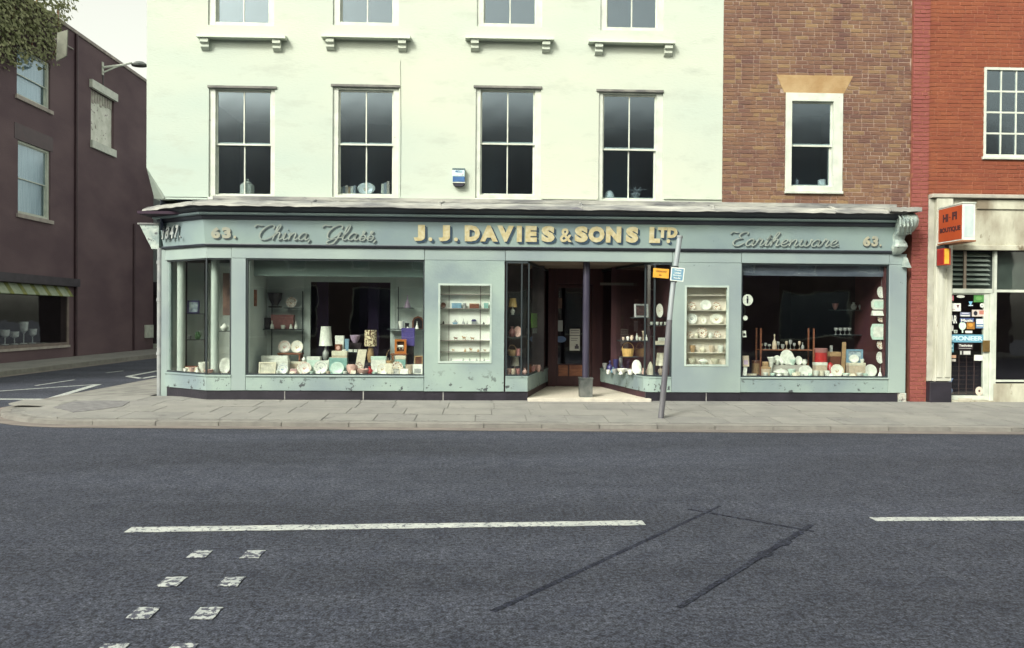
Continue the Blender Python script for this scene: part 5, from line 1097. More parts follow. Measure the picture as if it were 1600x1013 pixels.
MB().box(-16, -9.2, ey - .4, ey + .09, .1, .3).build('doorstep', WHITE, eb)
# street across the camera's back: what the shop glass mirrors
ob_ = thing('opposite_building', (0, -9, 0), 'dark brick terrace across the main road, mirrored faintly in the shop glass', 'building')
OB = mat('sooty_brick', (.06, .045, .045), (.10, .075, .07), 2, .9)
oh = [(x, x + 1.1, z, z + 1.9) for x in [-22 + 3.1 * k for k in range(15)] for z in (3.9, 7.2)] + [(x, x + 3.6, .7, 3.0) for x in [-22 + 5.2 * k for k in range(9)]]
wall_grid(MB(), -26, 26, 0, 10.4, oh, -9.3, -9.6).build('wall', OB, ob_)
MB().box(-26, 26, -9.2, -8.9, 10.4, 10.7).build('cornice', STON, ob_); MB().box(-26, 26, -14, -9.6, 0, 10.4).build('interior', DIM, ob_)
MB().prism([(-9.3, 10.71), (-14, 10.71), (-12, 12.4)], 'x', -26, 26).build('roof', mat('slate_roof', (.05, .055, .07), (.08, .085, .1), 4, .7), ob_)
for (a, b_, c, d) in oh:
    f = frame_rect(a, b_, c, d, -9.5, -9.42, .07, 'window', WHITE, ob_); MB().box(a + .07, b_ - .07, -9.47, -9.465, c + .07, d - .07).build('pane', GLU, f)
tag(MB().box(-26, 26, -9.29, -5.2, -.05, .12).build('near_pavement', PAVE), 'pavement on the near side of the road', None, None, 'structure')

# ================================================================== CHINA AND GIFTS IN THE WINDOWS
def pmat(key):                           # ceramics palette
    P = {'white': (.80, .83, .75), 'cream': (.74, .70, .55), 'mint': (.62, .80, .70), 'pink': (.66, .42, .36), 'brown': (.20, .08, .05), 'tan': (.45, .30, .16), 'blue': (.22, .38, .50), 'navy': (.05, .05, .16),
         'lilac': (.52, .40, .55), 'red': (.45, .03, .03), 'green': (.10, .24, .10), 'teal': (.28, .50, .45), 'black': (.02, .018, .02), 'grey': (.33, .35, .34), 'gold': (.50, .34, .12), 'orange': (.50, .17, .04), 'rose': (.34, .16, .15), 'violet': (.10, .08, .28), 'beige': (.60, .50, .38)}
    r, g, b = P[key]; return mat('glaze_' + key, (r, g, b), (r * .8, g * .8, b * .8), 18, .3)
RNG = {'blue': [(0, (.25, .35, .5)), (.3, (.75, .78, .74)), (.62, (.2, .3, .48)), (.72, (.75, .78, .74)), (.9, (.3, .4, .5))],
       'brown': [(0, (.30, .13, .06)), (.34, (.66, .52, .36)), (.6, (.28, .10, .05)), (.8, (.5, .3, .18)), (.93, (.2, .08, .04))],
       'pink': [(0, (.55, .3, .25)), (.3, (.76, .74, .66)), (.66, (.6, .4, .34)), (.9, (.74, .66, .56))],
       'grey': [(0, (.3, .33, .34)), (.3, (.74, .77, .7)), (.6, (.38, .42, .4)), (.78, (.76, .78, .72)), (.93, (.4, .42, .38))],
       'gold': [(0, (.5, .36, .2)), (.32, (.78, .77, .66)), (.8, (.6, .5, .3)), (.88, (.78, .77, .66))]}
def ringmat(k, R): return mat('printed_%s_%d' % (k, round(R * 50)), (.76, .78, .70), rings=(round(R * 50) / 50, RNG[k]), rough=.22)
ITM = {}
def mk(kind, w, h, c, c2=None):
    """returns list of (name, mesh) in local space, base centre at the origin, front towards -Y; first is the main body"""
    key = (kind, round(w, 2), round(h, 2), c, c2)
    if key in ITM: return ITM[key]
    m = pmat(c) if c in ('white', 'cream', 'mint', 'pink', 'brown', 'tan', 'blue', 'navy', 'lilac', 'red', 'green', 'teal', 'black', 'grey', 'gold', 'orange', 'rose', 'violet', 'beige') else None
    m2 = pmat(c2) if c2 and not c2.startswith('r_') else None
    R = w / 2; out = []
    def L(prof, n=18, **k): return MB().lathe([(r * w, z * h) for r, z in prof], n, **k)
    if kind == 'plate':                  # standing plate, leaning back, oval if h != w
        n = 28; mb = MB(); prof = [(0, .02), (.52, .02), (.60, .005), (.93, -.03), (1, -.028), (1, -.018), (.62, .03), (0, .035)]
        vs = []; fs = []
        for r, d in prof:
            for k in range(n): a = 2 * math.pi * k / n; vs.append((r * R * math.cos(a), d * w, r * h / 2 * math.sin(a)))
        for i in range(len(prof) - 1):
            for k in range(n): fs.append((i * n + k, i * n + (k + 1) % n, (i + 1) * n + (k + 1) % n, (i + 1) * n + k))
        mb.add(vs, fs); mm = ringmat(c2[2:], R) if c2 and c2.startswith('r_') else m
        me = mb.mesh('plate', mm, True); out = [('plate', me, 'c')]
    elif kind == 'lamp':
        out = [('base', L([(.16, 0), (.17, .03), (.13, .05), (.22, .12), (.25, .2), (.22, .28), (.09, .35), (.06, .42), (.05, .5)]).mesh('base', m2 or m, True)), ('lamp_shade', MB().lathe([(.5 * w, .46 * h), (.485 * w, .47 * h), (.36 * w, .99 * h), (.37 * w, h), (.35 * w, h)], 22).mesh('lamp_shade', m, True))]
    elif kind == 'drum_lamp':
        out = [('base', L([(.2, 0), (.2, .05), (.26, .1), (.27, .25), (.2, .38), (.23, .42), (.1, .48), (.08, .55)]).mesh('base', m2, True)), ('lamp_shade', MB().lathe([(.5 * w, .5 * h), (.49 * w, .51 * h), (.47 * w, .99 * h), (.45 * w, h)], 22).mesh('lamp_shade', mat('patterned_shade', (.62, .54, .36), (.10, .06, .03), 34, .9, lo=.46, hi=.54), True))]
    elif kind == 'frame':
        t = .12 * min(w, h)
        out = [('picture_frame', MB().box(-R, -R + t, -.02, .02, 0, h).box(R - t, R, -.02, .02, 0, h).box(-R + t, R - t, -.02, .02, 0, t).box(-R + t, R - t, -.02, .02, h - t, h).mesh('picture_frame', m)),
               ('picture', MB().box(-R + t, R - t, -.005, .01, t, h - t).mesh('picture', mat('print_' + (c2 or 'x'), tuple(q * .6 for q in {'brown': (.2, .08, .05), 'cream': (.7, .68, .55), 'blue': (.3, .4, .5), 'black': (.05, .03, .03), 'grey': (.4, .42, .4)}[c2 or 'grey']), {'brown': (.2, .08, .05), 'cream': (.7, .68, .55), 'blue': (.5, .6, .62), 'black': (.09, .05, .05), 'grey': (.6, .6, .56)}[c2 or 'grey'], 16, .4)))]
    elif kind == 'box':
        d = min(w, h, .22) * .5 + .02
        out = [('box', MB().bbox(-R, R, -d / 2, d / 2, 0, h * .8, .004).mesh('box', m)), ('lid', MB().bbox(-R - .003, R + .003, -d / 2 - .003, d / 2 + .003, h * .8 + .001, h, .004).mesh('lid', m2 or m))]
    elif kind == 'card':
        out = [('card', MB().add([(-R, -.03, 0), (R, -.03, 0), (R, .01, h), (-R, .01, h), (-R, .06, 0), (R, .06, 0), (R, .014, h), (-R, .014, h)], [(0, 1, 2, 3), (4, 5, 6, 7), (0, 3, 7, 4), (1, 2, 6, 5), (2, 3, 7, 6)]).mesh('card', m))]
        if m2: out.append(('print', MB().add([(-R * .7, -.0305 + .006, h * .2), (R * .7, -.0245, h * .2), (R * .7, .001, h * .75), (-R * .7, .001, h * .75), (-R * .7, -.02, h * .2), (R * .7, -.02, h * .2), (R * .7, .006, h * .75), (-R * .7, .006, h * .75)], [(0, 1, 2, 3), (4, 5, 6, 7), (0, 1, 5, 4), (2, 3, 7, 6), (0, 3, 7, 4), (1, 2, 6, 5)]).mesh('print', m2)))
    elif kind == 'vase': out = [('vase', L([(.25, 0), (.3, .03), (.45, .25), (.5, .45), (.35, .65), (.18, .8), (.2, .92), (.3, 1), (.26, 1)]).mesh('vase', m, True))]
    elif kind == 'decanter': out = [('decanter', L([(.45, 0), (.5, .05), (.5, .3), (.4, .5), (.15, .62), (.12, .75), (.2, .78)]).mesh('decanter', m, True)), ('stopper', L([(.1, .785), (.1, .82), (.2, .9), (.12, .99), (.02, 1)], 12).mesh('stopper', m2 or m, True))]
    elif kind == 'bell': out = [('bell', L([(.5, 0), (.47, .06), (.36, .2), (.28, .42), (.16, .52), (.1, .6), (.13, .68), (.1, .78), (.05, .84), (.1, .9), (.08, .98), (.01, 1)]).mesh('figurine', m, True))]
    elif kind == 'funnel': out = [('vase', L([(.18, 0), (.2, .04), (.1, .12), (.14, .5), (.32, .8), (.5, .98), (.48, 1), (.3, .8)]).mesh('vase', m, True))]
    elif kind == 'cup':
        out = [('cup', MB().lathe([(.24 * w, 0), (.25 * w, .05 * h), (.36 * w, .3 * h), (.41 * w, .8 * h), (.42 * w, h), (.39 * w, h), (.36 * w, .4 * h), (.1 * w, .15 * h)], 16).mesh('cup', m, True)),
               ('handle', MB().tube([(.38 * w, 0, .8 * h), (.5 * w, 0, .75 * h), (.5 * w, 0, .45 * h), (.36 * w, 0, .3 * h)], .035 * w, 7).mesh('handle', m, True))]
    elif kind == 'jug':
        out = [('jug', L([(.25, 0), (.27, .04), (.4, .3), (.42, .5), (.27, .78), (.28, .95), (.34, 1), (.3, .98), (.22, .7)]).mesh('jug', m, True)), ('handle', MB().tube([(.25 * w, 0, .9 * h), (.5 * w, 0, .85 * h), (.5 * w, 0, .45 * h), (.37 * w, 0, .3 * h)], .04 * w, 7).mesh('handle', m, True))]
    elif kind == 'teapot':
        out = [('teapot', L([(.2, 0), (.22, .05), (.34, .3), (.34, .5), (.2, .76), (.18, .78)]).mesh('teapot', m, True)), ('spout', MB().tube([(-.3 * w, 0, .35 * h), (-.42 * w, 0, .5 * h), (-.5 * w, 0, .75 * h)], [.06 * w, .04 * w, .03 * w], 8).mesh('spout', m, True)),
               ('handle', MB().tube([(.28 * w, 0, .6 * h), (.45 * w, 0, .62 * h), (.48 * w, 0, .4 * h), (.32 * w, 0, .25 * h)], .03 * w, 7).mesh('handle', m, True)), ('lid', L([(.2, .78), (.17, .84), (.05, .9), (.06, .96), (.02, 1)]).mesh('lid', m2 or m, True))]
    elif kind == 'tureen':
        out = [('tureen', L([(.2, 0), (.22, .06), (.45, .35), (.5, .52), (.48, .56)]).mesh('tureen', m, True)), ('lid', L([(.49, .561), (.45, .64), (.25, .85), (.07, .9), (.08, .97), (.02, 1)]).mesh('lid', m, True))]
    elif kind == 'bowl': out = [('bowl', L([(.2, 0), (.22, .08), (.42, .5), (.5, 1), (.48, 1), (.38, .5), (.1, .2)], flute=.02).mesh('bowl', m, True))]
    elif kind == 'dome': out = [('dome', L([(.5, 0), (.5, .1), (.46, .4), (.34, .72), (.16, .93), (.01, 1)]).mesh('dome', m, True))]
    elif kind == 'glass': out = [('goblet', L([(.35, 0), (.35, .04), (.05, .08), (.05, .45), (.38, .6), (.45, .85), (.4, 1), (.38, 1)], 12).mesh('goblet', m, True))]
    elif kind == 'tin': out = [('tin', L([(.5, 0), (.5, .8)]).mesh('tin', m, True)), ('lid', L([(.52, .801), (.52, .97), (.48, 1)]).mesh('lid', m2 or m, True))]
    elif kind == 'basket':
        mb = L([(.4, 0), (.5, .55), (.47, .55)], 16); out = [('basket', mb.mesh('basket', m, False)), ('handle', MB().tube([(.45 * w * math.cos(a), 0, .55 * h + .43 * h * math.sin(a)) for a in [math.pi * k / 8 for k in range(9)]], .03 * w, 6).mesh('handle', m, True))]
    elif kind == 'bird':
        out = [('body', MB().lathe([(.02, 0), (.3 * w, .1 * h), (.36 * w, .35 * h), (.2 * w, .6 * h), (.12 * w, .66 * h), (.16 * w, .82 * h), (.08 * w, h)], 10, (-.05 * w, 0, 0), 1, .6).add([(.1 * w, -.1 * w, .3 * h), (.1 * w, .1 * w, .3 * h), (.5 * w, 0, .75 * h), (.15 * w, 0, .5 * h)], [(0, 1, 2), (0, 2, 3), (1, 3, 2), (0, 3, 1)]).mesh('body', m, True))]
    elif kind == 'animal':
        mb = MB().tube([(-.3 * w, 0, .55 * h), (.25 * w, 0, .52 * h)], [.2 * h, .18 * h], 8).tube([(-.3 * w, 0, .6 * h), (-.42 * w, 0, .85 * h)], [.12 * h, .14 * h], 8)
        for sx in (-.26, .2):
            for sy in (-.06, .06): mb.tube([(sx * w, sy * w, 0), (sx * w, sy * w, .5 * h)], [.05 * h, .08 * h], 6)
        mb.tube([(.25 * w, 0, .55 * h), (.45 * w, 0, .8 * h)], [.05 * h, .02 * h], 6); out = [('body', mb.mesh('body', m, True))]
    elif kind == 'boat': out = [('hull', MB().prism([(-.5 * w, .35 * h), (-.35 * w, 0), (.35 * w, 0), (.5 * w, .4 * h)], 'y', -.02, .02).mesh('hull', m)), ('mast', MB().box(-.01 * w, .02 * w, -.002, .002, .38 * h, h).prism([(.04 * w, .4 * h), (.4 * w, .42 * h), (.04 * w, .95 * h)], 'y', -.002, .002).prism([(-.04 * w, .4 * h), (-.3 * w, .42 * h), (-.04 * w, .85 * h)], 'y', -.002, .002).mesh('mast', m2 or m))]
    elif kind == 'house': out = [('house', MB().box(-.4 * w, .4 * w, -.03, .03, 0, .6 * h).mesh('house', m)), ('roof', MB().prism([(-.5 * w, .601 * h), (.5 * w, .601 * h), (.25 * w, h), (-.25 * w, h)], 'y', -.035, .035).mesh('roof', m2 or m))]
    elif kind == 'stand':
        t = .03; out = [('table_top', MB().bbox(-R, R, -.12, .12, h - .03, h, .004).mesh('table_top', WOOD))]
        for sx in (-1, 1):
            for sy in (-.09, .09): out.append(('leg', MB().box(sx * (R - t) - t / 2, sx * (R - t) + t / 2, sy - t / 2, sy + t / 2, 0, h - .031).mesh('leg', WOOD)))
    elif kind == 'horseframe':
        t = .04; out = [('picture_frame', MB().box(-R, -R + t, -.04, .04, 0, h).box(R - t, R, -.04, .04, 0, h).box(-R + t, R - t, -.04, .04, 0, t).box(-R + t, R - t, -.04, .04, h - t, h).mesh('picture_frame', m)), ('backing', MB().box(-R + t, R - t, .01, .03, t, h - t).mesh('backing', mat('dark_velvet', (.08, .035, .02), (.1, .05, .03), 6, .9))),
               ('horse', MB().tube([(-.05, 0, h * .5), (.05, 0, h * .5)], [.022, .024], 8).tube([(-.05, 0, h * .5), (-.085, 0, h * .66)], [.015, .012], 7).tube([(-.05, 0, h * .5), (-.09, 0, h * .32)], .008, 5).tube([(-.03, 0, h * .5), (-.02, 0, h * .3)], .008, 5).tube([(.05, 0, h * .5), (.04, 0, h * .3)], .008, 5).tube([(.05, 0, h * .5), (.09, 0, h * .34)], .008, 5).mesh('horse', pmat('white'), True))]
    elif kind == 'disc': out = [('disc', MB().prism([(R * math.cos(k * math.pi / 14), h / 2 + h / 2 * math.sin(k * math.pi / 14)) for k in range(28)], 'y', -.004, .004).mesh('disc', m))]
    elif kind == 'octdish':
        pts = [(-R, h * .28), (-R * .75, 0), (R * .75, 0), (R, h * .28), (R, h * .72), (R * .75, h), (-R * .75, h), (-R, h * .72)]
        out = [('dish', MB().prism(pts, 'y', -.01, .012).mesh('dish', m)), ('well', MB().prism([(x * .72, h / 2 + (z - h / 2) * .66) for x, z in pts], 'y', -.0125, -.0105).mesh('well', m2 or m))]
    elif kind == 'panel': out = [('panel', MB().add([(-R, -.02, 0), (R - .3 * w, -.02, 0), (R, .02, h), (-R + .3 * w, .02, h)][::1] + [(-R, -.01, 0), (R - .3 * w, -.01, 0), (R, .03, h), (-R + .3 * w, .03, h)], [(0, 1, 2, 3), (4, 5, 6, 7), (0, 1, 5, 4), (1, 2, 6, 5), (2, 3, 7, 6), (3, 0, 4, 7)]).mesh('panel', m))]
    elif kind == 'clock': out = [('clock_case', MB().bbox(-R, R, -.04, .04, 0, h, .01).mesh('clock_case', m)), ('clock_face', MB().prism([(R * .6 * math.cos(k * math.pi / 10), h * .55 + R * .6 * math.sin(k * math.pi / 10)) for k in range(20)], 'y', -.046, -.041).mesh('clock_face', m2))]
    elif kind == 'arch': out = [('mirror_frame', MB().prism([(-R, 0), (R, 0), (R, h * .6), (R * .7, h * .87), (0, h), (-R * .7, h * .87), (-R, h * .6)], 'y', -.01, .02).mesh('mirror_frame', m)), ('mirror', MB().prism([(-R * .75, h * .05), (R * .75, h * .05), (R * .75, h * .58), (R * .5, h * .78), (0, h * .87), (-R * .5, h * .78), (-R * .75, h * .58)], 'y', -.013, -.0105).mesh('mirror', m2))]
    elif kind == 'lantern': out = [('lantern', MB().lathe([(.5 * w, 0), (.5 * w, .55 * h), (.46 * w, .6 * h), (.2 * w, .82 * h), (.05 * w, .86 * h)], 8).mesh('lantern', m)), ('handle', MB().tube([(.12 * w * math.cos(a), 0, .85 * h + .14 * h * math.sin(a)) for a in [math.pi * k / 6 for k in range(7)]], .02 * w, 6).mesh('handle', m, True))]
    elif kind == 'books':
        out = []
        n = max(2, round(w / .05))
        for k in range(n): out.append(('book', MB().box(-R + w * k / n, -R + w * (k + 1) / n - .004, -.08, .08, 0, h * (.8 + .2 * ((k * 7) % 3) / 2)).mesh('book', pmat(['cream', 'grey', 'beige', 'tan'][k % 4]))))
    ITM[key] = out; return out
SHELFM = {}
def it(name, kind, cxp, yb, w, h, Y, zs, c, label, cat, c2=None, group=None, rz=0, lean=0):
    """one thing: cxp/yb/w/h as seen, at depth Y, resting on surface height zs (None: free height from yb)"""
    x, zz = W(cxp, yb, Y); z = zz if zs is None else zs; k = Y / FPX; ww, hh = w * k, h * k
    parts = mk(kind, ww, hh, c, c2)
    nm, me = parts[0][0], parts[0][1]; centred = len(parts[0]) > 2
    if len(parts) == 1:
        o = bpy.data.objects.new(name, me); C.objects.link(o)
    else:
        o = bpy.data.objects.new(name, None); o.empty_display_size = .05; C.objects.link(o)
        for p in parts: q = bpy.data.objects.new(p[0], p[1]); C.objects.link(q); q.parent = o
    if centred:
        tl = rad(10) + lean; o.rotation_euler = (-tl, 0, rz); o.location = (x, Y + .02, z + hh / 2 * math.cos(tl) + .002)
    else: o.rotation_euler = (-lean, 0, rz); o.location = (x, Y, z + .001)
    return tag(o, label, cat, group)
f2 = LZ - .001
# ---- large left window, front rows
A = F + .16; B = F + .32; Cc = F + .48
it('framed_picture', 'frame', 417.5, 586, 26, 19, A, f2, 'cream', 'cream-framed brown print at the left end of the large left window', 'picture', 'cream', lean=.15)
it('white_tray', 'box', 430, 585, 40, 27, Cc, f2, 'white', 'wide white gift box standing behind the cream picture at the left', 'box')
it('patterned_plate', 'plate', 441, 586, 17, 17, A, f2, 'white', 'blue ringed plate in front of the wide white gift box', 'plate', 'r_blue')
it('gift_box', 'box', 441, 585, 20, 22, B, f2, 'white', 'square pale box right behind the blue ringed plate', 'box')
it('gift_box', 'box', 464, 585, 26, 18, Cc, f2, 'beige', 'long beige box next to the wide white gift box', 'box', 'cream')
it('small_card', 'card', 458.5, 586, 10, 9, A, f2, 'rose', 'small dark rose card with a pale print near the left front', 'card', 'pink')
it('patterned_plate', 'plate', 475, 586, 22, 19, B, f2, 'white', 'peach ringed plate to the right of the small rose card', 'plate', 'r_pink')
it('gift_box', 'box', 491, 585, 20, 26, Cc, f2, 'mint', 'tall mint-white box behind the scalloped grey plate', 'box', 'white')
it('patterned_plate', 'plate', 501, 584, 22, 21, B, f2, 'white', 'grey ringed plate left of the plain mint plate', 'plate', 'r_grey')
it('card_stack', 'box', 509, 585, 12, 20, Cc, f2, 'white', 'narrow white box under the tall white lampshade', 'box')
it('dinner_plate', 'plate', 526.5, 586, 21, 20, A, f2, 'mint', 'plain pale mint plate in the middle of the large left window', 'plate')
it('gift_box', 'box', 529, 585, 27, 25, B, f2, 'teal', 'teal open box standing behind the plain mint plate', 'box')
it('gift_box', 'box', 531, 585, 23, 35, Cc, f2, 'beige', 'beige box rising over the teal open box', 'box', 'cream')
it('shell_dish', 'bowl', 549, 585, 18, 14, A, f2, 'pink', 'dusky pink shell-shaped dish right of the plain mint plate', 'dish', lean=.5)
it('brown_plate', 'plate', 560, 585, 13, 19, B, f2, 'rose', 'brownish ringed plate behind the pink shell dish', 'plate', 'r_brown')
it('sloping_panel', 'panel', 563, 585, 19, 38, B + .04, f2, 'cream', 'tall slanting cream panel beside the patterned lamp', 'panel')
it('low_bowl', 'bowl', 568, 586, 20, 9, A, f2, 'pink', 'low peach bowl at the foot of the slanting cream panel', 'bowl')
it('red_vase', 'vase', 578, 586, 10, 13, A, f2, 'red', 'small round red vase in front of the patterned lamp', 'vase')
it('small_figurine', 'bell', 588, 586, 8, 16, A, f2, 'white', 'small white figurine just right of the red vase', 'figurine')
it('gift_box', 'box', 592, 585, 23, 27, Cc, f2, 'white', 'large white box between the patterned lamp and the tall cream box', 'box', 'mint')
it('patterned_plate', 'plate', 597, 586, 17, 17, B, f2, 'white', 'buff ringed plate left of the tall cream box', 'plate', 'r_gold')
it('tall_card', 'card', 607, 586, 11, 18, A, f2, 'cream', 'upright cream card near the right of the large left window', 'card')
it('basket', 'basket', 609, 585, 13, 38, Cc, f2, 'tan', 'tall wicker-handled basket behind the upright cream card', 'basket')
it('patterned_plate', 'plate', 620, 584, 20, 20, B, f2, 'white', 'brown banded plate behind the small square frame', 'plate', 'r_brown')
it('square_picture', 'frame', 619, 586, 11, 11, A, f2, 'cream', 'small square cream frame at the right front', 'picture', 'grey', lean=.1)
it('gift_box', 'box', 626, 585, 16, 28, Cc, f2, 'teal', 'teal-lidded cream box under the wooden stand', 'box', 'cream')
it('white_card', 'card', 631.5, 586, 12, 10, A, f2, 'white', 'bright white card leaning at the right front', 'card')
it('patterned_card', 'card', 652.5, 586, 15, 17, A, f2, 'white', 'white card printed with grey figures in the right corner', 'card', 'grey')
it('flower_ornament', 'bowl', 641, 585, 16, 15, B, f2, 'beige', 'beige fluted bowl between the two cards at the right', 'bowl')
it('photo_frame', 'frame', 654, 585, 13, 28, Cc, f2, 'tan', 'small brown wooden photo frame in the right corner', 'picture', 'brown')
# lamps and middle
it('table_lamp', 'lamp', 509, 558, 21, 55, F + .8, zst, 'white', 'table lamp with a tall ribbed white shade and grey pottery base', 'lamp', 'grey')
it('table_lamp', 'drum_lamp', 579, 561, 20, 50, F + .8, zst, 'gold', 'table lamp with a leopard-patterned drum shade and tan base', 'lamp', 'tan')
it('white_book', 'box', 531, 549.8, 13, 25, F + .68, s_m, 'white', 'white standing box on the dark middle shelf', 'box')
it('blue_book', 'box', 542, 549.8, 6, 20, F + .68, s_m, 'blue', 'thin blue book right of the white standing box', 'book')
it('mantel_clock', 'clock', 529, 549.8, 10, 12, F + .60, s_m, 'brown', 'small brown mantel clock in front of the white standing box', 'clock', 'pink')
for px, w_, lb in ((537.5, 5, 'first'), (548, 6, 'second'), (555.5, 5, 'third')): it('tiny_box', 'box', px, 549.8, w_, 4, F + .6, s_m, 'white', lb + ' tiny white box from the left beside the clock on the middle shelf', 'box')
it('reflection_bowl', 'bowl', 555, 536, 16, 12, F + .95, W(555, 536, F + .95)[1], 'lilac', 'added lilac bowl in place of a pinkish reflection between the two lamps', 'bowl')  # lilac bowl shape stands in for a neon-pink reflection
zg = W(555, 536, F + .95)[1]; xg = W(555, 536, F + .95)[0]; MB().box(xg - .12, xg + .12, F + .88, F + 1.02, zst, zg).build('display_step', mat('black_drape', (0, 0, 0)), sf)
# left shelves of that window
stx = it('plate_stand', 'stand', 454, 572, 36, 30, F + .72, LZ, 'brown', 'dark red-brown wooden stand carrying two plates at the left', 'stand')
zp_ = LZ + 30 * (F + .72) / FPX + .001
it('patterned_plate', 'plate', 444, 545, 19, 19, F + .70, zp_, 'white', 'left of two ringed plates on the wooden stand', 'plate', 'r_pink')
it('patterned_plate', 'plate', 463.5, 545, 19, 19, F + .70, zp_, 'white', 'right of two ringed plates on the wooden stand', 'plate', 'r_gold')
it('brown_tray', 'box', 442, 513.5, 34, 22, SY + .03, s_l1, 'rose', 'dull red tray standing on the left wall shelf', 'tray')
it('bud_vase', 'decanter', 425, 513.5, 6, 13, SY - .07, s_l1, 'white', 'slim white bottle vase at the left end of the shelf', 'vase')
it('bud_vase', 'decanter', 462.5, 513.5, 5.5, 11, SY - .07, s_l1, 'white', 'slim white bottle vase at the right end of the shelf', 'vase')
it('white_cup', 'cup', 442, 513.5, 8, 6, SY - .07, s_l1, 'white', 'small white cup in front of the dull red tray', 'cup')
it('white_dish', 'dome', 454.5, 513.5, 5, 8, SY - .07, s_l1, 'white', 'tiny white domed pot between the cup and the right bottle vase', 'pot')
it('dark_box', 'box', 418, 513.5, 9, 17, SY + .02, s_l1, 'black', 'black box at the far left of the wall shelf', 'box')
it('purple_plate', 'plate', 455, 480.5, 16, 17, SY, s_l2, 'white', 'mauve and brown plate on the top left shelf', 'plate', 'r_brown')
it('hanging_plant', 'bowl', 430, 478, 22, 20, SY + .0, None, 'black', 'dark green rounded bowl on the left wall', 'bowl')
it('wall_bracket_shelf', 'box', 430, 481, 20, 2.4, SY + .0, None, 'black', 'small dark bracket shelf under the dark bowl', 'shelf')
it('figurine', 'bell', 636.5, 480.5, 11, 20, SY, s_r1, 'lilac', 'pale lilac lady figurine on the top right shelf', 'figurine', None)
it('white_mug', 'cup', 627, 513.5, 11, 12, SY, s_r2, 'white', 'patterned white mug on the right shelf', 'mug')
it('dark_mug', 'box', 636, 513.5, 6, 9, SY, s_r2, 'black', 'small black box beside the white mug on the right shelf', 'box')
it('white_dog', 'dome', 637, 513.5, 4, 3.5, SY - .09, s_r2, 'white', 'tiny white pot in front of the small black box', 'pot')
it('bell_ornament', 'bell', 651.5, 513.5, 6.5, 12, SY - .08, s_r2, 'white', 'white bell figurine on the right shelf in front of the arched mirror', 'figurine')
it('arched_mirror', 'arch', 653, 513.5, 18, 20, SY + .05, s_r2, 'brown', 'dark brown arched mirror at the right edge of the window', 'mirror', 'black')
stz = it('picture_stand', 'stand', 624, 572, 25, 30, F + .72, LZ, 'brown', 'red-brown wooden stand under the framed white horse', 'stand')
it('horse_picture', 'horseframe', 626, 545, 18, 22, F + .70, LZ + 30 * (F + .72) / FPX + .001, 'orange', 'orange wooden box frame with a white horse figure', 'picture')
it('blue_box', 'box', 638, 541, 20, 28, F + .9, None, 'violet', 'violet-blue box behind the horse picture', 'box'); zv, xv = W(638, 541, F + .9)[1], W(638, 541, F + .9)[0]; MB().box(xv - .1, xv + .1, F + .84, F + .96, LZ, zv).build('display_step', mat('black_drape', (0, 0, 0)), sf)
zq = W(393, 466, F + .5)
tag(MB().bbox(xa + .052, xa + .075, F + .30, F + .42, zq[1] - .15, zq[1] + .15, .004).build('wall_plaque', WOOD), 'narrow brown plaque on the left side board of the large left window', 'plaque')
ORD = ['first', 'second', 'third', 'fourth', 'fifth', 'sixth', 'seventh', 'eighth', 'ninth', 'tenth', 'eleventh', 'twelfth']
def row(pxs, yb, Y, zs, kinds, where, sz=(8, 8)):
    for k, px in enumerate(pxs):
        kd, cc = kinds[k % len(kinds)]; nm = {'cup': 'small_cup', 'bowl': 'small_bowl', 'bell': 'small_figurine', 'vase': 'small_vase', 'jug': 'small_jug', 'teapot': 'teapot', 'dome': 'small_pot', 'glass': 'wine_glass', 'card': 'price_card'}[kd]
        it(nm, kd, px, yb, sz[0] * random.uniform(.85, 1.15), sz[1] * random.uniform(.8, 1.2), Y, zs, cc, '%s small %s %s from the left %s' % (ORD[k], {'mint': 'pale mint', 'beige': 'beige', 'white': 'white', 'cream': 'cream', 'pink': 'pink', 'grey': 'grey'}[cc], {'bell': 'figurine', 'glass': 'wine glass', 'dome': 'domed pot', 'card': 'price card'}.get(kd, kd), where), {'bell': 'figurine', 'glass': 'glass', 'dome': 'pot'}.get(kd, kd))
row((434, 456, 470, 487, 497, 513, 539, 552, 565, 585, 600, 641), 587, F + .095, f2, (('cup', 'white'), ('card', 'cream'), ('bell', 'white'), ('bowl', 'mint'), ('card', 'white'), ('cup', 'beige')), 'along the left window front', (7, 6))
row((475, 486, 496, 517, 526, 536, 596, 603), 566, F + .66, zst, (('teapot', 'white'), ('cup', 'mint'), ('bowl', 'white'), ('jug', 'cream')), 'on the black window step', (9, 9))
row((1196, 1207, 1217, 1228, 1242, 1253, 1266, 1299, 1321, 1331, 1343, 1352), 590, F + .10, f2, (('bowl', 'white'), ('cup', 'mint'), ('dome', 'white'), ('cup', 'white'), ('card', 'cream')), 'along the right window front', (9, 6))
row((1214, 1222, 1239, 1257), 571, F + .40, LZ + .201, (('cup', 'white'), ('teapot', 'white'), ('bowl', 'mint'), ('jug', 'white')), 'on the pale riser', (9, 8))
row((290, 300, 308, 334, 343, 357), 586, F + .46, f2, (('cup', 'white'), ('bowl', 'pink'), ('bell', 'white'), ('cup', 'cream')), 'in the corner window', (8, 8))
row((950, 960, 970, 980, 1000, 1012, 1041), 585, F + .62, f2, (('cup', 'white'), ('bowl', 'grey'), ('bell', 'white'), ('glass', 'grey')), 'right of the doorway', (7, 7))
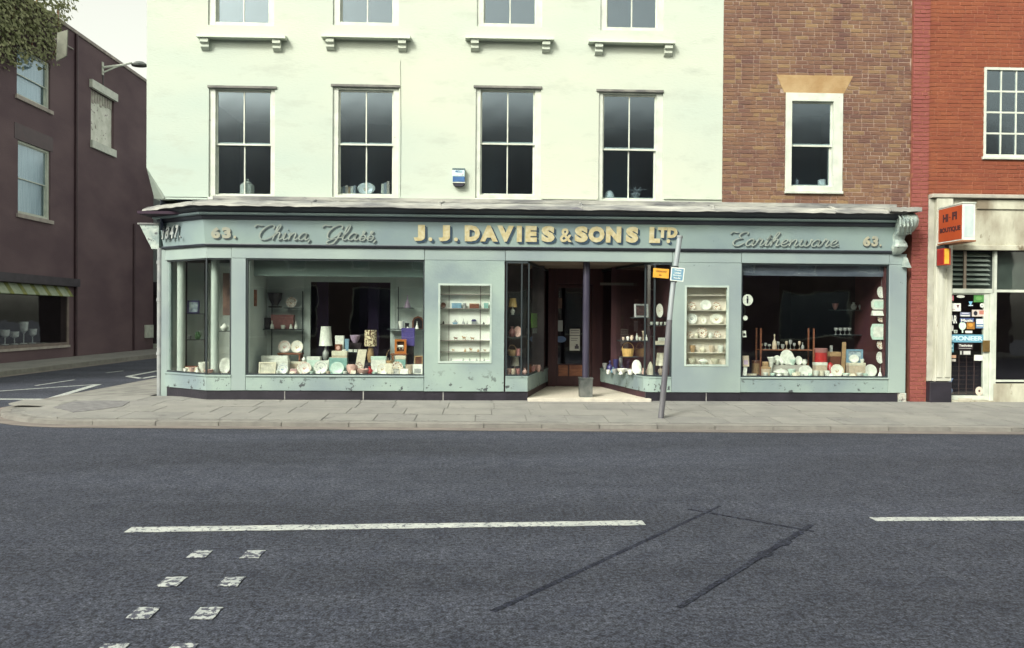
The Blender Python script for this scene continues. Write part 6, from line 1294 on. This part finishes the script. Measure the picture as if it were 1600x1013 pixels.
# ---- angled corner window
it('framed_sign', 'frame', 302, 489.5, 18, 20, F + 1.08, s_c1, 'navy', 'navy-edged silvery picture on the upper corner shelf', 'picture', 'blue', lean=.1)
it('green_jug', 'jug', 309, 530, 11, 12, F + 1.08, s_c2, 'green', 'dark green jug on the middle corner shelf', 'jug')
it('dark_cup', 'cup', 296, 530, 7, 6, F + 1.08, s_c2, 'grey', 'small grey cup left of the green jug', 'cup')
it('white_flower', 'bowl', 318, 584, 16, 16, F + .55, f2, 'white', 'white fluted bowl at the foot of the corner window mullion', 'bowl')
it('gift_box', 'box', 300, 584, 18, 9, F + .75, f2, 'cream', 'low cream box with a brown edge in the corner window', 'box', 'brown')
it('pink_dish', 'bowl', 326, 586, 14, 7, F + .2, f2, 'pink', 'low pinkish dish by the mullion of the corner window', 'dish')
it('white_plate', 'plate', 351, 585, 17, 25, F + .3, f2, 'white', 'large white oval dish leaning in the right light of the corner window', 'dish')
it('white_teapot', 'teapot', 351, 516.5, 16, 12, F + .68, s_c3, 'white', 'white teapot on the glass shelf right of the pale column', 'teapot')
pq = W(355, 493, F + .9); tag(MB().bbox(pq[0] - .085, pq[0] + .10, F + .9, F + .93, pq[1], W(355, 427, F + .9)[1], .006).build('dark_painting', mat('sepia_print', (.06, .03, .03), (.16, .09, .06), 4, .5)), 'tall dark sepia picture hanging in the right light of the corner window', 'picture')
# ---- left wall case: tiny ornaments
CY1, CY2 = F + .125, F + .10; z1_ = cases[0]
rowN = ['top', 'second', 'third', 'fourth', 'fifth', 'lowest']
it('plate_stand', 'plate', 692.5, 482, 8, 9, CY1, z1_[1], 'brown', 'small round brown plate at the left of the second shelf of the white wall case', 'plate')
it('blue_box', 'box', 713.5, 482, 15, 8, CY1, z1_[1], 'blue', 'wide pale blue box on the second shelf of the white wall case', 'box')
it('blue_pot', 'tin', 726, 482, 5, 8, CY1, z1_[1], 'grey', 'small grey-blue pot right of the pale blue box in the wall case', 'pot')
it('brown_box', 'box', 741, 482, 15, 8, CY1, z1_[1], 'brown', 'wide brown box on the second shelf of the white wall case', 'box', 'beige')
it('blue_box', 'box', 759.5, 482, 7, 8.5, CY1, z1_[1], 'teal', 'small teal box at the right of the second shelf of the white wall case', 'box')
it('bird_ornament', 'bird', 693, 507, 5, 5, CY1, z1_[2], 'black', 'tiny dark bird at the left of the third shelf of the white wall case', 'ornament')
it('model_boat', 'boat', 711, 507, 9, 8, CY1, z1_[2], 'blue', 'little grey-blue sailing boat on the third shelf of the white wall case', 'ornament', 'grey')
it('figurine', 'bell', 724, 507, 6, 9, CY1, z1_[2], 'grey', 'small grey lady figurine in the middle of the third shelf', 'figurine'); it('figurine', 'bell', 730, 507, 4, 5, CY1, z1_[2], 'grey', 'tiny grey figurine right of the lady in the middle of the third shelf', 'figurine')
it('model_house', 'house', 740.5, 507, 9, 8, CY1, z1_[2], 'grey', 'little grey model house on the third shelf', 'ornament', 'navy')
it('bird_ornament', 'bird', 756, 507, 5, 4, CY1, z1_[2], 'black', 'tiny dark bird at the right of the third shelf of the white wall case', 'ornament')
for px, nm in ((712.5, 'left'), (725.5, 'middle'), (738.5, 'right')): it('animal_ornament', 'animal', px, 532, 8, 6 if nm != 'middle' else 7.5, CY1, z1_[3], 'tan' if nm != 'left' else 'brown', nm + ' tiny brown animal on the fourth shelf of the white wall case', 'ornament')
for k, (px, h_) in enumerate(((708.5, 5), (727, 5), (736, 7), (747.5, 4), (758, 5))): it('animal_ornament', 'bird' if k % 2 else 'animal', px, 550, 5.5, h_, CY1, z1_[4], 'tan', ['first', 'second', 'third', 'fourth', 'fifth'][k] + ' tiny tan ornament from the left on the fifth shelf of the white wall case', 'ornament')
for k, px in enumerate((705, 724, 734, 745, 757)): it('animal_ornament', 'bird', px, 566, 4.5, 4, CY1, z1_[5], 'grey', ['first', 'second', 'third', 'fourth', 'fifth'][k] + ' tiny grey ornament from the left on the floor of the white wall case', 'ornament')
# ---- right wall case: plates
z2_ = cases[1]
def rp_(cx, w, h, s, c, lb, k='plate', cat='plate', cc='white', yy=CY1): it('patterned_plate' if k == 'plate' else cat, k, cx, 0 + 500, w, h, yy, z2_[s], cc, lb, cat, c)
rp_(1081, 13, 13, 1, 'r_brown', 'brown ringed plate at the left of the top row in the cream wall case'); rp_(1103, 18, 16, 1, None, 'plain white plate in the middle of the top row in the cream wall case'); rp_(1120, 13, 13, 1, 'r_brown', 'brown ringed plate at the right of the top row in the cream wall case')
rp_(1081.5, 17, 17, 2, 'r_grey', 'white floral plate at the left of the second row in the cream wall case'); rp_(1100, 9, 11, 2, 'r_gold', 'small gilt plate between two large ones in the cream wall case'); rp_(1120, 21, 17, 2, 'r_gold', 'large oval gilt dish at the right of the second row in the cream wall case')
rp_(1079, 9, 10, 3, 'r_brown', 'small brown plate at the left of the third row in the cream wall case'); rp_(1098, 16, 18, 3, 'r_brown', 'large brown ringed plate in the middle of the third row in the cream wall case'); rp_(1121, 11, 11, 3, 'r_brown', 'small brown plate at the right of the third row in the cream wall case')
for px, s_, cc, nm in ((1088, 8, 'cream', 'left'), (1110, 8, 'white', 'right')): it('milk_jug', 'jug', px, 528, 8, 9, CY2, z2_[3], cc, nm + ' of two small pale jugs flanking the large brown plate', 'jug')
for k, (px, w_, cc) in enumerate(((1082, 11, 'tan'), (1098, 12, 'cream'), (1112, 10, 'beige'), (1126, 11, 'white'))): it('tea_cup', 'cup' if k != 1 else 'teapot', px, 551, w_, 11, CY1, z2_[4], cc, ['tan cup at the left of the fourth row in the cream wall case', 'round cream teapot in the fourth row of the cream wall case', 'beige cup right of the cream teapot in the wall case', 'white cup at the right of the fourth row in the cream wall case'][k], 'cup' if k != 1 else 'teapot')
for k, (px, w_, kd, cc) in enumerate(((1081, 13, 'bowl', 'cream'), (1099, 15, 'tureen', 'white'), (1117, 13, 'bowl', 'cream'))): it(['cream_bowl', 'tureen', 'cream_bowl'][k], kd, px, 570, w_, 9, CY1, z2_[5], cc, ['cream bowl at the left of the lowest shelf of the cream wall case', 'white lidded tureen on the lowest shelf of the cream wall case', 'cream bowl at the right of the lowest shelf of the cream wall case'][k], ['bowl', 'tureen', 'bowl'][k])
# ---- small left lobby window
it('table_lamp', 'lamp', 801, 491.5, 14, 26, L1Y, s_a1, 'gold', 'small lamp with a yellow shade on the top shelf left of the doorway', 'lamp', 'white')
it('pink_vase', 'vase', 800, 526.5, 11, 17, L1Y, s_a2, 'rose', 'dusky pink vase on the second shelf left of the doorway', 'vase'); it('pink_plate', 'plate', 809, 526.5, 12, 17, L1Y, s_a2, 'pink', 'pink plate beside the dusky vase left of the doorway', 'plate')
it('basket', 'basket', 800, 555.5, 14, 17, L1Y, s_a3, 'tan', 'tan wicker basket on the third shelf left of the doorway', 'basket'); it('red_tin', 'tin', 810, 555.5, 7, 11, L1Y, s_a3, 'rose', 'small dull red tin beside the wicker basket left of the doorway', 'tin')
it('table_lamp', 'lamp', 804, 586, 15, 29, F + .45, f2, 'cream', 'low lamp with a cream shade on the floor of the window left of the doorway', 'lamp', 'pink')
for k, (px, cc, kd, dy) in enumerate(((795, 'pink', 'bowl', .15), (802, 'beige', 'cup', .12), (810, 'rose', 'bowl', .16), (820, 'pink', 'vase', .3), (832, 'rose', 'bowl', .75), (841, 'pink', 'cup', 1.1))):
    it(['pink_bowl', 'beige_cup', 'rose_bowl', 'pink_vase', 'rose_bowl', 'pink_cup'][k], kd, px, 586, 8, 11, F + dy, f2, cc, ['pink bowl in the left front corner of the window left of the doorway', 'beige cup in front of the low cream lamp', 'dull rose bowl right of the low cream lamp', 'small pink vase between the two glazing bars', 'dull rose bowl inside the splayed glass', 'pink cup near the far end of the splayed glass'][k], {'bowl': 'bowl', 'cup': 'cup', 'vase': 'vase'}[kd])
def flat(name, pts, mt, label, cat, t=.004, parts=()):
    (x0, y0), (x1, y1), z0, z1 = pts; d = Vector((x1 - x0, y1 - y0)); n = Vector((d.y, -d.x)).normalized() * t
    o = MB().add([(x0, y0, z0), (x1, y1, z0), (x1, y1, z1), (x0, y0, z1), (x0 + n.x, y0 + n.y, z0), (x1 + n.x, y1 + n.y, z0), (x1 + n.x, y1 + n.y, z1), (x0 + n.x, y0 + n.y, z1)], [(0, 1, 2, 3), (4, 5, 6, 7), (0, 1, 5, 4), (1, 2, 6, 5), (2, 3, 7, 6), (3, 0, 4, 7)]).build(name, mt, None, loc=(x0, y0, z0)); return tag(o, label, cat)
def onglass(px, py): # point on the splayed left pane (inner side)
    a, b_ = Vector(lp[1]), Vector(lp[2]); d = ray(px, py); ab = b_ - a
    t = (a.x * ab.y - a.y * ab.x) / (d.x * ab.y - d.y * ab.x); return d.x * t - .045, d.y * t, HCAM + d.z * t
p, q_ = onglass(834, 500), onglass(852, 500)
flat('green_panel', ((p[0], p[1]), (q_[0], q_[1]), onglass(843, 512)[2], onglass(843, 490)[2]), mat('lime_green_panel', (.16, .46, .05), (.28, .55, .12), 8, .5), 'lime green panel inside the splayed glass left of the door', 'poster')  # flat lime green panel just behind the splayed pane
p, q_ = onglass(836, 515), onglass(845, 515)
flat('pale_notice', ((p[0], p[1]), (q_[0], q_[1]), onglass(841, 521)[2], onglass(841, 513)[2]), mat('faded_notice', (.3, .34, .34)), 'small faded notice under the lime green panel', 'notice')
# door notices
def doornote(l, r, t, b_, m, label, cat, name, oval=False, txt=()):
    x0, x1, z1, z0 = DX(l), DX(r), DZ(t), DZ(b_); y = DY + .040
    pts = [((x0 + x1) / 2 + (x1 - x0) / 2 * math.cos(k * math.pi / 12), (z0 + z1) / 2 + (z1 - z0) / 2 * math.sin(k * math.pi / 12)) for k in range(24)] if oval else [(x0, z0), (x1, z0), (x1, z1), (x0, z1)]
    o = MB().prism(pts, 'y', y - .004, y).build(name, m, None, loc=((x0 + x1) / 2, y, z0)); tag(o, label, cat)
    for tx in txt:
        if tx[0] == 'line': mb = MB().box(x0 + (x1 - x0) * tx[1], x0 + (x1 - x0) * tx[2], y - .006, y - .0045, z0 + (z1 - z0) * tx[3], z0 + (z1 - z0) * tx[4])
        else: mb = MB(); put_text(mb, tx[0], x0 + (x1 - x0) * tx[1], x0 + (x1 - x0) * tx[2], z0 + (z1 - z0) * tx[3], z0 + (z1 - z0) * tx[4], y - .006, y - .0045, .03)
        mb.build('print', mat('notice_ink', (.08, .07, .09)), o)
    return o
doornote(890.5, 906.5, 514, 548, mat('door_poster_paper', (.50, .50, .46), (.58, .57, .52), 5, .6), 'tall off-white poster with a heading and a small drawing on the shop door', 'poster', 'door_poster', txt=(('line', .08, .92, .90, .93), ('line', .08, .92, .80, .83), ('line', 0, 1, .68, .71), ('line', .12, .8, .55, .57), ('line', .12, .7, .46, .48), ('line', .5, .9, .08, .22), ('line', .6, .8, .22, .3)))
doornote(868.5, 879.5, 501, 518, mat('grey_notice_paper', (.28, .31, .32), (.35, .37, .38), 5, .6), 'blank greyish notice at the left edge of the shop door glass', 'notice', 'door_notice')
doornote(867.5, 885, 525.5, 535.5, mat('blue_oval', (.07, .12, .24), (.10, .16, .3), 6, .5), 'blue oval sticker on the shop door', 'sticker', 'oval_sticker', True)
doornote(868.5, 878, 466, 482, mat('brown_notice', (.12, .07, .06), (.2, .12, .09), 9, .6), 'small dim brown notice high on the shop door', 'notice', 'door_notice')
# ---- right lobby window
it('framed_picture', 'frame', 1002, 495.5, 22, 21, R1Y, s_b4, 'grey', 'grey-framed dark picture on the top shelf right of the doorway', 'picture', 'black', lean=.12)
it('oval_dish', 'plate', 1031, 495.5, 11, 22, R1Y - .02, s_b4, 'beige', 'narrow oval patterned dish on the top shelf right of the doorway', 'dish', 'r_gold')
for k, (px, w_) in enumerate(((1018, 6), (1027, 6), (1033, 5), (1039, 4))): it('small_cup', 'cup', px, 507.5, w_, 5, F + .3, s_b1, 'white', ['first', 'second', 'third', 'fourth'][k] + ' small white cup from the left on the short shelf by the leaning pole', 'cup')
for k, (px, w_, h_, kd, cc) in enumerate(((974, 5, 5, 'cup', 'beige'), (981, 6, 6, 'cup', 'white'), (987, 6, 8, 'jug', 'beige'), (995, 4, 11, 'vase', 'white'), (1000, 5, 5, 'cup', 'white'), (1005, 5, 15, 'funnel', 'beige'), (1010, 4, 9, 'decanter', 'white'))):
    it({'cup': 'small_cup', 'jug': 'small_jug', 'vase': 'small_vase', 'funnel': 'tall_vase', 'decanter': 'small_decanter'}[kd], kd, px, 531.5, w_, h_, R1Y, s_b2, cc,
       ['tiny beige cup at the left end of the long dark shelf right of the doorway', 'tiny white cup second on the long dark shelf right of the doorway', 'tiny beige jug on the long dark shelf right of the doorway', 'slim white vase on the long dark shelf right of the doorway', 'tiny white cup between the slim vase and the tall beige vase', 'tall beige trumpet vase on the long dark shelf', 'small white decanter at the right end of the long dark shelf'][k], {'cup': 'cup', 'jug': 'jug', 'vase': 'vase', 'funnel': 'vase', 'decanter': 'decanter'}[kd])
it('box_stack', 'box', 1032, 538.5, 16, 6, F + .3, s_b3, 'cream', 'cream box under a smaller one on the shelf by the leaning pole', 'box'); it('small_box', 'box', 1034, 532.5, 11, 5, F + .3, s_b3 + 6 * (F + .3) / FPX + .003, 'white', 'small white box on top of the cream one by the leaning pole', 'box')
it('wicker_basket', 'basket', 981, 556.5, 20, 22, R1Y, s_b5, 'gold', 'golden wicker basket on the lower shelf right of the doorway', 'basket')
it('oval_plate', 'plate', 995, 582, 15, 24, F + .45, f2, 'white', 'large white oval plate leaning in the window right of the doorway', 'plate')
it('white_dish', 'bowl', 972, 581, 17, 7, F + .9, f2, 'white', 'low white dish on the floor of the window right of the doorway', 'dish'); it('white_cup', 'cup', 985, 583, 11, 8, F + .5, f2, 'white', 'white cup at the foot of the large oval plate', 'cup')
it('white_cone', 'dome', 1016, 586, 11, 22, F + .3, f2, 'cream', 'cream dome-shaped cover beside the glazing bar right of the doorway', 'cover')
it('cream_lamp', 'lamp', 1032, 586, 16, 36, F + .22, f2, 'cream', 'cream lamp in the last window light before the leaning pole', 'lamp', 'beige')
it('pink_jug', 'jug', 1006, 584, 8, 12, F + .25, f2, 'pink', 'small pinkish jug right of the large oval plate', 'jug')
for k, (px, w_, h_, cc, dy) in enumerate(((945, 8, 10, 'grey', 1.9), (953, 10, 16, 'navy', 1.5), (962, 9, 20, 'navy', 1.2), (958, 8, 9, 'blue', 1.0), (970, 6, 22, 'grey', 1.3))):
    it('blue_glassware', 'decanter' if k % 2 else 'bowl', px, 578, w_, h_, F + dy, f2, cc, ['grey glass bowl deepest in the window right of the doorway', 'navy glass decanter behind the curved glass', 'taller navy glass bowl behind the curved glass', 'squat blue glass decanter at the front of the curved glass', 'tall grey glass bowl beside the golden basket'][k], 'decanter' if k % 2 else 'bowl')
# ---- large right window
it('round_sign', 'disc', 1168, 478, 17, 18, F + .06, None, 'white', 'round white sign with a small black figure on the right window glass', 'sign')
xs_, zs2 = W(1168, 469, F + .05); tag(MB().tube([(xs_, F + .054, zs2 - .06), (xs_, F + .054, zs2 + .03)], [.012, .02], 8).tube([(xs_, F + .054, zs2 + .045), (xs_, F + .054, zs2 + .07)], .015, 8).build('figure_emblem', mat('dark_sounder', (0, 0, 0))), 'little black figure in the centre of the round white sign', 'emblem')
it('round_sticker', 'disc', 1164.5, 501, 7.5, 7.5, F + .06, None, 'white', 'small round pale sticker below the round white sign', 'sticker')
it('glass_card', 'card', 1162.5, 527, 6, 10, F + .12, None, 'white', 'tiny black and white card at the left edge of the right window', 'card', 'black')
it('glass_card', 'card', 1165, 573, 10, 17, F + .14, None, 'beige', 'small patterned card at the lower left of the right window', 'card', 'lilac')
it('leaning_rule', 'panel', 1164, 589, 9, 17, F + .12, f2, 'white', 'thin white strip slanting in the lower left corner of the right window', 'strip')
# wooden display rack
RY = F + .62
rk = thing('display_rack', (W(1226, 545, RY)[0], RY, LZ), 'wooden rack of two posts and a rail holding glassware in the right window', 'rack')
xl_, xr_ = W(1185, 545, RY)[0], W(1267, 545, RY)[0]; zsh = W(1226, 546, RY)[1]; zt2 = W(1226, 513, RY)[1]
for x_ in (xl_, xr_):
    for dy in (-.12, .12): MB().box(x_ - .013, x_ + .013, RY + dy - .013, RY + dy + .013, LZ, zt2).build('post', WOOD, rk)
MB().box(xl_ + .014, xr_ - .014, RY - .12, RY + .12, zsh - .018, zsh).build('shelf', WOOD, rk)
GLS = 'grey'
for k, (px, w_, h_, kd) in enumerate(((1190, 4, 9, 'glass'), (1196, 5, 10, 'glass'), (1202, 6, 8, 'glass'), (1210, 7, 24, 'decanter'), (1216, 5, 12, 'glass'), (1223, 6, 8, 'bowl'), (1229, 5, 13, 'glass'), (1235, 6, 15, 'glass'), (1241, 5, 10, 'glass'), (1249, 5, 13, 'glass'), (1254, 5, 11, 'decanter'))):
    on = ['first', 'second', 'third', 'fourth', 'fifth', 'sixth', 'seventh', 'eighth', 'ninth', 'tenth', 'last'][k]
    it({'glass': 'wine_glass', 'decanter': 'glass_decanter', 'bowl': 'glass_bowl'}[kd], kd, px, 545, w_, h_, RY, zsh, 'grey' if k % 3 else 'beige', on + ' piece of glassware from the left on the wooden rack', {'glass': 'glass', 'decanter': 'decanter', 'bowl': 'bowl'}[kd])
it('wooden_drum', 'tin', 1181, 587, 13, 22, F + .75, f2, 'tan', 'brown round tub behind the left post of the wooden rack', 'tub', 'brown')
it('cream_jar', 'tin', 1197, 588, 15, 15, F + .25, f2, 'beige', 'cream jar in front of the left end of the wooden rack', 'jar', 'tan'); it('small_tin', 'tin', 1196, 586, 10, 22, F + .42, f2, 'tan', 'tan tin showing above the cream jar', 'tin')
MB().box(W(1205, 570, F + .45)[0], W(1261, 570, F + .45)[0], F + .36, F + .58, LZ, LZ + .20).build('display_step', mat('pale_riser', (.5, .5, .44), (.4, .38, .34), 4, .8), sf)
zr = LZ + .201
it('funnel_vase', 'funnel', 1205, 588, 13, 30, F + .3, f2, 'white', 'white trumpet vase beside the large white plate', 'vase')
it('white_plate', 'plate', 1230, 570, 22, 24, F + .46, zr, 'white', 'largest white round plate standing high in the right window', 'plate')
it('white_plate', 'plate', 1215, 569, 13, 15, F + .44, zr, 'white', 'smaller white plate overlapping the left of the largest one', 'plate')
it('white_egg', 'plate', 1248.5, 569, 12, 14, F + .44, zr, 'white', 'egg-shaped white dish right of the largest white plate', 'dish'); it('white_saucer', 'plate', 1236, 570, 14, 17, F + .40, zr, 'white', 'white saucer overlapping the right of the largest white plate', 'saucer')
it('serving_dish', 'tureen', 1220, 588, 24, 13, F + .22, f2, 'white', 'white lidded serving dish at the left front of the right window', 'dish'); it('fluted_dish', 'bowl', 1237, 588, 12, 12, F + .2, f2, 'mint', 'fluted white bowl between the serving dish and the big round tureen', 'bowl')
it('big_tureen', 'plate', 1259, 589, 22, 18, F + .18, f2, 'white', 'big shallow white oval plate at the front under the egg-shaped dish', 'plate')
it('white_cup', 'cup', 1247, 589, 9, 8, F + .14, f2, 'cream', 'cream cup left of the big shallow oval plate', 'cup'); it('low_tray', 'box', 1172, 588, 20, 4, F + .25, f2, 'cream', 'low cream tray in the left corner of the right window', 'tray')
for k, (px, cc) in enumerate(((1275, 'white'), (1284, 'cream'), (1292, 'white'))): it('tea_cup', 'cup', px, 589, 10, 10, F + .16, f2, cc, ['left', 'middle', 'right'][k] + ' of three teacups in front of the red tin', 'cup')
MB().box(W(1270, 570, F + .5)[0], W(1293, 570, F + .5)[0], F + .42, F + .6, LZ, LZ + .12).build('display_step', mat('pale_riser', (0, 0, 0)), sf)
it('cream_box', 'box', 1281, 588, 19, 22, F + .32, f2, 'beige', 'printed beige box under the red tin', 'box', 'white')
it('red_tin', 'tin', 1282, 577, 20, 33, F + .52, LZ + .121, 'red', 'large red tin with a pale pattern in the right window', 'tin', 'rose')
it('red_cloth', 'dome', 1297, 586, 15, 22, F + .45, f2, 'red', 'crumpled red cloth beside the beige printed box', 'cloth')
it('patterned_plate', 'plate', 1308.5, 589, 21, 20, F + .18, f2, 'white', 'gilt ringed white plate in the centre front of the right window', 'plate', 'r_gold')
it('brown_box', 'box', 1303, 586, 17, 36, F + .8, f2, 'brown', 'plain dark brown box standing behind the gilt ringed plate', 'box', 'tan')
it('easel', 'panel', 1318, 584, 9, 52, F + .7, f2, 'tan', 'slanting tan wooden strut behind the gilt ringed plate', 'strut'); it('easel', 'panel', 1298.5, 584, 6, 45, F + .95, f2, 'grey', 'thin grey slanting strut beside the red tin', 'strut')
it('framed_print', 'box', 1337, 588, 26, 22, F + .26, f2, 'beige', 'printed cream box carrying white crockery right of centre', 'box', 'cream')
zc2 = LZ + 22 * (F + .26) / FPX
it('blue_tray', 'frame', 1335, 566, 26, 21, F + .31, zc2, 'blue', 'light blue tray standing on the printed cream box', 'tray', 'blue'); it('white_plate', 'plate', 1335, 566, 16, 13, F + .24, zc2, 'white', 'small white oval plate before the light blue tray', 'plate'); it('white_cup', 'cup', 1347, 566, 7, 6, F + .25, zc2, 'white', 'white cup at the right end of the printed cream box', 'cup')
it('white_plate', 'plate', 1361, 589, 20, 20, F + .2, f2, 'white', 'plain white round plate at the right front of the right window', 'plate'); it('low_dish', 'bowl', 1322, 589, 12, 6, F + .14, f2, 'mint', 'small pale bowl right of the gilt ringed plate', 'bowl')
it('bell_figurine', 'bell', 1375, 590, 8, 15, F + .14, f2, 'white', 'white lady figurine in the bottom right corner of the right window', 'figurine')
for k, (px, w_, h_, kd, cc) in enumerate(((1305, 10, 10, 'bowl', 'rose'), (1334, 9, 12, 'vase', 'grey'), (1345, 9, 11, 'teapot', 'grey'))): it(['rose_bowl', 'grey_vase', 'grey_teapot'][k], kd, px, 483, w_, h_, F + 1.0, s_k1, cc, ['dim rose bowl on the upper back shelf of the right window', 'dim grey vase on the upper back shelf of the right window', 'dim grey teapot on the upper back shelf of the right window'][k], kd)
for k, px in enumerate((1306, 1313, 1320, 1327)): it('goblet', 'glass', px, 522, 7, 11, F + 1.0, s_k2, 'grey', ['first', 'second', 'third', 'fourth'][k] + ' goblet from the left on the lower back shelf of the right window', 'glass')
it('milk_jug', 'jug', 1353, 522, 12, 8, F + .98, s_k2, 'beige', 'squat beige jug on the lower back shelf behind the white square plate', 'jug')
GY = F + .12
it('hanging_plate', 'plate', 1377, 466.5, 12, 19, GY, None, 'grey', 'topmost oval plate hanging at the right side of the right window', 'plate', 'r_grey'); it('octagonal_dish', 'octdish', 1373.5, 484, 25, 16, GY, None, 'white', 'octagonal white dish hanging at the right side of the right window', 'dish', 'mint')
it('white_card', 'card', 1373, 493.5, 21, 8, GY, None, 'white', 'narrow white card under the octagonal dish', 'card'); it('hanging_plate', 'plate', 1377.5, 504, 12, 11, GY, None, 'grey', 'small round brown and white plate above the square white one', 'plate', 'r_brown')
it('square_plate', 'octdish', 1372, 531, 24, 25, GY - .01, None, 'mint', 'large square white plate hanging at the right side of the right window', 'plate', 'white'); it('hanging_plate', 'plate', 1376, 546.5, 11, 15, GY, None, 'grey', 'oval plate half hidden below the square white one', 'plate', 'r_brown'); it('hanging_plate', 'plate', 1375.5, 568.5, 12, 19, GY, None, 'grey', 'lowest oval plate hanging at the right side of the right window', 'plate', 'r_grey')
tag(MB().tube([(WX(1377, GY + .06), GY + .06, zhead), (WX(1377, GY + .06), GY + .06, LZ)], .004, 6).build('display_wire', STEEL), 'thin wire the plates hang from at the right side of the right window', 'wire')
# ---- things on the sills upstairs
YU = UF + .22
def up_(px): return WIN1[px][2] + .15
def upz(py, px=800): return W(px, py, YU)[1]
def ledge_board(h, zz): MB().box(h[0] + .05, h[1] - .05, UF + .17, UF + .40, zz - .03, zz).build('inner_sill', WHITE, wb)
for i, h in enumerate(WIN1): ledge_board(h, upz(303.5 if i != 3 else 309.5, 0 + [380, 571, 795, 985][i]))
it('white_lantern', 'lantern', 386, 303, 22, 24, YU + .05, upz(303.5, 380), 'cream', 'cream wicker lantern on the sill of the leftmost upstairs window', 'lantern')
it('round_plate', 'plate', 572, 303, 27, 19, YU + .05, upz(303.5, 571), 'cream', 'big cream ringed plate on the sill of the second upstairs window', 'plate', 'r_gold')
it('book_row', 'books', 545, 303, 24, 13, YU + .06, upz(303.5, 571), 'grey', 'row of faded books left of the plate in the second upstairs window', 'books'); it('book_row', 'books', 603, 303, 13, 20, YU + .06, upz(303.5, 571), 'grey', 'taller pair of books at the right of the second upstairs window', 'books')
it('white_cloth', 'dome', 952, 309, 16, 12, YU + .05, upz(309.5, 985), 'white', 'white domed cover on the sill of the right-hand sash of the white wall', 'cover')
it('dried_flowers', 'bowl', 993, 309, 16, 8, YU + .05, upz(309.5, 985), 'grey', 'pale bowl on the sill of the right-hand upstairs window of the white wall', 'bowl')
x, z = W(993, 302, YU + .05); mb = MB(); rnd = random.Random(9)
for k in range(26):
    a = rnd.uniform(-1.1, 1.1); l = rnd.uniform(.08, .17); mb.tube([(x, YU + .05, z - .05), (x + math.sin(a) * l * .6, YU + .05 + rnd.uniform(-.03, .03), z + l * .4), (x + math.sin(a) * l * 1.5, YU + .05, z + math.cos(a) * l * .8)], [.002, .002, .006], 5)
tag(mb.build('dried_grass', pmat('grey'), None, loc=(x, YU + .05, z - .05)), 'spray of pale dried grass standing in the bowl upstairs', 'dried flowers')
YB5 = UF + .2; zb5 = W(1270, 289.5, YB5)[1]; MB().box(bh[0] + .05, bh[1] - .05, UF + .15, UF + .38, zb5 - .03, zb5).build('inner_sill', WHITE, bb)
it('white_pot', 'tin', 1284, 289, 12, 9, YB5 + .05, zb5, 'white', 'white pot on the sill of the brick wall window', 'pot'); it('small_jar', 'jug', 1245, 289, 6, 10, YB5 + .05, zb5, 'grey', 'small grey jug at the left of the brick wall window sill', 'jug')
